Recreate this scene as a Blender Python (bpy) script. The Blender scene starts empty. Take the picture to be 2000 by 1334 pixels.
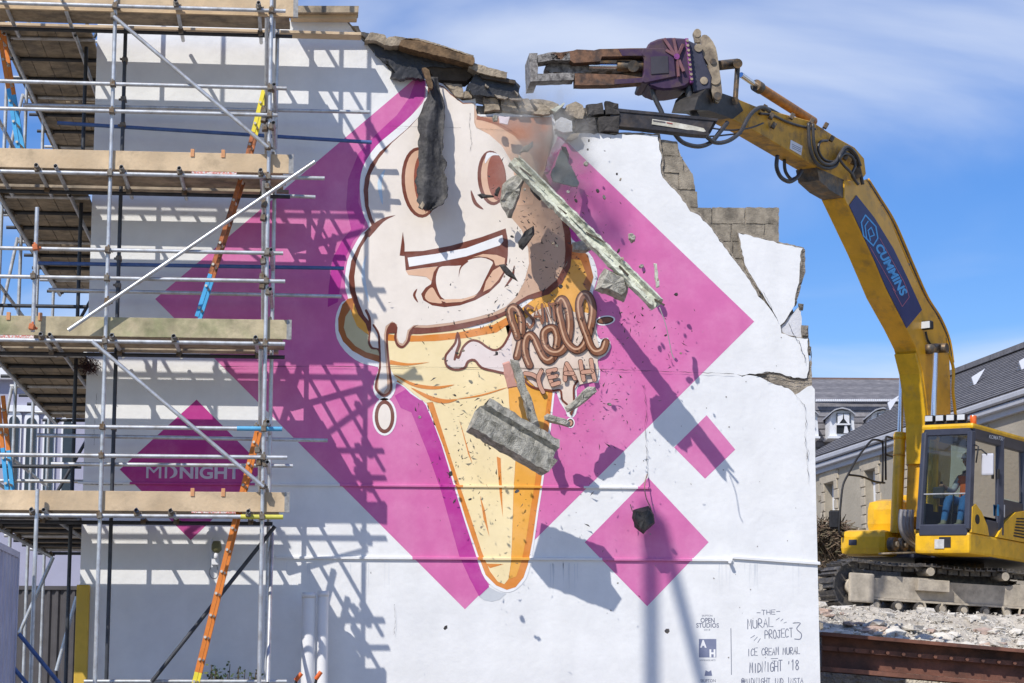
import bpy, bmesh, math, random
from mathutils import Vector, Matrix, noise
random.seed(11)
SC = bpy.context.scene
COL = SC.collection
rad = math.radians

# ------------------------------------------------------------------ camera
FPX, PSI, TH = 4236.0, rad(5.4), rad(9.25)
CAM = Vector((0.0, -26.9, 1.65))
FW = Vector((math.sin(PSI) * math.cos(TH), math.cos(PSI) * math.cos(TH), math.sin(TH)))
RT = Vector((math.cos(PSI), -math.sin(PSI), 0.0))
UPV = RT.cross(FW)
FH = Vector((math.sin(PSI), math.cos(PSI), 0.0))
cd = bpy.data.cameras.new('camera')
cam = bpy.data.objects.new('camera', cd)
COL.objects.link(cam)
cd.sensor_width = 36.0
cd.lens = FPX / 2000.0 * 36.0
cd.clip_start, cd.clip_end = 0.2, 6000.0
cam.matrix_world = Matrix(((RT.x, UPV.x, -FW.x, CAM.x), (RT.y, UPV.y, -FW.y, CAM.y), (RT.z, UPV.z, -FW.z, CAM.z), (0, 0, 0, 1)))
SC.camera = cam

# ------------------------------------------------------------------ daylight
SUN_TO = Vector((-0.78, -1.0, 1.33)).normalized()
sun_el = math.asin(SUN_TO.z)
sun_az = math.atan2(SUN_TO.x, SUN_TO.y)
world = bpy.data.worlds.new('World')
SC.world = world
world.use_nodes = True
wn, wl = world.node_tree.nodes, world.node_tree.links
wn.clear()
wo = wn.new('ShaderNodeOutputWorld')
bg = wn.new('ShaderNodeBackground')
sky = wn.new('ShaderNodeTexSky')
sky.sky_type = 'NISHITA'
sky.sun_disc = False
sky.sun_elevation = sun_el
sky.sun_rotation = sun_az
sky.air_density, sky.dust_density, sky.ozone_density = 1.0, 0.0, 4.0
hs = wn.new('ShaderNodeHueSaturation')
hs.inputs['Saturation'].default_value = 1.3
hs.inputs['Hue'].default_value = 0.515
hs.inputs['Value'].default_value = 1.0
wl.new(sky.outputs[0], hs.inputs['Color'])
tc = wn.new('ShaderNodeTexCoord')
sp = wn.new('ShaderNodeSeparateXYZ')
wl.new(tc.outputs['Generated'], sp.inputs[0])
za = wn.new('ShaderNodeMath'); za.operation = 'MAXIMUM'; za.inputs[1].default_value = 0.0
wl.new(sp.outputs['Z'], za.inputs[0])
zb = wn.new('ShaderNodeMath'); zb.operation = 'ADD'; zb.inputs[1].default_value = 0.22
wl.new(za.outputs[0], zb.inputs[0])
dx = wn.new('ShaderNodeMath'); dx.operation = 'DIVIDE'
dy = wn.new('ShaderNodeMath'); dy.operation = 'DIVIDE'
wl.new(sp.outputs['X'], dx.inputs[0]); wl.new(zb.outputs[0], dx.inputs[1])
wl.new(sp.outputs['Y'], dy.inputs[0]); wl.new(zb.outputs[0], dy.inputs[1])
cb = wn.new('ShaderNodeCombineXYZ')
wl.new(dx.outputs[0], cb.inputs[0]); wl.new(dy.outputs[0], cb.inputs[1])
mp = wn.new('ShaderNodeMapping')
mp.inputs['Location'].default_value = (8.6485, 10.2798, 3.3)
mp.inputs['Rotation'].default_value = (0, 0, rad(33.07))
mp.inputs['Scale'].default_value = (1.2, 1.75, 1.0)
wl.new(cb.outputs[0], mp.inputs['Vector'])
n1 = wn.new('ShaderNodeTexNoise')
n1.inputs['Scale'].default_value = 1.1
n1.inputs['Detail'].default_value = 7.0
n1.inputs['Roughness'].default_value = 0.47
n1.inputs['Distortion'].default_value = 0.5
wl.new(mp.outputs[0], n1.inputs['Vector'])
cr = wn.new('ShaderNodeValToRGB')
cr.color_ramp.elements[0].position = 0.41
cr.color_ramp.elements[0].color = (0, 0, 0, 1)
cr.color_ramp.elements[1].position = 0.70
cr.color_ramp.elements[1].color = (1, 1, 1, 1)
cr.color_ramp.interpolation = 'EASE'
wl.new(n1.outputs['Fac'], cr.inputs['Fac'])
cm = wn.new('ShaderNodeMath'); cm.operation = 'MULTIPLY'; cm.inputs[1].default_value = 0.78
wl.new(cr.outputs['Color'], cm.inputs[0])
mx = wn.new('ShaderNodeMix'); mx.data_type = 'RGBA'
wl.new(cm.outputs[0], mx.inputs['Factor'])
wl.new(hs.outputs['Color'], mx.inputs['A'])
mx.inputs['B'].default_value = (5.8, 6.3, 7.3, 1)
wl.new(mx.outputs['Result'], bg.inputs['Color'])
bg.inputs['Strength'].default_value = 0.122
wl.new(bg.outputs[0], wo.inputs['Surface'])

sl = bpy.data.lights.new('sun', 'SUN')
sun = bpy.data.objects.new('sun', sl)
COL.objects.link(sun)
sl.energy = 3.9
sl.angle = rad(0.45)
sl.color = (1.0, 0.95, 0.87)
sun.location = (-30, -40, 50)
sun.rotation_euler = SUN_TO.to_track_quat('Z', 'Y').to_euler()
SC.view_settings.view_transform = 'Standard'
SC.view_settings.look = 'None'
SC.view_settings.gamma = 1.0
SC.view_settings.exposure = 0.2
SC.view_settings.use_curve_mapping = False
SC.cycles.max_bounces = 6
SC.cycles.diffuse_bounces = 3
SC.cycles.transparent_max_bounces = 12

# ------------------------------------------------------------------ pixel measurements -> places
def ray(px, py):
    return FW + RT * ((px - 1000.0) / FPX) - UPV * ((py - 667.0) / FPX)
def P(px, py, Y):
    d = ray(px, py)
    return CAM + d * ((Y - CAM.y) / d.y)
def PD(px, py, D):
    return CAM + ray(px, py) * D
def PPL(px, py, p0, n):
    d = ray(px, py)
    return CAM + d * ((p0 - CAM).dot(n) / d.dot(n))
def zoom(ox, oy, s):
    return lambda pts: [(ox + x / s, oy + y / s) for x, y in pts]
ZA, ZB, ZC, ZD = zoom(640, 120, 3.994), zoom(640, 400, 3.3333), zoom(700, 740, 2.9), zoom(960, 560, 4.765)
ZE, ZF, ZG, ZH = zoom(1000, 200, 3.3333), zoom(1100, 560, 3.846), zoom(1100, 860, 3.846), zoom(600, 0, 3.3333)
ZT, ZX, ZK, ZM = zoom(1000, 0, 3.994), zoom(1400, 180, 3.3333), zoom(1550, 780, 4.444), zoom(1580, 560, 3.924)
ZR = zoom(680, 20, 5.882)

# ------------------------------------------------------------------ materials
MATS = {}
def lin(c):
    c = c / 255.0
    return c / 12.92 if c <= 0.04045 else ((c + 0.055) / 1.055) ** 2.4
def alb(r, g, b, k=0.8):
    w = (lin(234), lin(236), lin(242))
    return (min(.9, lin(r) / w[0] * k), min(.9, lin(g) / w[1] * k), min(.9, lin(b) / w[2] * k))
def mat(name, col, rough=0.7, var=0.08, scale=3.0, bump=0.0, bscale=40.0, metal=0.0, spec=0.4, col2=None, mix=(0.45, 0.62), coat=0.0, dist=0.02, mscale=None, streak=0.0):
    if name in MATS:
        return MATS[name]
    m = bpy.data.materials.new(name)
    m.use_nodes = True
    nt = m.node_tree; N, L = nt.nodes, nt.links
    b = N['Principled BSDF']
    b.inputs['Roughness'].default_value = rough
    b.inputs['Metallic'].default_value = metal
    b.inputs['Specular IOR Level'].default_value = spec
    if coat:
        b.inputs['Coat Weight'].default_value = coat
        b.inputs['Coat Roughness'].default_value = 0.15
    g = N.new('ShaderNodeNewGeometry')
    nz = N.new('ShaderNodeTexNoise')
    nz.inputs['Scale'].default_value = scale
    nz.inputs['Detail'].default_value = 6.0
    nz.inputs['Roughness'].default_value = 0.62
    L.new(g.outputs['Position'], nz.inputs['Vector'])
    mr = N.new('ShaderNodeMapRange')
    mr.inputs['From Min'].default_value = 0.3
    mr.inputs['From Max'].default_value = 0.7
    mr.inputs['To Min'].default_value = 1.0 - var
    mr.inputs['To Max'].default_value = 1.0 + var
    L.new(nz.outputs['Fac'], mr.inputs['Value'])
    base = None
    if col2 is not None:
        nb = N.new('ShaderNodeTexNoise')
        nb.inputs['Scale'].default_value = mscale if mscale else scale * 0.7
        nb.inputs['Detail'].default_value = 8.0
        nb.inputs['Roughness'].default_value = 0.68
        L.new(g.outputs['Position'], nb.inputs['Vector'])
        r2 = N.new('ShaderNodeMapRange')
        r2.inputs['From Min'].default_value, r2.inputs['From Max'].default_value = mix
        L.new(nb.outputs['Fac'], r2.inputs['Value'])
        m2 = N.new('ShaderNodeMix'); m2.data_type = 'RGBA'
        m2.inputs['A'].default_value = (*col, 1); m2.inputs['B'].default_value = (*col2, 1)
        L.new(r2.outputs[0], m2.inputs['Factor'])
        base = m2.outputs['Result']
    vm = N.new('ShaderNodeVectorMath'); vm.operation = 'SCALE'
    if base is None:
        vm.inputs[0].default_value = col
    else:
        L.new(base, vm.inputs[0])
    L.new(mr.outputs[0], vm.inputs['Scale'])
    if streak:
        mpp = N.new('ShaderNodeMapping'); mpp.inputs['Scale'].default_value = (2.6, 2.6, .45)
        L.new(g.outputs['Position'], mpp.inputs['Vector'])
        ns = N.new('ShaderNodeTexNoise'); ns.inputs['Scale'].default_value = 1.0; ns.inputs['Detail'].default_value = 7.0; ns.inputs['Roughness'].default_value = .6
        L.new(mpp.outputs[0], ns.inputs['Vector'])
        ms = N.new('ShaderNodeMapRange')
        ms.inputs['From Min'].default_value, ms.inputs['From Max'].default_value = .35, .7
        ms.inputs['To Min'].default_value, ms.inputs['To Max'].default_value = 1 + streak * .4, 1 - streak * 1.6
        L.new(ns.outputs['Fac'], ms.inputs['Value'])
        vs_ = N.new('ShaderNodeVectorMath'); vs_.operation = 'SCALE'
        L.new(vm.outputs[0], vs_.inputs[0]); L.new(ms.outputs[0], vs_.inputs['Scale'])
        L.new(vs_.outputs[0], b.inputs['Base Color'])
    else:
        L.new(vm.outputs[0], b.inputs['Base Color'])
    if bump > 0:
        nb2 = N.new('ShaderNodeTexNoise')
        nb2.inputs['Scale'].default_value = bscale
        nb2.inputs['Detail'].default_value = 5.0
        L.new(g.outputs['Position'], nb2.inputs['Vector'])
        bp = N.new('ShaderNodeBump')
        bp.inputs['Strength'].default_value = bump
        bp.inputs['Distance'].default_value = dist
        L.new(nb2.outputs['Fac'], bp.inputs['Height'])
        L.new(bp.outputs[0], b.inputs['Normal'])
    MATS[name] = m
    return m
def paint(r, g, b):
    n = 'paint_%d_%d_%d' % (r, g, b)
    c = alb(r, g, b)
    dusty = tuple(q + (t - q) * .16 for q, t in zip(c, (.72, .70, .69)))
    return mat(n, c, rough=0.66, var=0.07, scale=2.2, bump=0.4, bscale=16, dist=0.006, spec=0.28, col2=dusty, mix=(.44, .74), mscale=1.1, streak=.03)
def glass(name, tint=(0.55, 0.62, 0.62), see=0.75):
    if name in MATS: return MATS[name]
    m = bpy.data.materials.new(name); m.use_nodes = True
    N, L = m.node_tree.nodes, m.node_tree.links
    N.clear()
    o = N.new('ShaderNodeOutputMaterial'); t = N.new('ShaderNodeBsdfTransparent'); gl = N.new('ShaderNodeBsdfGlossy')
    lw = N.new('ShaderNodeFresnel'); lw.inputs['IOR'].default_value = 1.5
    mxx = N.new('ShaderNodeMixShader')
    t.inputs['Color'].default_value = (*tint, 1)
    gl.inputs['Roughness'].default_value = 0.03
    ad = N.new('ShaderNodeMath'); ad.operation = 'ADD'; ad.inputs[1].default_value = 0.08
    L.new(lw.outputs[0], ad.inputs[0]); L.new(ad.outputs[0], mxx.inputs['Fac'])
    L.new(t.outputs[0], mxx.inputs[1]); L.new(gl.outputs[0], mxx.inputs[2]); L.new(mxx.outputs[0], o.inputs['Surface'])
    MATS[name] = m
    return m

# ------------------------------------------------------------------ object helpers
def link(o, parent=None):
    COL.objects.link(o)
    if parent is not None:
        o.parent = parent
        o.matrix_parent_inverse = Matrix.LocRotScale(parent.location, parent.rotation_euler, parent.scale).inverted() if parent.parent is None else Matrix.Identity(4)
    return o
def tag(o, label, cat, group=None):
    o['label'] = label; o['category'] = cat; o['kind'] = 'thing'
    if group: o['group'] = group
    return o
def thing(name, label, cat, loc=(0, 0, 0), group=None):
    o = bpy.data.objects.new(name, None)
    o.empty_display_size = 0.2
    o.location = loc
    COL.objects.link(o)
    return tag(o, label, cat, group)
WM = {}
def child(name, me, m, parent=None, mw=None):
    """link mesh data as an object in world coordinates (mw) under parent (any level)"""
    o = bpy.data.objects.new(name, me)
    COL.objects.link(o)
    if m is not None and not me.materials:
        for q in (m if isinstance(m, (list, tuple)) else [m]):
            me.materials.append(q)
    w = mw if mw is not None else Matrix.Identity(4)
    if parent is not None:
        o.parent = parent
        pw = WM.get(parent.name)
        if pw is None:
            pw = Matrix.LocRotScale(parent.location, parent.rotation_euler, parent.scale)
        o.matrix_basis = pw.inverted() @ w
    else:
        o.matrix_basis = w
    WM[o.name] = w
    return o
def mesh(name, verts, faces, smooth=False):
    me = bpy.data.meshes.new(name)
    me.from_pydata([tuple(v) for v in verts], [], faces)
    me.update()
    if smooth:
        me.polygons.foreach_set('use_smooth', [True] * len(me.polygons))
    return me
def bmesh_to(name, bm, smooth=False):
    bmesh.ops.recalc_face_normals(bm, faces=bm.faces)
    me = bpy.data.meshes.new(name)
    bm.to_mesh(me); bm.free()
    if smooth:
        me.polygons.foreach_set('use_smooth', [True] * len(me.polygons))
    return me
def area2(p):
    return sum(p[i][0] * p[(i + 1) % len(p)][1] - p[(i + 1) % len(p)][0] * p[i][1] for i in range(len(p)))
def sm(pts, n=5, closed=False):
    out = []
    N = len(pts)
    rng = range(N) if closed else range(N - 1)
    for i in rng:
        if closed:
            p0, p1, p2, p3 = pts[i - 1], pts[i], pts[(i + 1) % N], pts[(i + 2) % N]
        else:
            p0, p1, p2, p3 = pts[max(i - 1, 0)], pts[i], pts[i + 1], pts[min(i + 2, N - 1)]
        for k in range(n):
            t = k / n
            out.append(tuple(0.5 * ((2 * b) + (-a + c) * t + (2 * a - 5 * b + 4 * c - d) * t * t + (-a + 3 * b - 3 * c + d) * t ** 3) for a, b, c, d in zip(p0, p1, p2, p3)))
    if not closed:
        out.append(tuple(pts[-1]))
    return out
def rough(pts, step=7.0, amp=2.0, closed=True, seed=0):
    rnd = random.Random(seed + len(pts))
    out = []
    N = len(pts)
    for i in range(N if closed else N - 1):
        a, b = pts[i], pts[(i + 1) % N]
        l = math.hypot(b[0] - a[0], b[1] - a[1])
        k = max(1, int(l / step))
        for j in range(k):
            t = j / k
            jx = jy = 0
            if j:
                jx, jy = rnd.uniform(-amp, amp), rnd.uniform(-amp, amp)
            out.append((a[0] + (b[0] - a[0]) * t + jx, a[1] + (b[1] - a[1]) * t + jy))
    if not closed: out.append(pts[-1])
    return out
def ell(cx, cy, rx, ry, rot=0, n=28):
    c, s = math.cos(rad(rot)), math.sin(rad(rot))
    return [(cx + rx * math.cos(a) * c - ry * math.sin(a) * s, cy + rx * math.cos(a) * s + ry * math.sin(a) * c) for a in [2 * math.pi * k / n for k in range(n)]]
def extrude_poly(front, back):
    """closed solid from two rings with the same vertex count"""
    n = len(front)
    v = list(front) + list(back)
    f = [tuple(range(n)), tuple(range(2 * n - 1, n - 1, -1))]
    for i in range(n):
        j = (i + 1) % n
        f.append((i, i + n, j + n, j))
    return v, f
def solid(name, front, back, m, parent=None, edge_mat=None, smooth=False):
    v, f = extrude_poly(front, back)
    bm = bmesh.new()
    vs = [bm.verts.new(p) for p in v]
    for q in f:
        try: bm.faces.new([vs[i] for i in q])
        except ValueError: pass
    bm.faces.ensure_lookup_table()
    if edge_mat is not None:
        for q in bm.faces[2:]: q.material_index = 1
    me = bmesh_to(name, bm, smooth)
    return child(name, me, [m, edge_mat] if edge_mat is not None else m, parent)
def slab(name, px, y0, y1, m, parent=None, edge_mat=None, rgh=None):
    if rgh: px = rough(px, *rgh)
    fr = [P(x, y, y0) for x, y in px]
    bk = [Vector((p.x, y1 if not callable(y1) else y1(p), p.z)) for p in fr]
    return solid(name, fr, bk, m, parent, edge_mat)
def boxmesh(name, x0, x1, y0, y1, z0, z1, bev=0.0, seg=2):
    bm = bmesh.new()
    bmesh.ops.create_cube(bm, size=1.0)
    for v in bm.verts:
        v.co = Vector(((x0 + x1) / 2 + v.co.x * (x1 - x0), (y0 + y1) / 2 + v.co.y * (y1 - y0), (z0 + z1) / 2 + v.co.z * (z1 - z0)))
    if bev > 0:
        bmesh.ops.bevel(bm, geom=list(bm.edges), offset=bev, segments=seg, affect='EDGES', profile=0.6)
    return bmesh_to(name, bm)
def box(name, x0, x1, y0, y1, z0, z1, m, parent=None, bev=0.0, mw=None):
    return child(name, boxmesh(name, x0, x1, y0, y1, z0, z1, bev), m, parent, mw)
_unit = {}
def unit_tube(hollow, seg=12):
    k = (hollow, seg)
    if k in _unit: return _unit[k]
    v, f = [], []
    ri = 0.82
    for z in (0, 1):
        for i in range(seg):
            a = 2 * math.pi * i / seg
            v.append((math.cos(a), math.sin(a), z))
    for i in range(seg):
        j = (i + 1) % seg
        f.append((i, j, seg + j, seg + i))
    if hollow:
        for z in (0, 1):
            for i in range(seg):
                a = 2 * math.pi * i / seg
                v.append((ri * math.cos(a), ri * math.sin(a), z))
        for i in range(seg):
            j = (i + 1) % seg
            f.append((2 * seg + j, 2 * seg + i, 3 * seg + i, 3 * seg + j))
            f.append((i, 2 * seg + i, 2 * seg + j, j))
            f.append((seg + j, 3 * seg + j, 3 * seg + i, seg + i))
    else:
        f.append(tuple(range(seg - 1, -1, -1))); f.append(tuple(range(seg, 2 * seg)))
    _unit[k] = (v, f)
    return _unit[k]
TUBEM = {}
def tube(name, a, b, r, m, parent=None, hollow=False, seg=12):
    """straight tube; alike tubes of one material share mesh data"""
    key = (name, m.name, hollow, seg)
    if key not in TUBEM:
        v, f = unit_tube(hollow, seg)
        me = mesh(name, v, f)
        me.polygons.foreach_set('use_smooth', [len(p.vertices) == 4 for p in me.polygons])
        me.materials.append(m)
        TUBEM[key] = me
    a, b = Vector(a), Vector(b)
    d = b - a
    q = d.to_track_quat('Z', 'Y')
    mw = Matrix.LocRotScale(a, q, Vector((r, r, d.length)))
    return child(name, TUBEM[key], None, parent, mw)
def pipe(name, pts, r, m, parent=None, seg=8, closed=False, smooth_n=0):
    """bent hose along points"""
    pts = [Vector(p) for p in pts]
    if smooth_n:
        pts = [Vector(p) for p in sm([tuple(p) for p in pts], smooth_n)]
    v, f = [], []
    up = Vector((0, 0, 1))
    n = len(pts)
    prev = None
    for i, p in enumerate(pts):
        t = (pts[min(i + 1, n - 1)] - pts[max(i - 1, 0)]).normalized()
        if prev is None:
            s = t.orthogonal().normalized()
        else:
            s = (prev - t * prev.dot(t)).normalized()
        prev = s
        u = t.cross(s)
        rr = r(i / (n - 1)) if callable(r) else r
        for k in range(seg):
            a = 2 * math.pi * k / seg
            v.append(p + s * (rr * math.cos(a)) + u * (rr * math.sin(a)))
    for i in range(n - 1):
        for k in range(seg):
            l = (k + 1) % seg
            f.append((i * seg + k, i * seg + l, (i + 1) * seg + l, (i + 1) * seg + k))
    f.append(tuple(range(seg - 1, -1, -1))); f.append(tuple(range((n - 1) * seg, n * seg)))
    return child(name, mesh(name, v, f, True), m, parent)
def chunk(name, px, Y, th, m, parent=None, seed=0, ridge=0.72, jit=0.12, face=None, tilt=(0, 0), sub=1, nscale=7.0, namp=0.035):
    """broken lump: traced outline at its widest section, bulging and roughened front and back"""
    rnd = random.Random(seed)
    ring = [P(x, y, Y) for x, y in rough(px, 9, 1.5, True, seed)]
    c = sum(ring, Vector()) / len(ring)
    n = len(ring)
    tx, tz = tilt
    def off(p):
        return (p.x - c.x) * tx + (p.z - c.z) * tz
    ring = [Vector((p.x, p.y + off(p), p.z)) for p in ring]
    fr = [c + (p - c) * (ridge + rnd.uniform(-jit, jit)) + Vector((0, -th * 0.5 * rnd.uniform(.8, 1.15), 0)) for p in ring]
    bk = [c + (p - c) * (ridge + rnd.uniform(-jit, jit)) + Vector((0, th * 0.5 * rnd.uniform(.8, 1.15), 0)) for p in ring]
    cf = c + Vector((0, -th * 0.5, 0)); cbk = c + Vector((0, th * 0.5, 0))
    v = ring + fr + bk + [cf, cbk]
    f = []
    for i in range(n):
        j = (i + 1) % n
        f += [(i, j, n + j, n + i), (j, i, 2 * n + i, 2 * n + j), (n + i, n + j, 3 * n), (2 * n + j, 2 * n + i, 3 * n + 1)]
    bm = bmesh.new()
    vs = [bm.verts.new(p) for p in v]
    for q in f: bm.faces.new([vs[i] for i in q])
    bmesh.ops.triangulate(bm, faces=bm.faces)
    if sub:
        bmesh.ops.subdivide_edges(bm, edges=bm.edges, cuts=sub, use_grid_fill=True)
    size = max((p - c).length for p in ring)
    for q in bm.verts:
        d = noise.noise_vector(q.co * nscale + Vector((seed * 3.1, 0, 0)))
        q.co += d * size * namp
    me = bmesh_to(name, bm)
    if face is not None:
        me.materials.append(m); me.materials.append(face)
        for p in me.polygons:
            if p.normal.y < -0.75: p.material_index = 1
        return child(name, me, None, parent)
    return child(name, me, m, parent)
def bar(name, a, b, w, h, m, parent=None, up=None, bev=.006):
    a, b = Vector(a), Vector(b)
    d = (b - a).normalized()
    up = Vector((0, 0, 1)) if up is None else up
    s = d.cross(up)
    if s.length < .05: s = d.cross(Vector((0, 1, 0)))
    s.normalize(); u = s.cross(d)
    v = []
    for p in (a, b):
        for (q, r) in ((-w / 2, -h / 2), (w / 2, -h / 2), (w / 2, h / 2), (-w / 2, h / 2)):
            v.append(p + s * q + u * r)
    bm = bmesh.new()
    vs = [bm.verts.new(p) for p in v]
    for q in [(0, 1, 2, 3), (7, 6, 5, 4)] + [(i, i + 4, (i + 1) % 4 + 4, (i + 1) % 4) for i in range(4)]:
        bm.faces.new([vs[i] for i in q])
    if bev: bmesh.ops.bevel(bm, geom=list(bm.edges), offset=bev, segments=1, affect='EDGES')
    return child(name, bmesh_to(name, bm), m, parent or globals().get('exc'))
STEEL = mat('galvanised_steel', (0.58, 0.60, 0.62), rough=0.42, var=0.16, scale=9, metal=0.55, spec=0.5, bump=0.1, bscale=60, dist=0.003, col2=(0.40, 0.385, 0.36), mix=(.45, .7))
# ------------------------------------------------------------------ ground
def ground_mat():
    return mat('dusty_ground', (0.20, 0.175, 0.15), rough=0.95, var=0.25, scale=1.2, bump=0.6, bscale=14, dist=0.05, col2=(0.30, 0.27, 0.24))
gv = [(-2500, -600, 0), (2500, -600, 0), (2500, 3500, 0), (-2500, 3500, 0)]
gr = child('ground', mesh('ground', gv, [(0, 1, 2, 3)]), ground_mat())
gr['kind'] = 'structure'

# ------------------------------------------------------------------ the gable wall
WHITE = mat('white_masonry_paint', (0.80, 0.80, 0.79), rough=0.66, var=0.06, scale=2.4, bump=0.55, bscale=12, dist=0.008, spec=0.3, streak=.018, col2=(0.75, 0.755, 0.76), mix=(.4, .7), mscale=0.5)
MORTAR = mat('broken_render', (0.36, 0.31, 0.245), rough=0.95, var=0.3, scale=14, bump=0.8, bscale=60, dist=0.02, col2=(0.22, 0.19, 0.155))
BLOCK = mat('concrete_block', (0.33, 0.285, 0.22), rough=0.95, var=0.3, scale=7, bump=0.9, bscale=85, dist=0.012, col2=(0.19, 0.165, 0.13))
CORE = mat('wall_core', (0.24, 0.21, 0.175), rough=0.95, var=0.35, scale=6, bump=1.0, bscale=25, dist=0.05, col2=(0.11, 0.10, 0.085))
STONE = mat('buff_stone', (0.40, 0.33, 0.24), rough=0.93, var=0.25, scale=6, bump=0.8, bscale=30, dist=0.02, col2=(0.20, 0.165, 0.125))
wall = thing('gable_wall', 'tall white rendered gable wall painted with a pink diamond and ice cream cone mural', 'wall', (1.8, 0.1, 0))

edge_top = ZH([(260, 145), (300, 200), (340, 240), (400, 300), (450, 360), (510, 420), (548, 470), (545, 505), (620, 510), (700, 510), (765, 520), (840, 530), (880, 545), (930, 590), (970, 630), (1010, 655), (1060, 650), (1095, 640), (1100, 740), (1180, 742), (1300, 738), (1450, 748), (1600, 745), (1620, 800), (1600, 880), (1640, 868), (1700, 872), (1790, 866)])
edge_r = ZE([(640, 210), (720, 207), (850, 212), (950, 214), (958, 290), (975, 360), (968, 430), (982, 490), (1060, 570), (1110, 640), (1160, 710), (1210, 730), (1280, 800), (1340, 880), (1400, 960), (1450, 1030), (1520, 1120), (1590, 1230), (1602, 1262)])
crack_a = [(1492, 588), (1506, 606), (1519, 625), (1510, 608), (1497, 588)]
edge_i = ZE([(1628, 1240), (1590, 1180), (1530, 1080), (1500, 990), (1490, 920), (1475, 850), (1600, 880), (1750, 920), (1893, 950), (1876, 1000), (1880, 1150), (1852, 1230), (1840, 1320)])
edge_n = ZF([(1700, 200), (1660, 265), (1630, 290), (1640, 350), (1700, 372), (1780, 385), (1840, 390), (1838, 500), (1845, 600), (1830, 688), (1700, 680), (1640, 655), (1545, 640), (1460, 658), (1400, 652), (1340, 668), (1300, 655), (1345, 676), (1400, 664), (1452, 672), (1560, 722), (1690, 762), (1742, 812), (1800, 775), (1835, 750), (1865, 742), (1890, 770)])
broken = rough(edge_top + edge_r, 7, 1.6, False, 3) + crack_a + rough(edge_i + edge_n, 7, 1.5, False, 5)
outline = [(138, 1560), (190, 46), (560, 40)] + broken + [(1594, 900), (1604, 1560)]
fr = [P(x, y, 0.0) for x, y in outline]
# keep the vertical arrises truly plumb
for i in (0, 1): fr[i].x = -2.74
fr[-1].x = 6.405; fr[-2].x = 6.405
bk = [Vector((p.x, 0.035, p.z)) for p in fr]
solid('render_coat', fr, bk, WHITE, wall, MORTAR)
def rim(edge, y0, y1, lo, hi, m, seed):
    pts = rough(edge, 6, 1.0, False, seed)
    rr = random.Random(seed)
    outer = []
    for i, p in enumerate(pts):
        a, b = pts[max(i - 1, 0)], pts[min(i + 1, len(pts) - 1)]
        dx_, dy_ = b[0] - a[0], b[1] - a[1]; l = math.hypot(dx_, dy_) or 1
        w = lo + (hi - lo) * (.5 + .5 * noise.noise(Vector((i * .23, seed * 3.3, 0)))) + rr.uniform(-.8, .8)
        outer.append((p[0] + dy_ / l * w, p[1] - dx_ / l * w))
    for i in range(0, len(pts) - 1):
        q = [pts[i], pts[i + 1], outer[i + 1], outer[i]]
        fr_ = [P(x, y, y0 + .004 * rr.random()) for x, y in q]
        yield fr_, [Vector((p.x, y1, p.z)) for p in fr_]
for ed, sd_, lo, hi in ((edge_r, 31, 2.0, 7.0), (edge_i, 32, 1.5, 5.0), (edge_top[:7], 33, 1.0, 5.0), (edge_n[:12], 34, .5, 3.0)):
    rv, rf2 = [], []
    for a_, b_ in rim(ed, .012, .060, lo, hi, MORTAR, sd_):
        vv, ff = extrude_poly(a_, b_)
        n0 = len(rv); rv += vv; rf2 += [tuple(n0 + k for k in q) for q in ff]
    child('scratch_coat', mesh('scratch_coat', rv, rf2), MORTAR, wall)
core_px = [(150, 1560), (196, 52), (640, 46), (690, 82), (735, 128), (775, 166), (850, 176), (905, 204), (930, 206), (1000, 203), (1070, 210), (1205, 214), (1206, 268), (1283, 276), (1288, 352), (1340, 418), (1395, 490), (1440, 545), (1482, 572), (1512, 588), (1548, 604), (1560, 650), (1572, 700), (1574, 745), (1586, 770), (1598, 1560)]
cpts = rough(core_px, 12, 2.5, True, 9)
fr = [P(x, y, 0.037) for x, y in cpts]
solid('wall_core', fr, [Vector((p.x, 0.30, p.z)) for p in fr], CORE, wall)
# exposed blocks, one by one
rows = [272, 304, 337, 370, 404, 437, 471, 505, 540, 576]
cols = [[(1288, 1327)], [(1294, 1335)], [(1292, 1325), (1326, 1357)], [(1310, 1363)], [(1346, 1390), (1391, 1455), (1456, 1522)], [(1375, 1428), (1429, 1493), (1494, 1522)], [(1400, 1431), (1432, 1468)], [(1424, 1470)], [(1446, 1488)]]
for r_, cs in enumerate(cols):
    for k, (xa, xb) in enumerate(cs):
        rr = random.Random(r_ * 7 + k)
        px = [(xa + .8, rows[r_] + .7), (xb - .8, rows[r_] + 1.2 + (xb - xa) * .008), (xb - .8, rows[r_ + 1] - .4 + (xb - xa) * .008), (xa + .8, rows[r_ + 1] - .7)]
        if r_ < 4:
            px[1] = (px[1][0] - rr.uniform(0, 4), px[1][1] + rr.uniform(0, 4)); px[2] = (px[2][0] + rr.uniform(-2, 3), px[2][1])
        y0 = 0.040 + rr.uniform(0, .012)
        slab('concrete_block', px, y0, 0.19, BLOCK, wall, rgh=(6, 0.9, True, r_ * 5 + k))
slab('mortar_joint', [(1292, 276), (1320, 276), (1330, 305), (1352, 340), (1358, 372), (1362, 402), (1362, 420), (1290, 350)], 0.058, 0.16, MORTAR, wall)
slab('mortar_joint', [(1352, 407), (1519, 411), (1519, 474), (1440, 474), (1484, 572), (1450, 560), (1400, 490)], 0.058, 0.16, MORTAR, wall)
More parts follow.
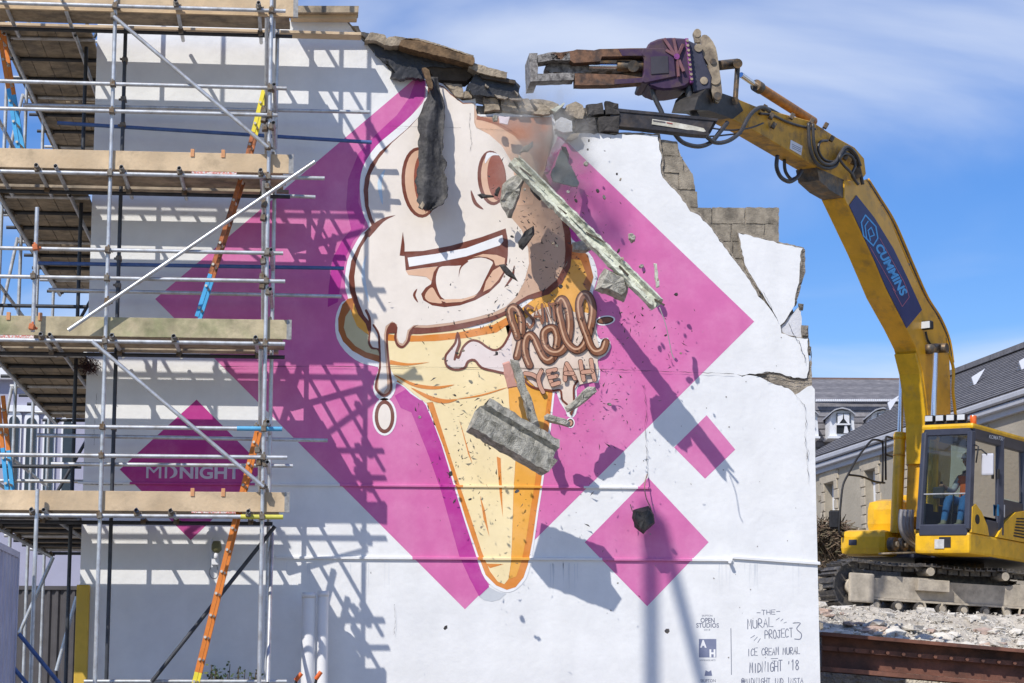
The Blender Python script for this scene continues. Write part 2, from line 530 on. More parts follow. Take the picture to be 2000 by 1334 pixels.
# exposed stonework along the broken head, each stone its own
stones = [(ZH([(1140, 640), (1240, 650), (1260, 735), (1150, 738)]), 0), (ZH([(1250, 650), (1330, 645), (1375, 740), (1265, 738)]), 1), (ZH([(1340, 645), (1440, 650), (1490, 745), (1385, 742)]), 2),
          (ZH([(1440, 655), (1560, 660), (1640, 690), (1600, 740), (1500, 745)]), 3), (ZE([(355, 20), (410, 0), (460, 20), (480, 70), (465, 125), (420, 120), (330, 70)]), 4),
          (ZE([(480, 20), (590, 5), (600, 90), (490, 92)]), 5), (ZE([(600, 0), (690, 18), (700, 92), (606, 92)]), 6), (ZE([(400, 120), (540, 100), (545, 190), (400, 200)]), 7), (ZE([(550, 100), (698, 98), (694, 205), (560, 205)]), 8),
          (ZH([(880, 545), (1010, 560), (1020, 650), (960, 640)]), 9), (ZH([(1020, 600), (1075, 610), (1070, 655), (1010, 650)]), 10)]
for px, s in stones:
    dark = s in (5, 6, 7, 8)
    chunk('stone', px, 0.02 if s < 9 else 0.03, 0.18, mat('sooty_stone', (0.055, 0.05, 0.047), rough=.9, var=.4, scale=9, bump=.7, bscale=30) if dark else STONE, wall, seed=40 + s, ridge=.9, jit=.05)
# drying strip of exposed render round the lower right break
slab('broken_patch', ZF([(1510, 650), (1550, 636), (1700, 676), (1835, 692), (1866, 480), (1868, 745), (1835, 760), (1742, 812), (1690, 760), (1560, 722)]), 0.022, 0.034, MORTAR, wall, rgh=(6, 1.0, True, 4))
slab('recessed_render', ZF([(1665, 265), (1770, 150), (1785, 140), (1790, 300), (1842, 290), (1842, 400), (1640, 362), (1630, 292)]), 0.03, 0.12, mat('shaded_grey_render', (0.62, 0.62, 0.64), var=.08, bump=.4, bscale=20), wall, rgh=(8, 1.0, True, 2))  # shade on the recessed plaster is put into its grey colour
chunk('broken_edge', ZF([(1765, 125), (1805, 130), (1800, 180), (1770, 172)]), 0.03, .12, CORE, wall, seed=3)
chunk('broken_edge', ZF([(1788, 288), (1842, 292), (1840, 378), (1792, 380)]), 0.02, .09, CORE, wall, seed=4)
chunk('broken_edge', ZF([(1832, 440), (1860, 450), (1858, 520), (1836, 512)]), 0.03, .09, CORE, wall, seed=5)
chunk('broken_edge', ZE([(1876, 965), (1905, 955), (1908, 1110), (1880, 1190), (1862, 1190), (1868, 1120)]), 0.05, .11, CORE, wall, seed=6, ridge=.9)
chunk('broken_edge', ZE([(1860, 1190), (1880, 1200), (1850, 1300), (1838, 1333), (1834, 1290)]), 0.05, .11, CORE, wall, seed=7, ridge=.9)
for k in range(9):
    y = 780 + k * 62 + random.uniform(-20, 20)
    if k in (3, 6, 7): chunk('broken_edge', [(1594 + k * .8, y), (1601 + k, y + 3), (1601 + k, y + 14), (1596 + k * .8, y + 17)], 0.0, .04, BLOCK, wall, seed=k)
# return wall of the building running back behind the side scaffold
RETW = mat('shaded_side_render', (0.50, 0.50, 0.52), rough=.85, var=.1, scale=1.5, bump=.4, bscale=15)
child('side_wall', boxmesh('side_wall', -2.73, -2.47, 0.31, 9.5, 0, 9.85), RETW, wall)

# ------------------------------------------------------------------ paint on the wall
LSTEP = 0.0013
def lay(k): return -0.0012 - k * LSTEP
def fill(name, px, k, m, smooth=0):
    if smooth: px = sm(px, smooth, True)
    y = lay(k)
    v = [P(x, q, 0.0) for x, q in px]
    v = [(p.x, y, p.z) for p in v]
    if area2([(a[0], a[2]) for a in v]) < 0: v.reverse()
    return child(name, mesh(name, v, [tuple(range(len(v)))]), m, wall)
def ribbon(name, px, w, k, m, n=5, taper=None, prog=0.0, parent=None, capn=5, y0=None):
    """brush stroke of pixel width w along a smooth path"""
    pts = sm(px, n) if n > 1 and len(px) > 2 else list(px)
    N = len(pts)
    y0 = lay(k) if y0 is None else y0
    L, R_ = [], []
    for i, p in enumerate(pts):
        a, b = pts[max(i - 1, 0)], pts[min(i + 1, N - 1)]
        dx_, dy_ = b[0] - a[0], b[1] - a[1]
        l = math.hypot(dx_, dy_) or 1
        t = i / (N - 1)
        ww = w * (taper(t) if taper else 1) / 2
        ww = max(ww, 0.12)
        L.append((p[0] - dy_ / l * ww, p[1] + dx_ / l * ww)); R_.append((p[0] + dy_ / l * ww, p[1] - dx_ / l * ww))
    v, f = [], []
    for i in range(N):
        for q in (L[i], R_[i]):
            s = P(q[0], q[1], 0); v.append((s.x, y0 - prog * i, s.z))
    for i in range(N - 1):
        f.append((2 * i, 2 * i + 1, 2 * i + 3, 2 * i + 2))
    if not taper and capn:
        for e in (0, N - 1):
            a = pts[e]; b = pts[1 if e == 0 else N - 2]
            ang = math.atan2(a[1] - b[1], a[0] - b[0])
            base = len(v); ids = []
            for q in range(capn + 2):
                th = ang - math.pi / 2 + math.pi * q / (capn + 1)
                s = P(a[0] + math.cos(th) * w / 2, a[1] + math.sin(th) * w / 2, 0)
                v.append((s.x, y0 - prog * e, s.z)); ids.append(base + q)
            f.append(tuple(ids))
    me = mesh(name, v, f)
    # all faces towards the street
    bm = bmesh.new(); bm.from_mesh(me)
    for q in bm.faces:
        q.normal_update()
        if q.normal.y > 0: q.normal_flip()
    bm.to_mesh(me); bm.free()
    return child(name, me, m, parent or wall)
tp_mid = lambda t: math.sin(math.pi * min(max(t, 0), 1)) ** .8
tp_out = lambda t: 1 - t
tp_in = lambda t: t
PINK, DPINK = paint(214, 114, 176), paint(188, 58, 156)
BROWN, DBRN = paint(118, 62, 48), paint(70, 40, 32)
PALE, PEACH, CHOC = paint(238, 230, 224), paint(226, 186, 160), paint(180, 128, 106)
TAN = paint(206, 172, 150)
CONE, GOLD, ORNG = paint(248, 228, 182), paint(238, 174, 74), paint(224, 140, 60)
PWHITE = paint(240, 242, 248)
GREYP = paint(200, 206, 216)
OLIVE = paint(205, 196, 158)
RUST = paint(176, 108, 58)

fill('mural_diamond', [(303, 584), (809, 154.5), (831, 157), (840, 250), (1075, 300), (1091, 266), (1098, 268), (1473, 628), (908, 1190)], 0, PINK)
DIAK = [[(384, 780.5), (517, 915), (372.6, 1055), (234, 917)], [(1380, 811), (1436, 878), (1377, 935), (1316.6, 874)], [(1266, 933), (1384, 1059), (1264, 1184), (1142, 1059)]]
for q in DIAK: fill('mural_small_diamond', q, 0, PINK if q is not DIAK[0] else paint(190, 62, 148))
# painted drop shade of the cone on the diamond
fill('painted_drop_shade', [(812, 156), (830, 158), (828, 190), (800, 232), (760, 266), (722, 308), (703, 350), (700, 395), (714, 430), (706, 452), (690, 470), (676, 500), (668, 540), (660, 590), (640, 600), (642, 560), (650, 505), (668, 470), (686, 448), (676, 405), (680, 350), (700, 300), (735, 262), (775, 225), (800, 190)], 1, DPINK)
fill('painted_drop_shade', ZC([(205, 95), (280, 52), (390, 150), (470, 370), (540, 610), (600, 800), (660, 985), (740, 1178), (683, 1232), (630, 1130), (570, 1000), (520, 820), (470, 640), (400, 440), (300, 190), (240, 165)]), 1, DPINK)
fill('painted_drop_shade', ZC([(683, 1234), (740, 1180), (790, 1205), (838, 1215), (800, 1250), (755, 1262), (710, 1252)]), 1, GREYP)
fill('painted_drop_shade', [(1105, 420), (1118, 468), (1152, 492), (1130, 470), (1118, 430)], 1, DPINK)
# white keyline silhouette
key = [(832, 160), (831, 190), (815, 213), (790, 238), (760, 263), (735, 285), (715, 313), (705, 340), (702.6, 370), (706, 403), (712, 425), (720, 444), (707, 455), (691, 481), (679, 508), (673.6, 541), (675.4, 568), (680, 584), (668, 590), (658, 610), (654.4, 634), (658, 661), (673, 685), (694, 703), (715, 712), (738, 717), (737, 728), (731, 745), (729, 763), (737, 777), (750, 783), (764, 777), (772, 762), (774, 749), (790, 757), (802, 769), (820, 781), (832, 792), (862, 867.6), (886, 947), (907, 1016), (927.6, 1078), (941, 1119), (955, 1140), (976, 1154), (993, 1157), (1010, 1150), (1027.6, 1130), (1036, 1102), (1043, 1061), (1051.7, 998.6), (1060, 947), (1069, 878), (1076, 836), (1083, 768), (1088, 770), (1094, 786), (1105, 803), (1108, 813), (1120, 815), (1128, 797), (1126, 762), (1136, 749), (1150, 745), (1168, 748), (1172, 726), (1167, 704), (1182, 695), (1193, 677), (1187, 660), (1172, 662), (1166, 650), (1162, 612), (1159, 587), (1158, 570), (1167, 541), (1162, 514), (1150, 493), (1118, 468), (1113, 454), (1105, 418), (1088, 385), (1064, 338), (1074, 302), (1082, 268), (1079, 228), (1000, 226), (929, 226), (926, 198), (904, 199), (880, 180), (866, 166), (851, 162)]
fill('mural_keyline', sm(key, 2, True), 2, PWHITE)
# cone
coneo = ZC([(215, 15), (300, 60), (380, 120), (400, 170), (480, 380), (550, 600), (610, 800), (675, 990), (720, 1110), (780, 1170), (840, 1195), (890, 1180), (935, 1125), (960, 1050), (985, 920), (1010, 740), (1032, 600), (1055, 420), (1080, 270), (1100, 75), (1000, -60), (600, -120), (300, -80)])
fill('mural_cone', coneo, 3, ORNG)
fill('mural_cone_light', [(778, 700), (800, 748), (835, 765), (846.5, 788), (872, 867.6), (900, 954), (921, 1016), (941, 1078), (957, 1116), (972, 1136), (985, 1141), (993, 1131), (998, 1098), (1000, 1050), (1003, 954), (1007, 895), (994, 785), (990, 700), (900, 690)], 4, CONE)
fill('mural_cone_gold', [(990.5, 700), (994.5, 785), (1007.5, 895), (1003.5, 954), (1000.5, 1050), (998.6, 1098), (994, 1131), (1008, 1126), (1018, 1098), (1028, 1050), (1036, 995), (1044, 947), (1052, 885), (1062, 830), (1072, 758), (1060, 690)], 4, GOLD)
for q in ([(570, 230), (590, 290), (645, 480), (622, 430)], [(783, 440), (805, 450), (812, 600), (818, 785), (800, 650)], [(688, 660), (715, 740), (742, 895), (708, 790)], [(722, 1046), (822, 1050), (745, 1072)]):
    fill('mural_wafer_line', ZC(q), 5, ORNG)
# left ear of the cone rim
fill('mural_rim_ear', ZB([(130, 612), (95, 650), (68, 740), (70, 820), (100, 890), (160, 950), (240, 995), (345, 1028), (400, 1010), (400, 700), (200, 600)]), 3, RUST)
fill('mural_rim_ear_light', ZB([(148, 680), (115, 730), (105, 800), (125, 860), (180, 920), (250, 960), (345, 985), (345, 850), (270, 850), (200, 800), (165, 720)]), 5, OLIVE)
fill('mural_rim_ear_gold', ZB([(168, 640), (158, 715), (190, 790), (250, 838), (340, 848), (340, 790), (260, 750), (205, 690)]), 6, GOLD)
# rim front
fill('mural_rim', ZB([(386, 840), (1000, 800), (1200, 700), (1215, 1000), (1175, 1060), (1165, 1190), (840, 1262), (640, 1290), (560, 1230), (440, 1130), (400, 1050)]), 5, CONE)
fill('mural_rim_band', ZB([(390, 842), (440, 850), (600, 852), (850, 832), (1080, 782), (1185, 722), (1195, 765), (1100, 832), (900, 868), (700, 888), (545, 892), (390, 885)]), 6, ORNG)
for q, w in (([(430, 1105), (560, 1172), (700, 1192), (825, 1172)], 7), ([(540, 1190), (660, 1255), (760, 1280), (845, 1268)], 9), ([(840, 1266), (1000, 1240), (1172, 1188)], 3)):
    ribbon('mural_wafer_line', ZB(q), w, 7, ORNG, taper=tp_mid)
ribbon('mural_wafer_line', ZB([(405, 1025), (520, 1040), (660, 1026)]), 9, 7, ORNG, taper=tp_out)
# right flank of the cone behind the scoop
fill('mural_rim_gold', [(985, 628), (1040, 586), (1095, 556), (1113, 520), (1117, 476), (1148, 498), (1159, 541), (1150, 575), (1160, 620), (1164, 650), (1150, 690), (1000, 690)], 5, GOLD)
fill('mural_rim_shade', [(1116, 477), (1148, 498), (1158.5, 541), (1150, 571), (1138, 556), (1146, 538), (1134, 508), (1114, 506)], 6, RUST)
# scoop: outline colour first, then tones
scoop_l = [(834, 205), (818, 228), (795, 252), (768, 275), (742, 297), (723, 322), (713, 348), (710, 372), (713, 403), (719, 425), (727, 444), (713, 458), (698, 484), (686, 510), (681, 541), (683, 568), (690, 590), (700, 615), (714, 632)]
drip = ZB([(268, 840), (262, 900), (285, 940), (330, 952), (333, 1060), (310, 1150), (310, 1205), (365, 1252), (420, 1205), (412, 1100), (397, 960), (393, 850), (425, 790), (436, 830), (432, 870), (450, 920), (490, 934), (532, 890), (545, 845), (600, 842), (800, 822), (950, 790), (1090, 750), (1180, 705), (1250, 645), (1310, 612)])
scoop_r = [(1042, 584), (1072, 575), (1098, 553), (1114, 522), (1117, 490), (1114, 455), (1106, 420), (1088, 388), (1064, 340), (1074, 302), (1081, 266), (1077, 229), (1000, 228), (931, 228), (925, 201), (904, 201), (880, 183), (866, 169), (850, 164), (836, 163)]
fill('mural_scoop_outline', scoop_l + sm(drip, 3) + scoop_r, 8, BROWN)
fill_l = [(838, 196), (824, 222), (800, 249), (765, 280), (740, 310), (724, 340), (719, 370), (720, 403), (727.6, 428), (737, 446), (722, 458), (705, 484), (696, 510), (692, 541), (694, 568), (701, 592), (711, 616), (723, 631)]
drip_i = ZB([(278, 840), (276, 898), (294, 928), (335, 936), (346, 962), (347, 1062), (325, 1152), (325, 1200), (365, 1234), (405, 1200), (398, 1100), (384, 960), (379, 850), (390, 800), (420, 768), (450, 790), (447, 868), (462, 908), (490, 918), (518, 882), (530, 828), (560, 800), (650, 802), (800, 784), (950, 756), (1080, 722), (1170, 684), (1230, 634), (1300, 592)])
scoop_ri = [(1040, 574), (1066, 565), (1088, 546), (1102, 518), (1104, 490), (1102, 458), (1095, 424), (1080, 396), (1058, 352), (1064, 330), (1078, 268), (1076, 230), (1000, 229), (933, 229), (926, 202), (904, 203), (880, 185), (866, 171), (850, 166), (839, 165)]
fill('mural_scoop', fill_l + sm(drip_i, 3) + scoop_ri, 9, TAN)
face = fill_l + ZB([(278, 840), (276, 898), (294, 928), (335, 936), (346, 962), (347, 1062), (330, 1150), (330, 1200), (362, 1228), (388, 1190), (384, 1100), (372, 960), (366, 850), (378, 790), (420, 760), (452, 780), (452, 868), (466, 898), (488, 905), (508, 878), (520, 818), (560, 785), (650, 786), (800, 768), (950, 738), (1080, 702), (1160, 664), (1230, 595), (1280, 500), (1310, 385), (1305, 285), (1262, 165), (1195, 85)]) + [(1002, 400), (1006, 350), (998, 315), (980, 285), (955, 263), (930, 250), (926, 240), (926, 203), (904, 204), (880, 186), (866, 172), (850, 167), (839, 166)]
fill('mural_scoop_light', face, 10, PALE)
fill('mural_scoop_peach', [(928, 231), (960, 240), (1000, 262), (1036, 300), (1050, 345), (1040, 400), (1004, 402), (1006, 350), (998, 315), (980, 285), (955, 263), (930, 248)], 10, PEACH)
fill('mural_scoop_chocolate', [(930.5, 230), (1077, 231), (1078, 266), (1070, 300), (1060, 332), (1052, 342), (1038, 303), (1005, 266), (968, 244), (936, 234)], 11, CHOC)
ribbon('mural_outline', [(931, 230), (955, 236), (985, 248), (1015, 268)], 8, 12, paint(160, 104, 84), taper=tp_out)
ribbon('mural_outline', [(772, 421), (752, 428), (734, 441), (716, 460)], 13, 11, BROWN, taper=lambda t: min(1, t * 1.3))
ribbon('mural_outline', ZB([(250, 690), (272, 740), (275, 800), (272, 830)]), 5, 11, BROWN)
ribbon('mural_outline', ZB([(298, 785), (330, 840), (336, 910), (338, 960)]), 4.2, 11, BROWN)
fill('mural_drip_gap', ZB([(390, 800), (410, 770), (435, 768), (455, 800), (450, 835), (395, 838)]), 11, BROWN)
ribbon('mural_outline', ZB([(590, 782), (555, 800), (540, 830)]), 4, 11, BROWN, taper=tp_in)
ribbon('mural_highlight', ZA([(447, 845), (405, 950), (428, 1120)]), 8, 12, paint(196, 220, 242), taper=tp_mid)
ribbon('mural_highlight', ZB([(250, 330), (232, 420), (240, 520), (270, 640)]), 7, 12, paint(206, 224, 242), taper=tp_mid)
# eyes
for (cx, cy, rx, ry, rt) in ((820, 357, 36, 69, -4), (960.5, 348, 28, 53.5, -4)):
    fill('mural_eye_rim', ell(cx, cy, rx, ry, rt), 11, BROWN)
    fill('mural_eye_iris', ell(cx + 1, cy, rx - 6, ry - 6, rt), 12, PEACH)
    fill('mural_eye_pupil', ell(cx + rx * .32, cy - 1, rx * .64, ry * .84, rt), 13, paint(150, 82, 66))
fill('mural_eye_glint', sm(ZA([(1240, 720), (1300, 716), (1340, 735), (1290, 735), (1255, 760), (1225, 800)]), 3, True), 14, PWHITE)
ribbon('mural_outline', ZA([(1116, 1005), (1150, 1105), (1215, 1157)]), 7, 11, BROWN, taper=tp_mid)
# mouth
mouth = ZB([(498, 306), (620, 302), (800, 268), (1000, 212), (1158, 155), (1174, 240), (1172, 330), (1160, 430), (1120, 505), (1050, 572), (960, 622), (860, 656), (760, 668), (680, 656), (622, 622), (608, 582), (638, 540), (672, 518), (690, 440), (716, 402), (620, 412), (508, 428)])
fill('mural_mouth', mouth, 11, BROWN)
fill('mural_teeth', ZB([(520, 346), (700, 322), (900, 284), (1136, 198), (1143, 238), (1120, 266), (900, 338), (720, 374), (530, 405)]), 12, PWHITE)
fill('mural_mouth_shade', ZB([(508, 430), (620, 414), (714, 404), (690, 440), (676, 500), (640, 470), (525, 458)]), 12, PEACH)
fill('mural_tongue', sm(ZB([(745, 402), (872, 396), (915, 362), (1000, 345), (1072, 372), (1060, 410), (1020, 492), (972, 580), (880, 612), (762, 618), (718, 560), (704, 490), (716, 432)]), 3, True), 12, PALE)
fill('mural_mouth_peach', ZB([(1075, 430), (1122, 402), (1142, 440), (1110, 492), (1060, 545), (1012, 568), (1030, 500)]), 12, PEACH)
fill('mural_mouth_peach', ZB([(940, 345), (1010, 322), (1100, 328), (1155, 350), (1150, 392), (1092, 398), (1080, 362), (1040, 345), (980, 338)]), 13, PEACH)
fill('mural_mouth_peach', sm(ZB([(632, 600), (650, 560), (682, 540), (712, 590), (745, 640), (700, 640), (655, 630)]), 3, True), 12, PEACH)
fill('mural_mouth_peach', ZB([(720, 618), (880, 614), (975, 584), (950, 606), (870, 634), (770, 640)]), 13, PEACH)
ribbon('mural_outline', ZB([(910, 365), (865, 410), (852, 472)]), 5, 13, BROWN, taper=tp_out)
fill('mural_outline', ZB([(489, 178), (500, 260), (500, 335), (468, 332)]), 12, BROWN)
ribbon('mural_outline', ZB([(582, 548), (563, 590), (588, 638)]), 5, 11, BROWN, taper=tp_mid)
ribbon('mural_outline', ZB([(1214, 395), (1200, 470), (1150, 540)]), 5, 11, BROWN, taper=tp_mid)
# cream ribbon below the scoop
rib = sm(ZB([(845, 838), (856, 900), (836, 965), (850, 1000), (880, 930), (930, 886), (985, 892), (1040, 930), (1090, 948), (1140, 920), (1180, 850), (1210, 790), (1275, 900), (1275, 1060), (1180, 1098), (1080, 1082), (1000, 1060), (955, 1012), (912, 1022), (890, 1062), (830, 1074), (775, 1050), (766, 990), (792, 950), (830, 900)]), 3, True)
fill('mural_cream_ribbon', rib, 10, paint(232, 220, 220))
ribbon('mural_outline', rib + rib[:2], 4.6, 10.6, BROWN, n=1, prog=.000005)
ribbon('mural_outline', ZB([(845, 836), (858, 900), (838, 960), (826, 1008)]), 4.5, 11, BROWN)
# drop
fill('mural_drop', ell(751, 814, 23.5, 37), 2, PWHITE)
fill('mural_drop', ell(751, 814, 19.3, 32.5), 3, BROWN)
fill('mural_drop', ell(751, 814, 12.5, 25), 4, PALE)
# lettering ground
fill('mural_letter_ground', sm(ZD([(190, 480), (320, 300), (470, 200), (620, 190), (780, 240), (955, 262), (968, 450), (1000, 560), (985, 690), (985, 868), (800, 915), (770, 1000), (770, 1100), (732, 1185), (650, 1060), (620, 968), (410, 935), (290, 800), (205, 690)]), 2, True), 11, paint(230, 212, 200))
ribbon('mural_outline', ZD([(290, 830), (330, 900), (410, 945), (560, 968), (640, 968), (655, 1050), (700, 1095)]), 4, 12, BROWN)
ribbon('mural_outline', ZD([(800, 880), (765, 940), (765, 1100), (740, 1190)]), 4, 12, BROWN)
YL = [-0.0225]
def letter(name, px, w, cols, n=5, prog=0.00007):
    cnt = len(sm(px, n)) if len(px) > 2 else len(px)
    for q, (ww, m) in enumerate(zip((w, w * .76, w * .2), cols)):
        if m is None: continue
        pp = px if q < 2 else [(x - w * .13, y - w * .1) for x, y in px]
        ribbon(name, pp, ww, 0, m, n=n, prog=prog, y0=YL[0] - 0.00022 * q)
    YL[0] -= prog * cnt + 0.0006
LET, LHI = paint(132, 86, 62), paint(206, 166, 138)
for q in ([(235, 655), (258, 560), (278, 450), (278, 320), (250, 228), (205, 195), (170, 225), (180, 300), (218, 400), (240, 470)],
          [(352, 735), (318, 650), (308, 560), (322, 485), (360, 452), (400, 492), (440, 582), (482, 662), (530, 692), (580, 650), (602, 560), (610, 470), (580, 395), (530, 392), (487, 432), (486, 502), (512, 575), (570, 615), (640, 608), (692, 540), (720, 440), (725, 330), (702, 195), (662, 122), (622, 150), (622, 240), (642, 332), (662, 420), (700, 520), (760, 582), (812, 590), (862, 542), (902, 430), (932, 300), (936, 185), (900, 92), (850, 80), (815, 140), (815, 240), (842, 352), (882, 460), (922, 565), (972, 612), (1032, 592), (1058, 522)]):
    letter('mural_script_letters', ZD(q), 16.5, (DBRN, LET, LHI), 5)
for q in ([(380, 205), (330, 182), (312, 230), (368, 290), (390, 340), (352, 388), (326, 352)], [(385, 345), (412, 195), (468, 345)], [(398, 285), (450, 282)], [(478, 325), (466, 172)], [(515, 328), (490, 165), (556, 326), (530, 158)], [(585, 320), (568, 165)], [(538, 172), (612, 158)]):
    letter('mural_small_letters', ZD(q), 5.4, (DBRN, paint(150, 100, 76), None), 1 if len(q) < 5 or q[0][0] == 515 else 4)
YEA = paint(204, 158, 138)
for q in ([(310, 812), (372, 822), (425, 852)], [(462, 785), (432, 855), (448, 930), (476, 985)], [(520, 792), (540, 860), (562, 918)], [(520, 792), (592, 776)], [(536, 850), (600, 836)], [(562, 918), (622, 900)], [(680, 872), (682, 790), (695, 722)], [(695, 722), (730, 780), (772, 860)], [(684, 812), (750, 812)], [(822, 702), (836, 790), (852, 872)], [(920, 690), (935, 790), (954, 872)], [(842, 802), (930, 792)]):
    letter('mural_capital_letters', ZD(q), 9.6, (DBRN, YEA, None), 3)
fill('mural_splash', ell(1182, 626, 19.5, 9.5, -8), 2, PWHITE)
fill('mural_splash', ell(1182, 626, 16.5, 7.2, -8), 3, DBRN)
fill('mural_splash', ell(1182, 626, 13.5, 5, -8), 4, LET)
fill('mural_splash', ell(1114, 826, 8.5, 10), 2, PWHITE)
fill('mural_splash', ell(1114, 826, 6.3, 7.8), 3, DBRN)
fill('mural_splash', ell(1114, 826, 4, 5.5), 4, YEA)

# ------------------------------------------------------------------ lettering
def text_on(name, s, cx, cy, hpx, wpx, y, m, parent, bold=0.02):
    cu = bpy.data.curves.new(name, 'FONT')
    cu.body = s; cu.size = 1.0; cu.offset = bold; cu.align_x = 'LEFT'; cu.resolution_u = 4
    o = bpy.data.objects.new(name, cu)
    COL.objects.link(o)
    bpy.context.view_layer.update()
    me = bpy.data.meshes.new_from_object(o.evaluated_get(bpy.context.evaluated_depsgraph_get()))
    bpy.data.objects.remove(o)
    xs = [v.co.x for v in me.vertices]; ys = [v.co.y for v in me.vertices]
    c = P(cx, cy, 0)
    W = wpx * 0.00636; H = hpx * 0.00636
    sx, sy = W / (max(xs) - min(xs)), H / (max(ys) - min(ys))
    mx_, my_ = (max(xs) + min(xs)) / 2, (max(ys) + min(ys)) / 2
    for v in me.vertices:
        v.co = ((v.co.x - mx_) * sx + c.x, y, (v.co.y - my_) * sy + c.z)
    me.materials.clear()
    return child(name, me, m, parent)
LILAC = paint(214, 208, 226)
text_on('mural_lettering', 'MI', 306, 921.5, 25, 40, lay(1), LILAC, wall, 0)
ribbon('mural_lettering', [(331, 911), (340, 915), (343, 922), (340, 929), (331, 934)], 7, 1, LILAC, taper=tp_mid)
text_on('mural_lettering', 'NIGHT', 410, 923, 25, 116, lay(1), LILAC, wall, .03)
INK = paint(112, 118, 140)
INKS = paint(126, 134, 164)
text_on('credit_lettering', 'SKIPTON', 1381, 1202.5, 3.4, 21, lay(0), INK, wall, 0)
text_on('credit_lettering', 'OPEN', 1382, 1211.5, 9.5, 28, lay(0), INK, wall, .015)
text_on('credit_lettering', 'STUDIOS', 1382, 1221.5, 9, 45, lay(0), INK, wall, .015)
text_on('credit_lettering', '2018', 1381, 1230, 3, 12, lay(0), INK, wall, 0)
fill('credit_emblem', [(1365, 1248), (1399, 1248), (1399, 1284), (1365, 1284)], 0, INKS)
text_on('credit_emblem', 'A', 1373.5, 1257.5, 15, 13, lay(1), PWHITE, wall, .06)
text_on('credit_emblem', 'H', 1391.5, 1276, 15.5, 12, lay(1), PWHITE, wall, .06)
text_on('credit_lettering', 'HOMEMADE ARTS', 1382, 1289.5, 3, 31, lay(0), INK, wall, 0)
fill('credit_emblem', [(1376, 1320), (1378, 1309), (1384, 1312), (1389, 1309), (1391, 1320)], 0, INKS)
text_on('credit_lettering', 'SKIPTON', 1383, 1329.5, 6, 30, lay(0), INK, wall, 0)
ribbon('credit_rule', [(1427.5, 1227), (1428.6, 1318)], 1.3, 0, INK, capn=0)
GL = {'T': [[(0, 1), (1, 1)], [(.5, 1), (.5, 0)]], 'H': [[(0, 1), (0, 0)], [(1, 1), (1, 0)], [(0, .5), (1, .5)]], 'E': [[(1, 1), (0, 1), (0, 0), (1, 0)], [(0, .5), (.8, .5)]],
      'M': [[(0, 0), (.1, 1), (.5, .3), (.9, 1), (1, 0)]], 'U': [[(0, 1), (0, .2), (.5, 0), (1, .2), (1, 1)]], 'R': [[(0, 0), (0, 1), (.8, .95), (.8, .55), (0, .5), (1, 0)]],
      'A': [[(0, 0), (.5, 1), (1, 0)], [(.2, .4), (.8, .4)]], 'L': [[(0, 1), (0, 0), (1, 0)]], 'P': [[(0, 0), (0, 1), (.9, .9), (.9, .55), (0, .45)]], 'O': [[(.5, 1), (0, .6), (.2, 0), (.8, 0), (1, .6), (.5, 1)]],
      'J': [[(.3, 1), (1, 1)], [(.7, 1), (.7, .1), (.3, 0), (0, .2)]], 'C': [[(1, .85), (.5, 1), (0, .6), (.2, .05), (1, .1)]], 'I': [[(.5, 1), (.5, 0)]], 'D': [[(0, 0), (0, 1), (.9, .7), (.9, .25), (0, 0)]],
      'N': [[(0, 0), (0, 1), (1, 0), (1, 1)]], 'G': [[(1, .85), (.5, 1), (0, .6), (.2, .05), (.9, .1), (.95, .45), (.5, .45)]], 'S': [[(1, .85), (.5, 1), (.1, .75), (.9, .3), (.5, 0), (0, .12)]],
      '@': [[(.7, .35), (.45, .3), (.4, .6), (.7, .65), (.7, .3), (1, .35), (1, .8), (.5, 1), (0, .6), (.2, .05), (.8, .02)]], '_': [[(0, 0), (1, 0)]], '1': [[(.2, .8), (.5, 1), (.5, 0)]], '8': [[(.5, .55), (.1, .8), (.5, 1), (.9, .8), (.5, .55), (.05, .25), (.5, 0), (.95, .25), (.5, .55)]],
      '3': [[(0, 1), (1, 1), (.4, .6), (.95, .4), (.8, .05), (.1, 0)]], "'": [[(.5, 1), (.45, .75)]], '-': [[(0, .5), (1, .5)]]}
def hand(s, x0, y0, x1, h, slope=0.0, w=1.3, jit=.06, seed=0):
    rr = random.Random(seed)
    n = len(s)
    v_all = []
    adv = (x1 - x0) / n
    for i, ch in enumerate(s):
        if ch == ' ': continue
        ox = x0 + i * adv
        oy = y0 + slope * i * adv
        hh = h * rr.uniform(.9, 1.1)
        for st in GL[ch]:
            pts = [(ox + (a + rr.uniform(-jit, jit)) * adv * .74, oy - (b + rr.uniform(-jit, jit) * .5) * hh) for a, b in st]
            ribbon('hand_lettering', pts, w, 0, INK, n=3 if len(pts) > 2 and ch in 'OCGSDJUP@8R3' else 1, capn=3, prog=0.00004)
hand('-THE-', 1478, 1201, 1526, 9, -.05, 1.3, seed=1)
hand('MURAL', 1460, 1228, 1512, 17, -.1, 1.5, seed=2)
hand('PROJECT', 1494, 1247, 1550, 16, -.06, 1.5, seed=3)
ribbon('hand_lettering', [(1549, 1217), (1563, 1217), (1556, 1228), (1565, 1238), (1563, 1248), (1552, 1248)], 1.7, 0, INK)
for q in ([(1516, 1211), (1522, 1207)], [(1525, 1213), (1529, 1209)], [(1531, 1217), (1536, 1215)], [(1466, 1246), (1474, 1241)], [(1473, 1251), (1479, 1244)], [(1480, 1255), (1485, 1247)]):
    ribbon('hand_lettering', q, 1.1, 0, INK)
hand('ICE CREAM MURAL', 1460, 1281, 1564, 14, -.04, 1.4, seed=4)
ribbon('hand_lettering', [(1506, 1286.5), (1519, 1286)], 1.2, 0, INK); ribbon('hand_lettering', [(1508, 1291), (1517, 1291)], 1.0, 0, INK)
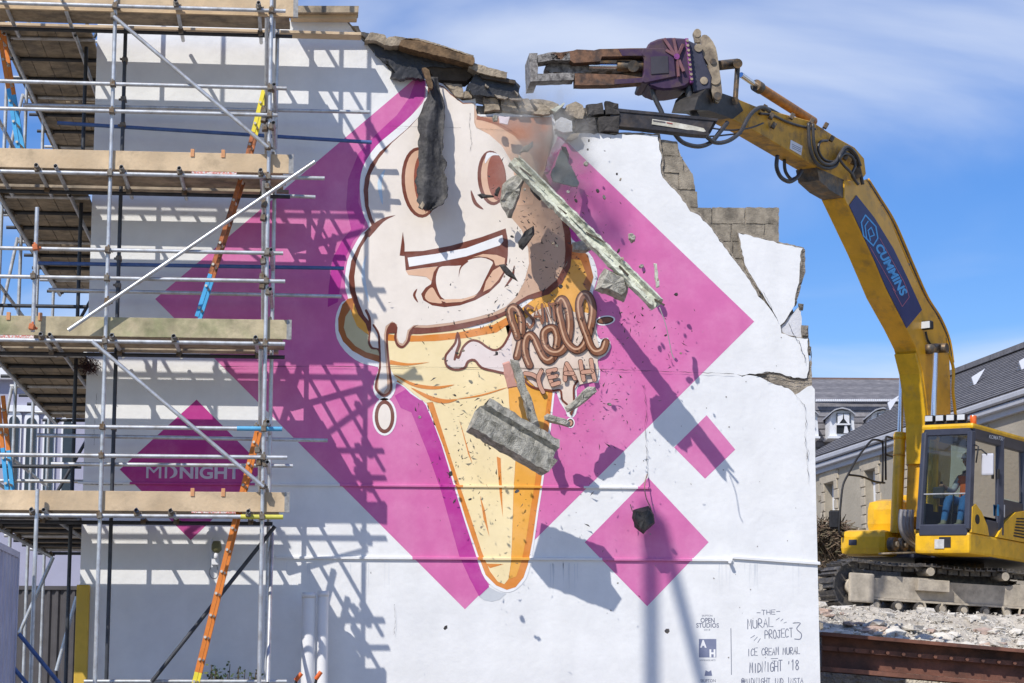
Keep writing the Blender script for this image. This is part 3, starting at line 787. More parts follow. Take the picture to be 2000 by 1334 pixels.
hand("MIDNIGHT '18", 1464, 1314, 1562, 19, -.06, 1.6, seed=5)
hand('@MIDNIGHT_IND INSTA', 1448, 1336, 1570, 11, -.01, 1.3, seed=6)

# ------------------------------------------------------------------ string courses, joints, cracks
def strip(name, x0, x1, y, h, dep, m, dy=0.0):
    a, b = P(x0, y, 0), P(x1, y + dy, 0)
    hz = h * 0.00636
    za, zb_ = a.z, b.z if dy else a.z
    v = []
    for x, z in ((a.x, za), (b.x, zb_)):
        v += [(x, -0.0005, z + hz / 2 + dep * .35), (x, -dep, z + hz / 2), (x, -dep, z - hz / 2), (x, -0.0005, z - hz / 2)]
    f = [(0, 1, 5, 4), (1, 2, 6, 5), (2, 3, 7, 6), (3, 0, 4, 7), (0, 3, 2, 1), (4, 5, 6, 7)]
    return child(name, mesh(name, v, f), m, wall)
segs = [(540, 806, WHITE), (806, 933, PINK), (933, 943, ORNG), (943, 998, CONE), (998, 1034, GOLD), (1034, 1175, WHITE), (1175, 1350, PINK), (1350, 1428, WHITE)]
zc0 = P(700, 1090, 0).z
def strip_z(name, x0, x1, z, h, dep, m):
    a, b = P(x0, 1000, 0).x, P(x1, 1000, 0).x
    v = []
    for x in (a, b):
        v += [(x, -0.0005, z + h / 2 + dep * .3), (x, -dep, z + h / 2), (x, -dep, z - h / 2), (x, -0.0005, z - h / 2)]
    f = [(0, 4, 5, 1), (1, 5, 6, 2), (2, 6, 7, 3), (3, 7, 4, 0), (0, 1, 2, 3), (4, 7, 6, 5)]
    return child(name, mesh(name, v, f), m, wall)
for a, b, m in segs: strip_z('string_course', a, b, zc0, 0.026, 0.030, m)
strip('string_course', 1430, 1601, 1089, 4.5, 0.030, WHITE, dy=12)
tube('pipe_end', P(1425.5, 1097, 0.02), P(1425.5, 1097, -0.09), 0.022, WHITE, wall)
zc1 = P(900, 950, 0).z
for a, b, m in ((150, 252, WHITE), (252, 497, paint(190, 62, 148)), (497, 663, WHITE), (663, 858, PINK), (858, 889, DPINK), (889, 904, ORNG), (904, 1004, CONE), (1004, 1058, GOLD), (1058, 1140, PINK), (1140, 1246, WHITE), (1246, 1270, PINK)):
    strip_z('band_ledge', a, b, zc1, 0.022, 0.026, m)
zc2 = P(940, 718, 0).z
DARKL = mat('crack_dark', (0.05, 0.045, 0.045), rough=1, var=.3)
def crack(pts, w, seed, amp=1.2):
    pp = rough(pts, 5, amp, False, seed)
    rr = random.Random(seed)
    ribbon('crack', pp, w, 0, DARKL, n=1, taper=lambda t: .55 + .45 * math.sin(t * 40 + seed), y0=-0.0235)
crack([(430, 716), (660, 716), (940, 718.5), (1173, 721.5)], 1.1, 20, .3)
crack([(1173, 721.5), (1433, 730.5)], 1.0, 1, .6)
crack(ZF([(605, 740), (625, 960), (612, 1030), (628, 1300)]) + ZG([(628, 120), (632, 260), (608, 320)]), 1.0, 2)
crack(ZF([(1742, 815), (1810, 890), (1825, 1010), (1812, 1130), (1832, 1300)]) + ZG([(1835, 60), (1828, 180), (1840, 260), (1838, 330)]), .9, 3)
crack(ZF([(1690, 275), (1720, 350), (1775, 430), (1785, 480), (1810, 520), (1814, 575)]), 1.6, 4)
crack(ZF([(1500, 40), (1530, 90), (1560, 160), (1610, 262)]), .8, 5)
crack(ZF([(1440, 662), (1540, 640), (1640, 660), (1730, 690), (1828, 690)]), 2.2, 6)
crack(ZF([(1530, 712), (1600, 700), (1660, 705), (1720, 716), (1860, 690)]), 1.4, 7)
crack(ZA([(1110, 405), (1105, 500), (1125, 640), (1110, 700)]), .7, 8)
crack(ZF([(370, 380), (400, 400), (440, 395)]), .6, 9)
crack([(190, 768), (186, 810), (184, 870)], .7, 11)
crack([(640, 947), (700, 949)], 1.0, 12, .4)
crack([(165, 946), (240, 947)], 1.2, 13, .4); crack([(500, 946), (640, 948)], .9, 14, .3)
crack([(770, 1180), (772, 1210), (769, 1240)], .7, 15)
crack([(930, 252), (1000, 256)], .5, 16, .4); crack([(760, 247), (900, 250)], .5, 17, .3)
# faint run marks below the mouldings
tr_ = random.Random(12)
OFFW = [paint(222, 226, 234), paint(228, 230, 232), paint(216, 222, 232)]
for k in range(34):
    x = tr_.choice((tr_.uniform(1060, 1170), tr_.uniform(1390, 1590), tr_.uniform(560, 790)))
    y = 1098 + tr_.uniform(0, 4); l = tr_.uniform(14, 60)
    ribbon('run_mark', [(x, y), (x + tr_.uniform(-1, 1), y + l * .5), (x + tr_.uniform(-1.5, 1.5), y + l)], tr_.uniform(.8, 2.2), .5, OFFW[2 if k % 3 else 0], n=3, taper=tp_out)
# rust streaks and knocks in the paint (with shapes of their own)
rk = random.Random(5)
KN = mat('paint_knock', (0.30, 0.28, 0.26), rough=1)
for k in range(46):
    x, y = rk.uniform(1120, 1560), rk.uniform(640, 1300)
    if 1050 < x < 1590:
        s = rk.uniform(.5, 1.6)
        fill('paint_knock', ell(x, y, s, s * rk.uniform(.6, 1.5), rk.uniform(0, 180), 6), 1.4, KN)
# ------------------------------------------------------------------ scaffold in front of the wall
YF, YI = -1.57, -0.55
TR = 0.0242
BOARD = mat('scaffold_board', (0.66, 0.50, 0.32), rough=.85, var=.28, scale=5, bump=.5, bscale=22, dist=.01, col2=(0.50, 0.37, 0.23), mscale=2.5, streak=.06)
BOARDG = mat('weathered_board', (0.46, 0.39, 0.25), rough=.88, var=.3, scale=4, bump=.5, bscale=22, dist=.01, col2=(0.30, 0.29, 0.16), mscale=1.6)
BOARDU = mat('board_grey', (0.40, 0.32, 0.22), rough=.88, var=.3, scale=5, bump=.5, bscale=20, dist=.01, col2=(0.22, 0.185, 0.14))
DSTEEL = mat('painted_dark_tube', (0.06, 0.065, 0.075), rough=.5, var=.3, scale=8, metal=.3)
YELLT = mat('yellow_tube', (0.62, 0.58, 0.10), rough=.5, var=.15, scale=12)
BLUET = mat('blue_tube', (0.10, 0.38, 0.62), rough=.5, var=.15, scale=12)
NAVYT = mat('navy_tube', (0.07, 0.13, 0.30), rough=.5, var=.2, scale=9)
CLAMP = mat('forged_coupler', (0.22, 0.20, 0.17), rough=.6, var=.35, scale=20, metal=.5, col2=(0.16, 0.10, 0.05))
REDC = mat('orange_coupler', (0.55, 0.16, 0.06), rough=.6, var=.25, scale=20)
X1, X2 = -2.375, -0.518
scaf = thing('scaffold', 'tube and board scaffold with four boarded lifts across the front of the white wall', 'scaffold', (-1.5, -1.05, 0))
def clamp_mesh():
    bm = bmesh.new()
    for (x0, x1, y0, y1, z0, z1) in ((-.034, .034, -.034, .034, -.03, .03), (-.03, .03, -.095, -.03, -.034, .034), (.03, .062, -.012, .012, -.014, .014), (-.012, .012, -.05, -.035, .03, .066)):
        r = bmesh.ops.create_cube(bm, size=1)
        for v in r['verts']:
            v.co = Vector(((x0 + x1) / 2 + v.co.x * (x1 - x0), (y0 + y1) / 2 + v.co.y * (y1 - y0), (z0 + z1) / 2 + v.co.z * (z1 - z0)))
    bmesh.ops.bevel(bm, geom=list(bm.edges), offset=.006, segments=1, affect='EDGES')
    return bmesh_to('coupler', bm)
CLM = {}
def clamp(p, parent, m=CLAMP, flip=False):
    if m.name not in CLM:
        me = clamp_mesh(); me.materials.append(m); CLM[m.name] = me
    mw = Matrix.Translation(Vector(p)) @ Matrix.Rotation(math.pi if flip else 0, 4, 'Z') @ Matrix.Rotation(random.uniform(-.2, .2), 4, 'Y')
    return child('coupler', CLM[m.name], None, parent, mw)
def ledger(nm, px0, px1, py, pxm, Y, m=STEEL, parent=scaf, r=TR, xl=None):
    """tube along the wall at the height measured at pixel (pxm, py)"""
    z = P(pxm, py, Y).z
    a = P(px0, py, Y).x if xl is None else xl
    b = P(px1, py, Y).x
    tube(nm, (a, Y, z), (b, Y, z), r, m, parent, hollow=True)
    return z
XL = -4.3
YFO = YF - 0.052      # ledgers and rails sit outside the standards
# standards
TOPZ = 12.05
tube('standard', (X1, YF, 0.02), (X1, YF, TOPZ), TR, STEEL, scaf, True)
tube('standard', (X2, YF, 0.02), (X2, YF, TOPZ), TR, STEEL, scaf, True)
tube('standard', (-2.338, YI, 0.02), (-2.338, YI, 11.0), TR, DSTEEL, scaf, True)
tube('standard', (-0.46, YI, 0.02), (-0.46, YI, 11.2), TR, STEEL, scaf, True)
tube('standard', (-0.50, -1.09, 9.6), (-0.50, -1.09, 11.9), TR, STEEL, scaf, True)
tube('standard', (X1 - 1.85, YF, 0.02), (X1 - 1.85, YF, TOPZ), TR, STEEL, scaf, True)
z62 = P(73, 955, YF)
tube('standard', (P(62, 1334, YF).x, YF - .1, 0.02), (P(62, 1334, YF).x, YF - .1, P(73, 957, YF).z), TR, STEEL, scaf, True)
a, b = P(70, 405, YFO - .05), P(64, 648, YFO - .05)
tube('puncheon', (b.x, YFO - .05, b.z), (b.x, YFO - .05, a.z), TR, STEEL, scaf, True)
ZLV = []
lv_l = [(14, 300), (341, 300), (668, 300), (1008, 300)]
ends_l = [(528, 558), (634, 634), (557, 557), (480, 552)]
for k, (py, pm) in enumerate(lv_l):
    z = ledger('ledger', 0, ends_l[k][1], py, pm, YFO, xl=XL)
    ZLV.append(z)
    # inner ledger
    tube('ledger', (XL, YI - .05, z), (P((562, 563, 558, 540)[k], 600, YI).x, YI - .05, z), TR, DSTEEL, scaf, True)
# yellow sleeve end on the lowest ledger, blue end on a rail
tube('sleeve', (P(470, 1008, YFO).x, YFO, ZLV[3]), (P(553, 1008, YFO).x, YFO, ZLV[3]), TR + .003, YELLT, scaf, True)
rails = [(166, 560), (219, 542), (490, 553), (545, 557), (835, 550), (891, 561)]
RZ = []
for py, xe in rails:
    RZ.append(ledger('guard_rail', 0, xe, py, 300, YFO, xl=XL))
tube('sleeve', (P(463, 835, YFO).x, YFO, RZ[4]), (P(551, 835, YFO).x, YFO, RZ[4]), TR + .003, BLUET, scaf, True)
for (xa, ya, xb, yb, m) in ((45, 205, 722, 219, STEEL), (112, 240, 726, 278, NAVYT), (75, 514, 672, 524, NAVYT), (95, 566, 667, 579, STEEL), (72, 850, 640, 860, STEEL), (100, 906, 572, 910, STEEL), (520, 381, 616, 385, STEEL)):
    A, B = P(xa, ya, YI + .05), P(xb, yb, YI + .05)
    tube('inner_rail', A, B, TR, m, scaf, True)
tube('ledger', (P(165, 1330, YI).x, YI - .05, P(165, 1331, YI).z), (P(560, 1332, YI).x, YI - .05, P(165, 1331, YI).z), TR, STEEL, scaf, True)
tube('ledger', (XL, YFO, 1.70), (P(570, 1332, YF).x, YFO, 1.70), TR, STEEL, scaf, True)
# braces
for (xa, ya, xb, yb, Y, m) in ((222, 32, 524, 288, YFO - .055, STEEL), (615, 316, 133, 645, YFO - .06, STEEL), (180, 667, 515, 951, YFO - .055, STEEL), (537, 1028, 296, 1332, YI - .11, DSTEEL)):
    tube('brace', P(xa, ya, Y), P(xb, yb, Y), TR, m, scaf, True)
for (xa, ya, xb, yb, Y) in ((0, 1272, 60, 1345, YF - .35), (37, 1238, 128, 1350, YF - .3)):
    tube('brace', P(xa, ya, Y), P(xb, yb, Y), TR, NAVYT, scaf, True)
# end guard rails, end toe boards and sway braces between the outer and inner rows
for k in range(4):
    z = ZLV[k]
    for dz in (.62, 1.09):
        tube('end_rail', (X2 + .052, YF - .24, z + dz), (X2 + .052, YI + .28, z + dz + .01), TR, STEEL, scaf, True)
        clamp((X2 + .02, YF + .02, z + dz), scaf)
    child('end_toe_board', boxmesh('end_toe_board', X2 + .03, X2 + .067, YF + .07, YI - .03, z + .12, z + .345, .003, 1), BOARDU, scaf)
    if k:
        tube('sway_brace', (X2 - .052, YI + .1, z + .05), (X2 - .052, YF - .1, z + 1.95), TR, STEEL, scaf, True)
tube('sway_brace', (X2 + .10, YF - .1, ZLV[3] - 1.9), (X2 + .10, YI + .1, ZLV[3] - .1), TR, STEEL, scaf, True)
# couplers
for zz in ZLV + RZ:
    for x in (X1, X2):
        clamp((x, YF - .01, zz), scaf)
for zz in RZ + [RZ[0] + .5]:
    clamp((-2.338, YI + .01, zz + .12), scaf, flip=True)
for q in ((524, 288), (222, 34), (210, 590), (522, 366), (200, 685), (513, 950)):
    clamp(P(q[0], q[1], YF - .03), scaf)
clamp(P(70, 485, YFO - .03), scaf, REDC); clamp(P(66, 541, YFO - .03), scaf); clamp(P(63, 640, YFO - .04), scaf, REDC)
for k, (x, y) in enumerate(((520, 218), (520, 235), (522, 252), (519, 512), (517, 542), (517, 560), (508, 880), (510, 905), (506, 836), (519, 427), (521, 400))):
    p = P(x - 5, y, YF + .04); clamp(p, scaf)
# transoms, boards and toe boards of each lift
toe = [(4, 300, 582, BOARD), (312, 300, 573, BOARD), (638, 300, 569, BOARDG), (978, 300, 565, BOARD)]
tr_px = [[(343, 6), (505, 8)], [(72, 288), (237, 330), (350, 331), (509, 334)], [(79, 657), (218, 660), (339, 660), (499, 663)], [(61, 998), (266, 998), (333, 998), (485, 998)]]
for k in range(4):
    z = ZLV[k]
    zt = z + 2 * TR + .012
    for (x, y) in tr_px[k]:
        p = P(x, y, YFO - .12)
        tube('transom', (p.x, YFO - .13, zt - .005), (p.x, -0.12, zt - .005), TR, NAVYT if (k == 3 and x == 266) else STEEL, scaf, True)
        clamp((p.x, YFO + .02, zt - .03), scaf)
        clamp((p.x, YI - .03, zt - .04), scaf)
    for xx in (-3.0, -3.7):
        tube('transom', (xx, YFO - .1, zt - .005), (xx, -0.12, zt - .005), TR, STEEL, scaf, True)
    zb0 = zt + TR
    # four boards between the standards, one inside board by the wall
    xe = P((560, 556, 556, 552)[k], 600, YF).x
    for j in range(4):
        y0 = YF + .045 + j * .229
        child('board', boxmesh('board', XL, xe - random.uniform(0, .06), y0, y0 + .222, zb0, zb0 + .038, .004, 1), BOARDU, scaf)
    xi = P((700, 560, 545, 535)[k], 600, YI).x
    if k != 3:
        child('board', boxmesh('board', XL, xi, YI + .085, YI + .305, zb0, zb0 + .038, .004, 1), BOARDU if k else BOARD, scaf)
    else:
        child('board', boxmesh('board', XL, xi, YI + .085, YI + .305, zb0 + .001, zb0 + .038, .004, 1), BOARDU, scaf)
    # toe board on the outside face
    py, pm, xr, m = toe[k]
    zc = P(pm, py, YF - .03).z
    child('toe_board', boxmesh('toe_board', XL, P(xr, py, YF).x, YF + .027, YF + .064, zc - .115, zc + .115, .003, 1), m, scaf)
    xe_ = P(xr, py, YF).x
    box('end_band', xe_ - .055, xe_ + .003, YF + .024, YF + .067, zc - .118, zc + .118, mat('band_steel', (.34, .33, .31), metal=.4, rough=.5, var=.3, scale=20), scaf)
    # small red board clips over the toe board
    for x in ((376, 436) if k in (1, 3) else ((16, 78) if k == 2 else ())):
        p = P(x, py - 26, YF)
        box('board_clip', p.x - .022, p.x + .022, YF + .015, YF + .076, zc + .06, zc + .155, mat('clip_orange', (0.62, 0.30, 0.14), var=.15, scale=20), scaf, .004)
# red and white chequer netting strip hanging under two lifts
NET = mat('red_white_netting', (0.62, 0.20, 0.16), rough=.8, var=.4, scale=60, col2=(0.75, 0.7, 0.66), mix=(.45, .55), mscale=45)
for (x0, x1, y0, y1) in ((374, 462, 331, 341), (374, 460, 995, 1003), (0, 66, 652, 662)):
    slab('netting', [(x0, y0), (x1, y0 + 1), (x1, y1), (x0, y1 - 1)], YF + .03, YF + .04, NET, scaf)
# long fascia plank sticking out past the top lift beside the wall
slab('end_plank', [(560, 11), (701, 11.5), (700, 24), (562, 24)], -0.30, -0.06, BOARDU, scaf)
slab('end_plank', [(566, 24.3), (699, 24.3), (697, 37), (568, 36)], -0.20, -0.05, BOARD, scaf)
for k in range(3):
    box('base_plate', X1 - .08 + k * 1.857 if k < 2 else X1 - 1.93, X1 + .08 + k * 1.857 if k < 2 else X1 - 1.77, YF - .08, YF + .08, 0.006, .02, DSTEEL, scaf)

# ------------------------------------------------------------------ return scaffold along the side of the building
ret = thing('side_scaffold', 'darker return of the scaffold running back along the left side of the building', 'scaffold', (-3.4, 3.5, 0))
XR0, XR1 = -3.93, -2.80
ys = (0.45, 2.35, 4.25, 6.2)
for x in (XR0 + .02, XR1 - .12):
    for y in ys:
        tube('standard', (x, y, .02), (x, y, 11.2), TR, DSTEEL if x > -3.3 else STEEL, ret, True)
for k in range(4):
    z = ZLV[k] + .03
    for x in (XR0 + .075, XR1 - .18):
        tube('ledger', (x, -0.3, z), (x, 6.6, z), TR, STEEL, ret, True)
    for j in range(8):
        y = 0.05 + j * .93
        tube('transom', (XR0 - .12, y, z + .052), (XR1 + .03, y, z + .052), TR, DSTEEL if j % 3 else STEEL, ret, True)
        clamp((XR0 + .075, y, z + .03), ret)
    for j in range(5):
        x0 = XR0 + .01 + j * .2255
        for yy0, yy1 in ((-.25, 3.15), (3.17, 6.5)):
            child('board', boxmesh('board', x0, x0 + .219, yy0, yy1 + random.uniform(-.04, .04), z + .078, z + .116, .004, 1), BOARDU, ret)
    child('toe_board', boxmesh('toe_board', XR0 - .045, XR0 - .008, -.25, 6.5, z + .12, z + .345, .003, 1), BOARDU, ret)
    for dz in (.62, 1.08):
        tube('guard_rail', (XR0 - .032, -0.5, z + dz), (XR0 - .032, 6.7, z + dz), TR, STEEL, ret, True)
    for j in range(3):
        tube('cross_rail', (XR0 - .5, ys[j] + .06, z + .75), (XR1 - .02, ys[j] + .06, z + .75), TR, STEEL if j else DSTEEL, ret, True)
    tube('brace', (XR0 - .03, ys[0], z + .1), (XR0 - .03, ys[1], z + 2.0), TR, STEEL, ret, True)
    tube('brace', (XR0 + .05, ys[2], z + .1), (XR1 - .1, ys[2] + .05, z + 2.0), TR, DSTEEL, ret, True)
# base lift raking tubes under the return
tube('brace', P(110, 1310, 1.2), P(150, 1165, 1.2), TR, STEEL, ret, True)
tube('brace', P(38, 1236, 0.9), P(104, 1088, 0.9), TR, STEEL, ret, True)

# ------------------------------------------------------------------ pole ladders
def ladder(name, label, a, b, w, m_hi, m_lo, split, rungs=None):
    """two stiles and round rungs from a (top) to b (bottom); colour changes at fraction split"""
    t = thing(name, label, 'ladder', (b.x, b.y, b.z), 'ladders between the scaffold lifts')
    d = (b - a); L = d.length; dn = d.normalized()
    side = Vector((-.10, -.99, 0)); side = (side - dn * side.dot(dn)).normalized()
    nrm = dn.cross(side)
    for s in (-1, 1):
        for (f0, f1, m) in ((0, split, m_hi), (split, 1, m_lo)):
            if f1 - f0 < .01: continue
            p0 = a + d * f0 + side * (s * w / 2); p1 = a + d * f1 + side * (s * w / 2)
            v = []
            for p in (p0, p1):
                for (u, q) in ((-.018, -.024), (.018, -.024), (.018, .024), (-.018, .024)):
                    v.append(p + side * u + nrm * q)
            f = [(0, 1, 2, 3), (7, 6, 5, 4)] + [(i, i + 4, (i + 1) % 4 + 4, (i + 1) % 4) for i in range(4)]
            me = mesh('stile', v, f)
            child('stile', me, m, t)
    n = int(L / .254)
    for i in range(n):
        p = a + d * ((i + .6) / n)
        tube('rung', p - side * (w / 2 + .04), p + side * (w / 2 + .04), .016, mat('rung_alloy', (.55, .52, .46), metal=.3, var=.2, scale=20), t)
    return t
ORG = mat('orange_stile', (0.66, 0.20, 0.03), rough=.55, var=.12, scale=8, bump=.1, bscale=30)
BLU = mat('blue_stile', (0.06, 0.36, 0.68), rough=.55, var=.12, scale=8)
YLW = mat('yellow_stile', (0.80, 0.66, 0.05), rough=.5, var=.1, scale=8)
OLD = mat('worn_orange_stile', (0.46, 0.15, 0.05), rough=.7, var=.3, scale=12, col2=(0.12, 0.06, 0.04), mscale=9)
ladder('pole_ladder', 'bright orange ladder rising from the ground to the lowest scaffold lift, yellow at its foot', P(505, 842, -1.30), P(368, 1392, -1.30), .26, ORG, YLW, .86)
ladder('pole_ladder', 'worn orange ladder with a blue lower end between the two middle lifts', P(480, 330, -1.05), P(387, 622, -1.05), .22, OLD, BLU, .72)
ladder('pole_ladder', 'yellow topped worn ladder just below the top lift', P(517, 182, -1.05), P(476, 345, -1.05), .22, YLW, OLD, .5)
ladder('pole_ladder', 'orange and blue ladder cut by the left edge near the top lift', P(2, 60, -0.4), P(42, 300, -0.4), .30, ORG, BLU, .5)
ladder('pole_ladder', 'orange and blue ladder cut by the left edge beside the lowest lift', P(0, 770, -0.4), P(20, 966, -0.4), .30, ORG, BLU, .55)
# ------------------------------------------------------------------ broken roof edge
FELT = mat('bitumen_felt', (0.028, 0.027, 0.028), rough=.42, var=.4, scale=9, bump=.5, bscale=14, dist=.03, spec=.5)
TIMB = mat('old_timber', (0.20, 0.125, 0.065), rough=.85, var=.35, scale=8, bump=.5, bscale=24, col2=(0.085, 0.055, 0.03), mscale=5)
DTIMB = mat('dark_timber', (0.075, 0.058, 0.042), rough=.88, var=.35, scale=7, bump=.4, bscale=20)
CONC = mat('broken_concrete', (0.42, 0.40, 0.34), rough=.95, var=.35, scale=16, bump=1.0, bscale=70, dist=.02, col2=(0.22, 0.21, 0.17), mscale=9)
PALEW = mat('pale_painted_timber', (0.56, 0.58, 0.47), rough=.8, var=.25, scale=12, bump=.6, bscale=30, col2=(0.30, 0.28, 0.21), mix=(.5, .66), mscale=9)
SLATE = mat('blue_slate', (0.20, 0.225, 0.225), rough=.7, var=.18, scale=10, bump=.4, bscale=26)
BLACKB = mat('tarred_fragment', (0.045, 0.042, 0.04), rough=.7, var=.35, scale=14, bump=.5, bscale=30)
roofe = thing('broken_roof_edge', 'sagging broken roof verge of stone copings and black felt on top of the wall', 'roof', tuple(P(870, 170, .1)))
slab('coping_stone', ZR([(190, 345), (255, 255), (330, 262), (425, 285), (448, 330), (420, 398), (330, 352), (260, 345)]), -.20, .35, STONE, roofe, rgh=(4, .8, True, 1))
slab('coping_stone', ZR([(418, 400), (455, 312), (540, 296), (668, 320), (610, 345), (582, 402), (500, 408)]), -.26, .35, STONE, roofe, rgh=(4, .8, True, 2))
slab('coping_stone', ZR([(50, 180), (120, 180), (150, 250), (240, 262), (210, 320), (120, 262)]), -.05, .3, STONE, roofe, rgh=(4, .8, True, 3))
slab('verge_board', ZR([(585, 402), (612, 342), (780, 342), (1000, 402), (1220, 472), (1450, 542), (1456, 590), (1432, 628), (1200, 562), (950, 502), (700, 442)]), -.30, .22, TIMB, roofe, rgh=(5, .8, True, 4))
slab('stone_slate', ZR([(660, 318), (790, 338), (1010, 398), (1230, 466), (1440, 536), (1445, 520), (1225, 448), (1005, 376), (800, 320)]), -.18, .5, STONE, roofe, rgh=(3, .6, True, 5))
slab('roof_felt', ZR([(225, 372), (330, 352), (420, 402), (585, 408), (950, 506), (1432, 630), (1382, 662), (900, 646), (880, 800), (700, 730), (622, 782), (482, 772), (502, 722), (480, 640), (330, 522)]), -.06, .30, FELT, roofe, rgh=(5, 1.2, True, 6))
slab('roof_felt', ZR([(440, 560), (620, 640), (780, 660), (860, 790), (740, 770), (600, 795), (500, 770), (540, 700)]), -.16, -.05, FELT, roofe, rgh=(4, 1.6, True, 7))
slab('purlin_end', ZR([(905, 648), (1480, 664), (1400, 780), (1360, 812), (1000, 797)]), -.03, .25, DTIMB, roofe, rgh=(8, .6, True, 8))
slab('coping_stone', ZR([(1382, 652), (1452, 606), (1640, 662), (1830, 712), (1815, 782), (1640, 752), (1500, 716)]), -.24, .34, STONE, roofe, rgh=(4, .8, True, 9))
slab('roof_felt', ZR([(1482, 716), (1640, 745), (1920, 802), (1978, 872), (1962, 950), (2000, 1010), (1900, 1025), (1700, 995), (1420, 965), (1362, 872)]), -.13, .30, FELT, roofe, rgh=(5, 1.4, True, 10))
slab('roof_batten', ZR([(1500, 735), (1925, 812), (1915, 842), (1540, 775)]), -.20, -.12, DTIMB, roofe, rgh=(8, .6, True, 11))
for k, q in enumerate(([(1575, 845), (1620, 880), (1600, 890), (1570, 865)], [(1680, 965), (1840, 1000), (1800, 1020), (1720, 1005)], [(1910, 918), (1960, 960), (1945, 980)], [(1850, 1010), (1995, 1010), (1990, 1036), (1870, 1030)])):
    slab('loose_mortar', ZR(q), -.19 - .003 * k, -.14, MORTAR, roofe, rgh=(4, .5, True, 12 + k))
# steel channel left sticking out of the wall head
chan = thing('steel_channel', 'dark steel channel sticking out of the broken wall head towards the boom', 'beam', tuple(P(1212, 230, .1)))
SCH = mat('dirty_black_steel', (0.045, 0.043, 0.048), rough=.55, var=.4, scale=7, metal=.3, bump=.2, bscale=20, col2=(0.10, 0.075, 0.055), mix=(.5, .75), mscale=4)
slab('web', ZE([(640, 52), (1318, 118), (1276, 198), (640, 140)]), -.045, -.025, SCH, chan)
slab('top_flange', ZE([(640, 33), (1345, 105), (1336, 120), (640, 54)]), -.06, .12, SCH, chan, rgh=(14, .3, True, 1))
slab('bottom_flange', ZE([(640, 138), (1000, 172), (1180, 180), (1290, 200), (1272, 212), (1180, 206), (1000, 184), (640, 148)]), -.06, .12, SCH, chan, rgh=(14, .3, True, 2))
slab('stiffener', ZE([(1300, 104), (1345, 106), (1290, 204), (1250, 198)]), .02, .11, SCH, chan)
slab('paper_label', ZE([(914, 108), (1050, 128), (1180, 152), (1248, 168), (1262, 188), (1235, 194), (1080, 168), (910, 142)]), -.056, -.047, mat('dirty_label', (.62, .60, .52), var=.2, scale=9, col2=(.45, .42, .34), mscale=5), chan)
slab('label_print', ZE([(918, 114), (1000, 126), (998, 133), (918, 121)]), -.062, -.058, mat('label_ink', (.10, .09, .10)), chan)
slab('label_print', ZE([(1006, 128), (1046, 135), (1044, 142), (1006, 134)]), -.062, -.058, mat('label_red', (.35, .08, .07)), chan)
# lumps beside the channel on the wall head
for k, (q, m) in enumerate(((ZE([(130, 70), (170, 48), (240, 60), (250, 72), (200, 82)]), STONE), (ZE([(250, 45), (345, 0), (340, 12), (285, 60)]), PALEW), (ZE([(285, 120), (320, 95), (390, 120), (394, 190), (330, 195), (280, 170)]), mat('white_render_lump', (.72, .72, .72), var=.1, scale=8, bump=.6, bscale=30)), (ZE([(380, 205), (440, 198), (430, 225), (380, 245), (355, 240)]), STONE))):
    t = slab('wall_head_rubble', q, -.10, .03, m, wall, rgh=(4, .8, True, 30 + k))

# ------------------------------------------------------------------ hanging felt strip
strip_t = thing('hanging_felt_strip', 'long black strip of roofing felt hanging over the left painted eye', 'felt', tuple(P(845, 160, -.12)))
fl_c = [(845, 150, 9), (849, 180, 10), (848, 205, 18), (843, 232, 22), (841, 262, 21), (842, 295, 21), (843, 330, 24), (843, 360, 26), (844, 385, 25), (840, 400, 20), (834, 410, 9)]
fc = sm(fl_c, 5)
v, f = [], []
nc = 19
nr0 = len(fc)
for i, (x, y, hw) in enumerate(fc):
    for j in range(nc):
        u = j / (nc - 1) * 2 - 1
        fold = .045 * math.cos(u * 3.1 + i * .04) + .03 * noise.noise(Vector((u * 2.4, i * .12, 3))) + .02 * noise.noise(Vector((u * 6, i * .4, 8)))
        gap = .16 + .22 * i / len(fc)
        e = 1 + (.22 * noise.noise(Vector((0 if j < 6 else 9, i * .37, 7))) if j in (0, 1, nc - 2, nc - 1) else 0)
        p = P(x + u * hw * e * 1.16, y + ((i - nr0 + 9) * 1.6 * noise.noise(Vector((j * .8, 0, 1))) if i > nr0 - 9 else 0), -gap - fold)
        v.append(p)
nr = len(fc)
for i in range(nr - 1):
    for j in range(nc - 1):
        a = i * nc + j
        f.append((a, a + 1, a + nc + 1, a + nc))
n0 = len(v)
v += [p + Vector((0, .012, 0)) for p in v]
f += [tuple(n0 + i for i in reversed(q)) for q in list(f)]
rim = [j for j in range(nc)] + [i * nc + nc - 1 for i in range(1, nr)] + [(nr - 1) * nc + j for j in range(nc - 2, -1, -1)] + [i * nc for i in range(nr - 2, 0, -1)]
for a, b in zip(rim, rim[1:] + rim[:1]): f.append((b, a, a + n0, b + n0))
child('felt_sheet', mesh('felt_sheet', v, f, True), mat('hanging_felt', (0.05, 0.048, 0.049), rough=.62, var=.5, scale=6, bump=.6, bscale=26, spec=.3, col2=(0.12, 0.112, 0.10), mix=(.5, .75), mscale=4), strip_t)
slab('batten', ZA([(735, 52), (760, 45), (792, 66), (822, 190), (815, 212), (790, 205)]), -.34, -.26, TIMB, strip_t, rgh=(6, .5, True, 3))
chunk('lath_end', ZA([(715, 1130), (740, 1090), (760, 1120), (735, 1160)]), -.42, .04, STONE, strip_t, seed=4)

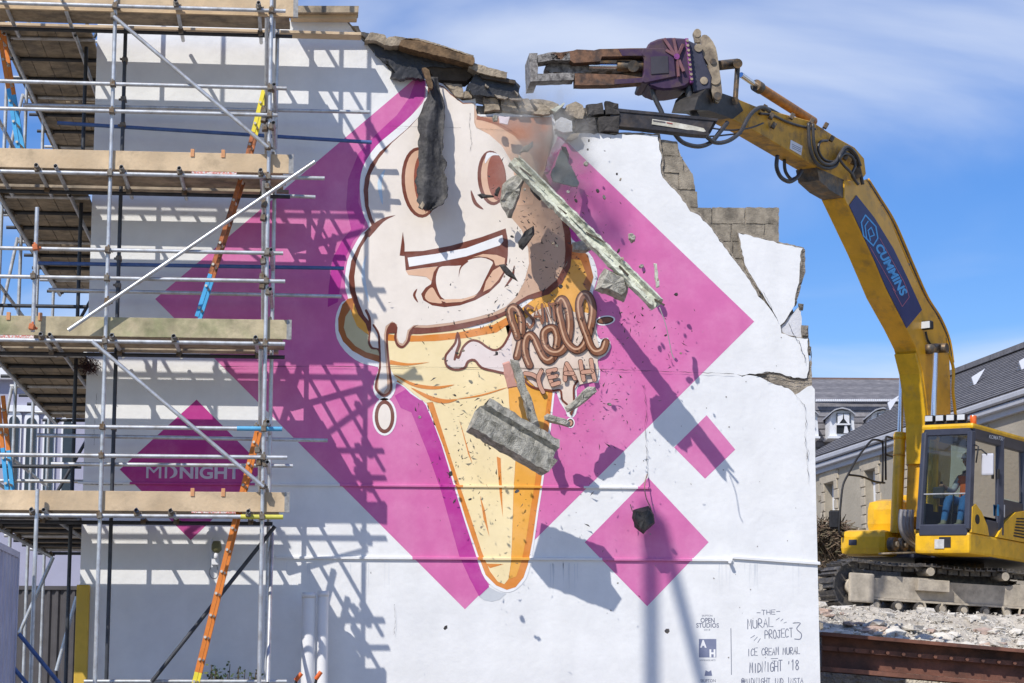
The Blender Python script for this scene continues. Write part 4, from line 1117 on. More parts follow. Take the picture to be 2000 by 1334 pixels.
# ------------------------------------------------------------------ falling pieces, each its own thing
G = 'pieces of the broken wall caught falling in front of the mural'
def piece(name, label, px, Y, th, m, seed, cat='rubble', **k):
    o = chunk(name, px, Y, th, m, None, seed, **k)
    c = sum((v.co for v in o.data.vertices), Vector()) / len(o.data.vertices)
    o.data.transform(Matrix.Translation(-c)); o.matrix_basis = Matrix.Translation(c); WM[o.name] = o.matrix_basis.copy()
    return tag(o, label, cat, G)
# long pale trough falling diagonally
tr = thing('timber_gutter', 'long pale timber gutter falling diagonally in front of the right side of the mural', 'gutter', tuple(P(1150, 455, -1.0)), G)
A, B = P(1003, 315, -.62), P(1284, 597, -1.42)
ax = (B - A).normalized(); sd = ax.cross(Vector((0.15, -1, .25))).normalized(); up_ = sd.cross(ax)
prof = [(-.085, -.03), (.085, -.03), (.085, .06), (.055, .075), (.045, .0), (-.045, .0), (-.055, .075), (-.085, .06)]
NS = 44
v, f = [], []
for i in range(NS + 1):
    c = A + (B - A) * (i / NS)
    for k, (q, r) in enumerate(prof):
        jx = .014 * noise.noise(Vector((i * .9, k * 2.3, 1))) + .010 * noise.noise(Vector((i * 2.3, k, 4)))
        jy = .014 * noise.noise(Vector((i * .8, k * 1.7, 9)))
        end = Vector()
        if i in (0, NS): end = ax * (.07 * noise.noise(Vector((k * 1.9, i, 2))))
        v.append(c + sd * (q + jx) + up_ * (r + jy) + end)
m_ = len(prof)
for i in range(NS):
    for k in range(m_):
        l = (k + 1) % m_
        f.append((i * m_ + k, i * m_ + l, (i + 1) * m_ + l, (i + 1) * m_ + k))
f.append(tuple(range(m_ - 1, -1, -1))); f.append(tuple(range(NS * m_, NS * m_ + m_)))
child('trough', mesh('trough', v, f), PALEW, tr)
pipe('loose_wire', [P(1288, 600, -1.42), P(1299, 630, -1.42), P(1306, 660, -1.40), P(1312, 690, -1.38), P(1318, 703, -1.38)], .006, mat('grey_wire', (.35, .34, .33)), tr, seg=5, smooth_n=3)
for k in range(9):
    t = .05 + k * .115
    c = A + (B - A) * t + up_ * .02
    sl_ = bpy.data.objects
    bar('splinter', c + sd * random.uniform(-.05, .05), c + ax * random.uniform(.15, .3) + sd * random.uniform(-.08, .08) + up_ * .05, .02, .02, PALEW if k % 2 else DTIMB, tr, bev=0)
# stepped concrete sill
sl0 = thing('concrete_sill', 'large stepped concrete sill falling across the middle of the painted cone', 'rubble', tuple(P(1003, 850, -1.15)), G)
A, B = P(940, 812, -1.22), P(1072, 890, -1.08)
ax = (B - A).normalized(); sd = ax.cross(Vector((-.25, -1, .35))).normalized(); up_ = sd.cross(ax)
if sd.z < 0: sd, up_ = -sd, -up_
if up_.y > 0: up_ = -up_
prof = [(-.23, -.12), (.22, -.16), (.24, .02), (.14, .05), (.10, -.02), (.00, .02), (-.03, .13), (-.22, .10)]
v, f = [], []
NS = 22
for i in range(NS + 1):
    t = i / NS
    c = A + (B - A) * (t * 1.12 - .06)
    for k, (q, r) in enumerate(prof):
        j = noise.noise_vector(Vector((i * .6, k * 2.1, 5))) * .022
        e = ax * (.09 * noise.noise(Vector((k * 2.7, i * 3, 1))) + (.10 if k in (1, 2, 3) and i == 0 else 0)) if i in (0, NS) else Vector()
        v.append(c + sd * q + up_ * r + j + e)
m_ = len(prof)
for i in range(NS):
    for k in range(m_):
        l = (k + 1) % m_
        f.append((i * m_ + k, i * m_ + l, (i + 1) * m_ + l, (i + 1) * m_ + k))
f.append(tuple(range(m_ - 1, -1, -1))); f.append(tuple(range(NS * m_, NS * m_ + m_)))
child('sill_block', mesh('sill_block', v, f), CONC, sl0)
piece('concrete_strip', 'long thin concrete strip falling beside the lettering above the sill', ZD([(165, 672), (240, 690), (300, 850), (352, 1000), (452, 1300), (372, 1333), (322, 1170), (262, 980), (212, 850), (190, 750)]), -.55, .12, CONC, 2, ridge=.85, jit=.05)
piece('painted_render_flake', 'flake of painted render with brown and pink paint beside the long concrete strip', ZD([(100, 715), (165, 690), (190, 760), (250, 930), (150, 950), (130, 860)]), -.30, .04, paint(200, 150, 140), 3, ridge=.9, jit=.03)
piece('concrete_fragment', 'oblong mossy concrete fragment slanting up to the right below the painted lettering', ZD([(680, 1120), (780, 1040), (900, 930), (962, 930), (982, 976), (860, 1080), (760, 1150), (700, 1172)]), -.55, .14, CONC, 4)
piece('concrete_fragment', 'small flat concrete fragment level with the lowest painted chocolate drip', ZD([(485, 1205), (520, 1180), (640, 1215), (740, 1262), (720, 1310), (600, 1280), (490, 1238)]), -.55, .12, CONC, 5)
piece('slate_fragment', 'large blue grey triangular slate falling just right of the torn render', ZE([(318, 300), (345, 330), (372, 400), (440, 520), (428, 546), (330, 536), (262, 520), (248, 480), (288, 380)]), -.45, .04, SLATE, 6, 'slate', ridge=.96, jit=.01, tilt=(.25, .1))
piece('tarred_fragment', 'black triangular fragment directly behind the blue grey slate', ZE([(320, 285), (352, 290), (372, 340), (366, 402), (335, 350)]), -.36, .06, BLACKB, 7)
piece('concrete_fragment', 'pointed pebbly concrete wedge falling just right of the right painted eye', ZA([(1362, 962), (1440, 900), (1552, 852), (1545, 902), (1480, 1100), (1432, 1222), (1402, 1222), (1345, 1092)]), -.60, .22, CONC, 8)
piece('concrete_fragment', 'large square concrete block falling under the lower half of the timber gutter', ZE([(602, 1078), (680, 1110), (762, 1182), (752, 1240), (728, 1302), (640, 1262), (535, 1222), (562, 1150)]), -1.15, .34, CONC, 9)
piece('tarred_fragment', 'black folded felt fragment in front of the tan side of the painted scoop', ZB([(1240, 242), (1282, 170), (1340, 136), (1346, 196), (1300, 262), (1270, 297), (1245, 276)]), -.45, .08, BLACKB, 10)
piece('tarred_fragment', 'black pointed shard at the right corner of the painted mouth', ZB([(1115, 392), (1152, 386), (1212, 452), (1242, 502), (1160, 456)]), -.40, .06, BLACKB, 11)
piece('tarred_fragment', 'long black felt scrap across the bottom of the right painted eye', ZA([(1166, 1040), (1200, 1030), (1280, 1045), (1302, 1050), (1290, 1062), (1200, 1072)]), -.40, .06, BLACKB, 12)
piece('tarred_fragment', 'small upright black felt scrap at the lower right of the right painted eye', ZA([(1300, 1045), (1312, 1000), (1336, 974), (1350, 990), (1326, 1056)]), -.40, .06, BLACKB, 13)
piece('tarred_fragment', 'black torn felt piece tucked under the upper end of the timber gutter', ZA([(1552, 882), (1602, 902), (1692, 1000), (1702, 1060), (1650, 1086), (1582, 1010)]), -.50, .10, BLACKB, 14)
piece('concrete_fragment', 'dark concrete lump on the painted cone rim right of the scoop', ZE([(390, 912), (450, 900), (512, 906), (516, 960), (480, 982), (392, 972)]), -.55, .14, CONC, 15)
piece('concrete_fragment', 'small round grey stone falling right of the gutter at mid height', ZE([(756, 856), (782, 850), (806, 872), (800, 905), (776, 914), (758, 892)]), -.6, .10, CONC, 16)
piece('timber_splinter', 'upright pale timber splinter right of the lower gutter', ZE([(922, 1046), (942, 1048), (958, 1200), (938, 1208)]), -.8, .05, PALEW, 17, 'timber', ridge=.9, jit=.04)
piece('concrete_fragment', 'light grey stone flake under the chocolate top of the scoop', ZA([(1490, 718), (1530, 660), (1600, 622), (1606, 660), (1562, 708)]), -.45, .07, CONC, 18)
piece('painted_render_flake', 'square white and pink painted chip near the broken top of the scoop', ZA([(1332, 425), (1422, 432), (1402, 497), (1340, 482)]), -.25, .03, paint(236, 222, 232), 19, ridge=.93, jit=.02)
o = piece('torn_render', 'long narrow strip of pink and white render peeling off above the slate', ZE([(206, 462), (245, 340), (298, 222), (345, 258), (300, 330), (268, 400), (230, 470)]), -.14, .05, mat('pink_white_render', alb(220, 190, 214), var=.15, scale=7, col2=alb(208, 88, 164), mix=(.45, .55), bump=.4, bscale=25), 20, ridge=.9, jit=.04)
piece('concrete_fragment', 'grey stone flake at the top of the scoop beside the painted chip', ZA([(1282, 440), (1300, 415), (1330, 425), (1326, 470), (1290, 474)]), -.2, .06, CONC, 21)
hang = thing('hanging_rubble', 'dark lump of rubble dangling from a wire in front of the larger right pink diamond', 'rubble', tuple(P(1255, 1005, -.30)), G)
c_ = chunk('lump', ZG([(525, 522), (580, 505), (640, 490), (682, 560), (690, 622), (602, 705), (535, 652), (518, 582)]), -.30, .20, BLACKB, hang, seed=22)
pipe('wire', [P(1264, 926, -.03), P(1259, 948, -.15), P(1262, 972, -.28), P(1270, 990, -.31), P(1277, 1012, -.33)], .007, mat('rusty_wire', (.30, .20, .16)), hang, seg=5, smooth_n=3)
pipe('wire', [P(1231, 985, -.3), P(1235, 998, -.31), P(1240, 1000, -.31)], .006, mat('rusty_wire', (.3, .2, .16)), hang, seg=5, smooth_n=2)
# medium bits: like one another, told apart by nothing but place
rm = random.Random(77)
MARKS = [((820, 357), 'the left painted eye'), ((960, 348), 'the right painted eye'), ((900, 530), 'the painted mouth'), ((1060, 380), 'the upper gutter end'), ((1270, 585), 'the lower gutter end'), ((1105, 330), 'the triangular slate'), ((1003, 850), 'the falling concrete sill'), ((880, 690), 'the painted cone rim'), ((950, 1000), 'the narrow painted cone'), ((1110, 640), 'the painted lettering'), ((1190, 555), 'the square falling block'), ((1376, 870), 'the smallest pink diamond'), ((850, 1170), 'the big diamond tip'), ((1382, 1220), 'the printed credits')]
def where(x, y):
    (mx_, my_), nm = min(MARKS, key=lambda m: (m[0][0] - x) ** 2 + (m[0][1] - y) ** 2)
    dx_, dy_ = x - mx_, y - my_
    v_ = 'above' if dy_ < -abs(dx_) * .45 else 'below' if dy_ > abs(dx_) * .45 else ''
    h_ = 'left' if dx_ < -abs(dy_) * .45 else 'right' if dx_ > abs(dy_) * .45 else ''
    if v_ and h_: return 'to the ' + ('upper ' if v_ == 'above' else 'lower ') + h_ + ' of ' + nm
    return (v_ + ' ' + nm) if v_ else ('to the ' + h_ + ' of ' + nm)
spots = [(1180, 385), (1167, 373), (1208, 490), (1216, 505), (1253, 520), (1258, 532), (1321, 575), (1285, 546), (1145, 320), (1150, 275), (1148, 292), (1212, 350), (1110, 375), (1125, 392), (1000, 462), (1080, 475), (1088, 480), (970, 690), (893, 690), (905, 685), (820, 815), (880, 925), (918, 975), (940, 1030), (1010, 960), (960, 640), (888, 772), (866, 700), (1234, 472), (1205, 340), (870, 1226), (1303, 1233), (1190, 790), (1095, 560), (1010, 575), (985, 540), (1025, 370), (1300, 655), (1278, 640), (1330, 690), (850, 770)]
for i, (x, y) in enumerate(spots):
    s = rm.uniform(2.6, 5.5)
    n = rm.randint(5, 7); rot = rm.uniform(0, 6)
    st = rm.uniform(.45, 1.0)
    px = []
    for k in range(n):
        a = 2 * math.pi * k / n
        u, w = math.cos(a) * s * rm.uniform(.8, 1.25), math.sin(a) * s * st * rm.uniform(.8, 1.25)
        px.append((x + u * math.cos(rot) - w * math.sin(rot), y + u * math.sin(rot) + w * math.cos(rot)))
    piece('small_fragment', ('small dark chip', 'small black chip', 'small black chip', 'small sandy chip')[i % 4] + ' falling ' + where(x, y), px, -rm.uniform(.15, 1.3), s * .008, (CONC, BLACKB, BLACKB, STONE)[i % 4], 100 + i, sub=0)['group'] = 'small chips flying in front of the mural'
# countless tiny flecks, one object
v, f = [], []
cl = [(960, 640, 160, 90, 90), (1080, 480, 80, 80, 120), (905, 800, 80, 80, 70), (905, 930, 60, 70, 60), (1240, 650, 90, 90, 90), (1150, 760, 90, 70, 50), (1000, 380, 70, 80, 30), (1130, 420, 60, 100, 60), (1030, 620, 120, 60, 50), (1200, 850, 90, 90, 30), (1010, 1000, 160, 120, 40), (1060, 600, 60, 60, 40)]
for cx, cy, sx, sy, n in cl:
    for _ in range(n):
        x, y = rm.gauss(cx, sx * .6), rm.gauss(cy, sy * .6)
        if x > 1470 or y < 250 or (y < 300 and x < 1090): continue
        p = P(x, y, -rm.uniform(.04, 1.1) if rm.random() < .6 else -.06)
        s = rm.choice((.006, .008, .01, .013, .018))
        l = rm.uniform(1, 3.2)
        a = Vector((rm.gauss(0, 1), rm.gauss(0, .4), rm.gauss(0, 1))).normalized()
        b = a.orthogonal().normalized(); c = a.cross(b)
        n0 = len(v)
        v += [p + a * s * l, p - a * s * l * .7 + b * s * .6, p - a * s * .5 - b * s * .5 + c * s * .4, p - c * s * .5]
        f += [(n0, n0 + 1, n0 + 2), (n0, n0 + 2, n0 + 3), (n0, n0 + 3, n0 + 1), (n0 + 1, n0 + 3, n0 + 2)]
fk = child('flying_grit', mesh('flying_grit', v, f), BLACKB)
fk['kind'] = 'stuff'; fk['label'] = 'dark grit and splinters spraying in front of the mural'
# ------------------------------------------------------------------ excavator behind the broken end of the wall
YEL = mat('machine_yellow', (0.80, 0.46, 0.015), rough=.42, var=.14, scale=4, bump=.05, bscale=12, coat=.3, col2=(0.52, 0.31, 0.05), mix=(.52, .74), mscale=3.2, streak=.09)
BOOMY = mat('boom_ochre', (0.76, 0.39, 0.015), rough=.42, var=.12, scale=3, bump=.08, bscale=14, coat=.2, col2=(0.38, 0.21, 0.04), mix=(.52, .72), mscale=2.6, streak=.08)
ARMY = mat('arm_dirty_ochre', (0.58, 0.31, 0.03), rough=.55, var=.2, scale=4, bump=.15, bscale=18, col2=(0.15, 0.095, 0.045), mix=(.5, .68), mscale=2.4)
NAVY = mat('cab_dark_grey', (0.045, 0.05, 0.075), rough=.4, var=.15, scale=6, spec=.5)
BLK = mat('black_rubber', (0.022, 0.022, 0.025), rough=.6, var=.3, scale=14, spec=.4)
HOSE = mat('hose_rubber', (0.05, 0.048, 0.05), rough=.45, var=.3, scale=18, spec=.5)
TRK = mat('track_steel', (0.085, 0.08, 0.078), rough=.6, var=.3, scale=12, metal=.3, bump=.2, bscale=30, col2=(0.17, 0.15, 0.125))
FRM = mat('dusty_track_frame', (0.52, 0.46, 0.37), rough=.85, var=.2, scale=6, bump=.3, bscale=22, col2=(0.34, 0.30, 0.25), mix=(.45,.7), streak=.1)
GREASE = mat('greasy_metal', (0.10, 0.088, 0.075), rough=.5, var=.35, scale=10, metal=.4, bump=.2, bscale=25, col2=(0.22, 0.14, 0.07), mscale=6)
CHROME = mat('chrome_rod', (0.75, 0.76, 0.78), rough=.18, var=.04, scale=5, metal=.9)
PURP = mat('purple_paint', (0.06, 0.028, 0.072), rough=.5, var=.25, scale=5, col2=(0.08, 0.05, 0.05), mix=(.45, .65), mscale=5)
PURPL = mat('bright_purple_paint', (0.30, 0.08, 0.29), rough=.5, var=.2, scale=8)
RUSTY = mat('rusty_jaw', (0.20, 0.105, 0.06), rough=.8, var=.35, scale=8, bump=.4, bscale=25, col2=(0.075, 0.05, 0.04), mscale=5)
WORN = mat('worn_jaw_tip', (0.30, 0.28, 0.26), rough=.75, var=.35, scale=14, bump=.5, bscale=40, col2=(0.09, 0.08, 0.075), mscale=12)
TANM = mat('tan_coupler', (0.36, 0.29, 0.20), rough=.6, var=.25, scale=7, bump=.2, bscale=20, col2=(0.18, 0.14, 0.10), mscale=4)
def heading(a):
    a = rad(a)
    f = -math.cos(a) * RT - math.sin(a) * FH
    return f, Vector((-f.y, f.x, 0))
fU, lU = heading(52)
fL, lL = heading(17)
NC = PD(1894, 1036, 37.0)
O0 = NC - fU * 1.95 - lU * 1.36 - Vector((0, 0, 1.45))
tilt = Matrix.Translation(NC) @ Matrix.Rotation(rad(2.6), 4, FH) @ Matrix.Translation(-NC)
def frame(f, l, o):
    return tilt @ Matrix(((f.x, l.x, 0, o.x), (f.y, l.y, 0, o.y), (0, 0, 1, o.z), (0, 0, 0, 1)))
MU = frame(fU, lU, O0)
ML = frame(fL, lL, O0 + fL * .45)
def UW(x, y, z): return MU @ Vector((x, y, z))
def LW(x, y, z): return ML @ Vector((x, y, z))
exc = thing('excavator', 'large yellow tracked excavator with a demolition crusher on its raised boom', 'excavator', tuple(LW(0, 0, 0)))
nU = (MU.to_3x3() @ Vector((0, 1, 0))).normalized()
def ulay(px, py, yl, off=0.0):
    """point of pixel on the machine's own vertical plane y = yl"""
    return PPL(px, py, UW(0, yl, 0), nU)
def side_solid(name, px, y_near, y_far, m, parent=None, edge=None):
    fr = [ulay(x, y, y_near) for x, y in px]
    bk = [p - nU * (y_near - y_far) for p in fr]
    o = solid(name, fr, bk, m, parent or exc, edge)
    return o
def bevel_obj(o, w, seg=2):
    bm = bmesh.new(); bm.from_mesh(o.data)
    es = [e for e in bm.edges if len(e.link_faces) == 2 and e.calc_face_angle(0) > rad(35)]
    bmesh.ops.bevel(bm, geom=es, offset=w, segments=seg, affect='EDGES', clamp_overlap=True)
    bm.to_mesh(o.data); bm.free()
def ubox(name, x0, x1, y0, y1, z0, z1, m, parent=None, bev=.02):
    return box(name, x0, x1, y0, y1, z0, z1, m, parent or exc, bev, MU)
def lbox(name, x0, x1, y0, y1, z0, z1, m, parent=None, bev=.01):
    return box(name, x0, x1, y0, y1, z0, z1, m, parent or exc, bev, ML)
# --- undercarriage
HL, RR = 2.10, 0.43
def shoe_path(n):
    per = 4 * HL + 2 * math.pi * RR
    out = []
    for i in range(n):
        s = per * i / n
        if s < 2 * HL: x, z, a = HL - s, 2 * RR, math.pi
        elif s < 2 * HL + math.pi * RR:
            t = (s - 2 * HL) / RR; x, z, a = -HL - RR * math.sin(t), RR + RR * math.cos(t), math.pi + t
        elif s < 4 * HL + math.pi * RR:
            x, z, a = -HL + (s - 2 * HL - math.pi * RR), 0, 0
        else:
            t = (s - 4 * HL - math.pi * RR) / RR; x, z, a = HL + RR * math.sin(t), RR - RR * math.cos(t), t
        sag = 0
        if s < 2 * HL: sag = -.035 * abs(math.sin((x + HL) / (2 * HL) * math.pi * 3))
        out.append((x, z + sag, a))
    return out
sh_bm = bmesh.new()
for (x0, x1, y0, y1, z0, z1) in ((-.092, .092, -.31, .31, -.012, .012), (-.085, -.065, -.31, .31, -.045, -.012), (-.005, .015, -.31, .31, -.045, -.012), (-.09, .09, -.13, -.08, .012, .09), (-.09, .09, .08, .13, .012, .09)):
    r = bmesh.ops.create_cube(sh_bm, size=1)
    for v in r['verts']: v.co = Vector(((x0 + x1) / 2 + v.co.x * (x1 - x0), (y0 + y1) / 2 + v.co.y * (y1 - y0), (z0 + z1) / 2 + v.co.z * (z1 - z0)))
SHOE = bmesh_to('track_shoe', sh_bm); SHOE.materials.append(TRK)
for yc in (1.19, -1.19):
    fr_px = [(-HL + .25, .26), (HL - .25, .26), (HL - .1, .32), (HL - .1, .58), (HL - .5, .60), (HL - .52, .645), (0.6, .645), (.55, .60), (-.9, .60), (-1.0, .64), (-1.3, .64), (-HL + .1, .55), (-HL + .1, .30)]
    sgn = 1 if yc > 0 else -1
    fr = [LW(x, yc + sgn * .20, z) for x, z in fr_px]; bk = [LW(x, yc - sgn * .20, z) for x, z in fr_px]
    trk = solid('crawler_track', fr, bk, FRM, exc)
    fl = [LW(x, yc + sgn * .23, z) for x, z in ((-HL + .2, .22), (HL - .25, .22), (HL - .25, .255), (-HL + .2, .255))]
    solid('frame_flange', fl, [LW(x, yc - sgn * .2, z) for x, z in ((-HL + .2, .22), (HL - .25, .22), (HL - .25, .255), (-HL + .2, .255))], FRM, trk)
    lbox('step_box', HL - 1.75, HL - 1.15, yc + sgn * .20 if sgn > 0 else yc - .33, yc + sgn * .33 if sgn > 0 else yc - .20, .42, .62, FRM, trk)
    lbox('idler_cover', HL - .35, HL + .12, yc + sgn * .205 if sgn > 0 else yc - .27, yc + sgn * .27 if sgn > 0 else yc - .205, .16, .66, FRM, trk, .03)
    for (x, z, a) in shoe_path(52):
        mw = ML @ Matrix.Translation((x, yc, z)) @ Matrix.Rotation(-a, 4, 'Y')
        child('track_shoe', SHOE, None, trk, mw)
    for k in range(9):
        x = -HL + .45 + k * .42
        tube('roller', LW(x, yc - .22, .13), LW(x, yc + .24, .13), .10, TRK, trk)
        tube('roller_cap', LW(x, yc + sgn * .24, .13), LW(x, yc + sgn * .28, .13), .055, FRM, trk)
    for x in (.7, -.75):
        tube('carrier_roller', LW(x, yc - .1, .76), LW(x, yc + sgn * .3, .76), .075, FRM, trk)
    for x in (HL, -HL):
        tube('idler', LW(x, yc - .10, RR), LW(x, yc + .10, RR), RR - .075, TRK, trk, seg=28)
        tube('idler_hub', LW(x, yc + sgn * .1, RR), LW(x, yc + sgn * .24, RR), .16, FRM, trk, seg=18)
    for x in (.62, -.9):
        for d_ in (-.16, .16):
            bar('track_guard', LW(x + d_ * 1.1, yc + sgn * .25, .23), LW(x + d_ * .75, yc + sgn * .25, .02), .05, .03, FRM, trk)
lbox('car_body', -1.0, 1.0, -.95, .95, .35, .85, TRK)
tube('slew_ring', MU @ Vector((0, 0, .82)), MU @ Vector((0, 0, 1.06)), .62, GREASE, exc, seg=28)
# --- house
ubox('deck', -2.3, 1.15, -1.34, 1.34, 1.05, 1.20, NAVY)
o = ubox('deck_skirt', -2.0, 1.97, .33, 1.37, 1.06, 1.42, YEL, bev=.05)
ubox('skirt_vent', 1.968, 1.982, .80, 1.02, 1.16, 1.34, BLK, o, .004)
ubox('skirt_plate', 1.972, 1.99, .72, .90, 1.14, 1.30, mat('grey_plate', (.5, .5, .5), var=.2, scale=20), o, .004)
eh = ubox('engine_housing', -2.5, -.36, -1.33, 1.34, 1.42, 2.12, YEL, bev=.12)
ubox('counterweight', -2.95, -2.3, -1.33, 1.33, 1.1, 2.1, YEL, bev=.2)
# flared yellow side panel behind the cab door
sp_ = [(.95, 1.42), (.62, 1.72), (.20, 1.92), (-.6, 2.05), (-.6, 1.42)]
pan = solid('side_panel', [UW(x, 1.385, z) for x, z in sp_], [UW(x, 1.34, z) for x, z in sp_], YEL, exc)
for k in range(7):
    bar('louvre', UW(.30 - .02 * k, 1.392, 1.50 + k * .052), UW(-.25, 1.392, 1.50 + k * .058), .012, .024, BLK, pan, bev=0)
fp_ = [(1.93, 1.42), (1.90, 1.86), (1.78, 1.92), (1.55, 1.80), (1.32, 1.58), (1.26, 1.42)]
bp_ = solid('door_sill_panel', [UW(x, 1.385, z) for x, z in fp_], [UW(x, 1.345, z) for x, z in fp_], YEL, exc)
tube('sill_vent', UW(1.72, 1.38, 1.66), UW(1.72, 1.392, 1.66), .085, BLK, bp_)
# right hand tool box and tank
o = ubox('tool_box', .55, 1.62, -1.36, -.42, 1.06, 1.52, YEL, bev=.13)
ubox('box_catch', 1.615, 1.63, -1.16, -1.0, 1.24, 1.34, NAVY, o, .01)
ubox('fuel_tank', -.75, .75, -1.34, -.48, 1.5, 2.16, YEL, bev=.2)
ubox('tank_cap', .1, .35, -.8, -.55, 2.16, 2.26, YEL, bev=.03)
# --- cab
cab = ubox('cab', -.28, 1.86, .38, 1.34, 1.42, 1.50, NAVY, bev=.01)
def pil(a, b, w=.10, h=.09, m=NAVY): return bar('pillar', UW(*a), UW(*b), w, h, m, cab, bev=.02)
CF = {'lb': (1.93, 1.32, 1.46), 'lt': (1.80, 1.30, 3.18), 'rb': (1.93, .41, 1.46), 'rt': (1.80, .43, 3.18)}
pil(CF['lb'], CF['lt'], .11, .13); pil(CF['rb'], CF['rt'], .12, .12)
pil(CF['lt'], CF['rt'], .10, .14); pil(CF['lb'], CF['rb'], .12, .20)
pil((.75, 1.32, 1.46), (.72, 1.30, 3.18), .12, .16)
pil((-.24, 1.32, 1.46), (-.24, 1.30, 3.18), .12, .12); pil((-.24, .41, 1.46), (-.24, .43, 3.18), .12, .12)
pil((1.80, 1.30, 3.14), (-.24, 1.30, 3.14), .10, .22)
pil((1.80, .43, 3.16), (-.24, .43, 3.16), .10, .14); pil((-.24, 1.30, 3.16), (-.24, .43, 3.16), .1, .14)
ubox('lower_door_panel', .76, 1.28, 1.30, 1.345, 1.46, 1.70, NAVY, cab, .02)
ubox('rear_panel', -.26, -.20, .42, 1.30, 1.46, 2.05, NAVY, cab, .01)
ubox('rear_quarter_panel', -.22, .72, 1.29, 1.34, 1.46, 2.12, NAVY, cab, .02)
ubox('right_wall', -.24, 1.80, .40, .44, 1.46, 1.95, NAVY, cab, .01)
rf = ubox('cab_roof', -.34, 1.86, .37, 1.36, 3.22, 3.32, YEL, cab, .045)
ubox('roof_hatch', .5, 1.3, .55, 1.2, 3.31, 3.34, NAVY, cab, .01)
GL1 = glass('cab_glass', (.72, .82, .79))
def pane(name, pts, parent=cab, m=GL1):
    return child(name, mesh(name, [UW(*p) for p in pts], [tuple(range(len(pts)))]), m, parent)
pane('windscreen', [(1.895, 1.27, 2.10), (1.825, 1.25, 3.11), (1.825, .48, 3.11), (1.895, .47, 2.10)])
pane('windscreen', [(1.938, 1.27, 1.56), (1.897, 1.27, 2.08), (1.897, .47, 2.08), (1.938, .47, 1.56)])
bar('screen_rail', UW(1.905, 1.28, 2.09), UW(1.905, .46, 2.09), .03, .025, STEEL, cab)
pane('door_glass', [(1.83, 1.315, 1.75), (1.73, 1.30, 3.04), (.82, 1.30, 3.04), (.82, 1.315, 1.75)])
pane('side_glass', [(.66, 1.315, 2.14), (.66, 1.30, 3.04), (-.18, 1.30, 3.04), (-.18, 1.315, 2.14)])
pane('rear_glass', [(-.23, .48, 2.1), (-.23, .48, 3.08), (-.23, 1.24, 3.08), (-.23, 1.24, 2.1)])
pane('right_glass', [(-.18, .42, 1.97), (-.18, .44, 3.08), (1.76, .44, 3.08), (1.82, .42, 1.97)])
# mirror, handles, stickers, lamps
mi = ubox('mirror', 1.66, 1.70, 1.44, 1.66, 2.42, 2.80, mat('mirror_shell', (.55, .56, .62), rough=.3, var=.05), cab, .03)
pipe('mirror_arm', [UW(1.74, 1.34, 2.86), UW(1.72, 1.45, 2.86), UW(1.69, 1.54, 2.78), UW(1.67, 1.55, 2.62)], .014, BLK, cab)
pipe('grab_rail', [UW(1.86, 1.42, 2.62), UW(1.84, 1.45, 2.9), UW(1.80, 1.36, 2.94)], .014, BLK, cab)
ubox('door_handle', .84, .90, 1.345, 1.375, 2.45, 2.62, BLK, cab, .01)
ubox('sticker', .80, .88, 1.347, 1.350, 1.80, 2.0, mat('blue_sticker', (.05, .28, .55)), cab, 0)
ubox('sticker', .56, .64, 1.342, 1.345, 1.80, 2.02, mat('white_sticker', (.7, .72, .75)), cab, 0)
lb = ubox('light_bar', 1.72, 1.84, .42, 1.24, 3.31, 3.36, BLK, cab, .01)
LENS = mat('lamp_lens', (.62, .64, .66), rough=.12, var=.1, spec=.8)
for k in range(4):
    y = .52 + k * .205
    l_ = ubox('work_lamp', 1.78, 1.88, y - .085, y + .085, 3.355, 3.48, BLK, cab, .02)
    ubox('lamp_lens', 1.875, 1.888, y - .07, y + .07, 3.37, 3.465, LENS, l_, .005)
tube('beacon', UW(1.62, 1.24, 3.32), UW(1.62, 1.24, 3.47), .06, mat('orange_beacon', (.75, .14, .02), rough=.2, spec=.7), cab)
# inside the cab
INT = mat('cab_trim', (.07, .07, .075), rough=.8, var=.2)
seat = ubox('driver_seat', .80, 1.33, .66, 1.06, 1.80, 1.95, INT, cab, .05)
ubox('seat_back', .73, .89, .66, 1.06, 1.93, 2.62, INT, seat, .05)
for y in (.56, 1.16):
    ubox('arm_console', .95, 1.40, y - .06, y + .06, 1.95, 2.12, INT, seat, .02)
    tube('joystick', UW(1.40, y, 2.1), UW(1.45, y, 2.36), .022, BLK, seat)
for y in (.8, .95):
    tube('travel_lever', UW(1.55, y, 1.5), UW(1.45, y, 2.15), .014, BLK, cab)
ubox('monitor', 1.55, 1.60, .47, .68, 2.05, 2.25, INT, cab, .02)
# --- boom (traced on its near face, given its plate width)
boom_px = [(1649, 352), (1691, 351), (1739, 429), (1775, 516), (1802, 573), (1828, 612), (1846, 650), (1855, 703), (1857, 764), (1858, 900), (1850, 1010), (1812, 1010), (1816, 900), (1814.5, 828), (1809, 777), (1802, 726), (1789, 680), (1770, 641.5), (1736, 580), (1700, 495), (1649, 387)]
YB0, YB1 = .21, -.23
boom = side_solid('boom', boom_px, YB0, YB1, BOOMY, exc); bevel_obj(boom, .012, 1)
# lower boom section with a brighter yellow belly: sunlit tone put into the colour
side_solid('lit_belly_plate', [(1815, 905), (1813.6, 828), (1808, 777), (1801, 726), (1790.5, 688), (1787, 690), (1797, 730), (1804, 778), (1809.5, 828), (1811, 905)], YB0 - .015, YB1 + .015, YEL, boom)
for px in ([(1774, 688), (1793, 700), (1800, 745), (1795, 760), (1786, 735), (1780, 705)],):
    pass
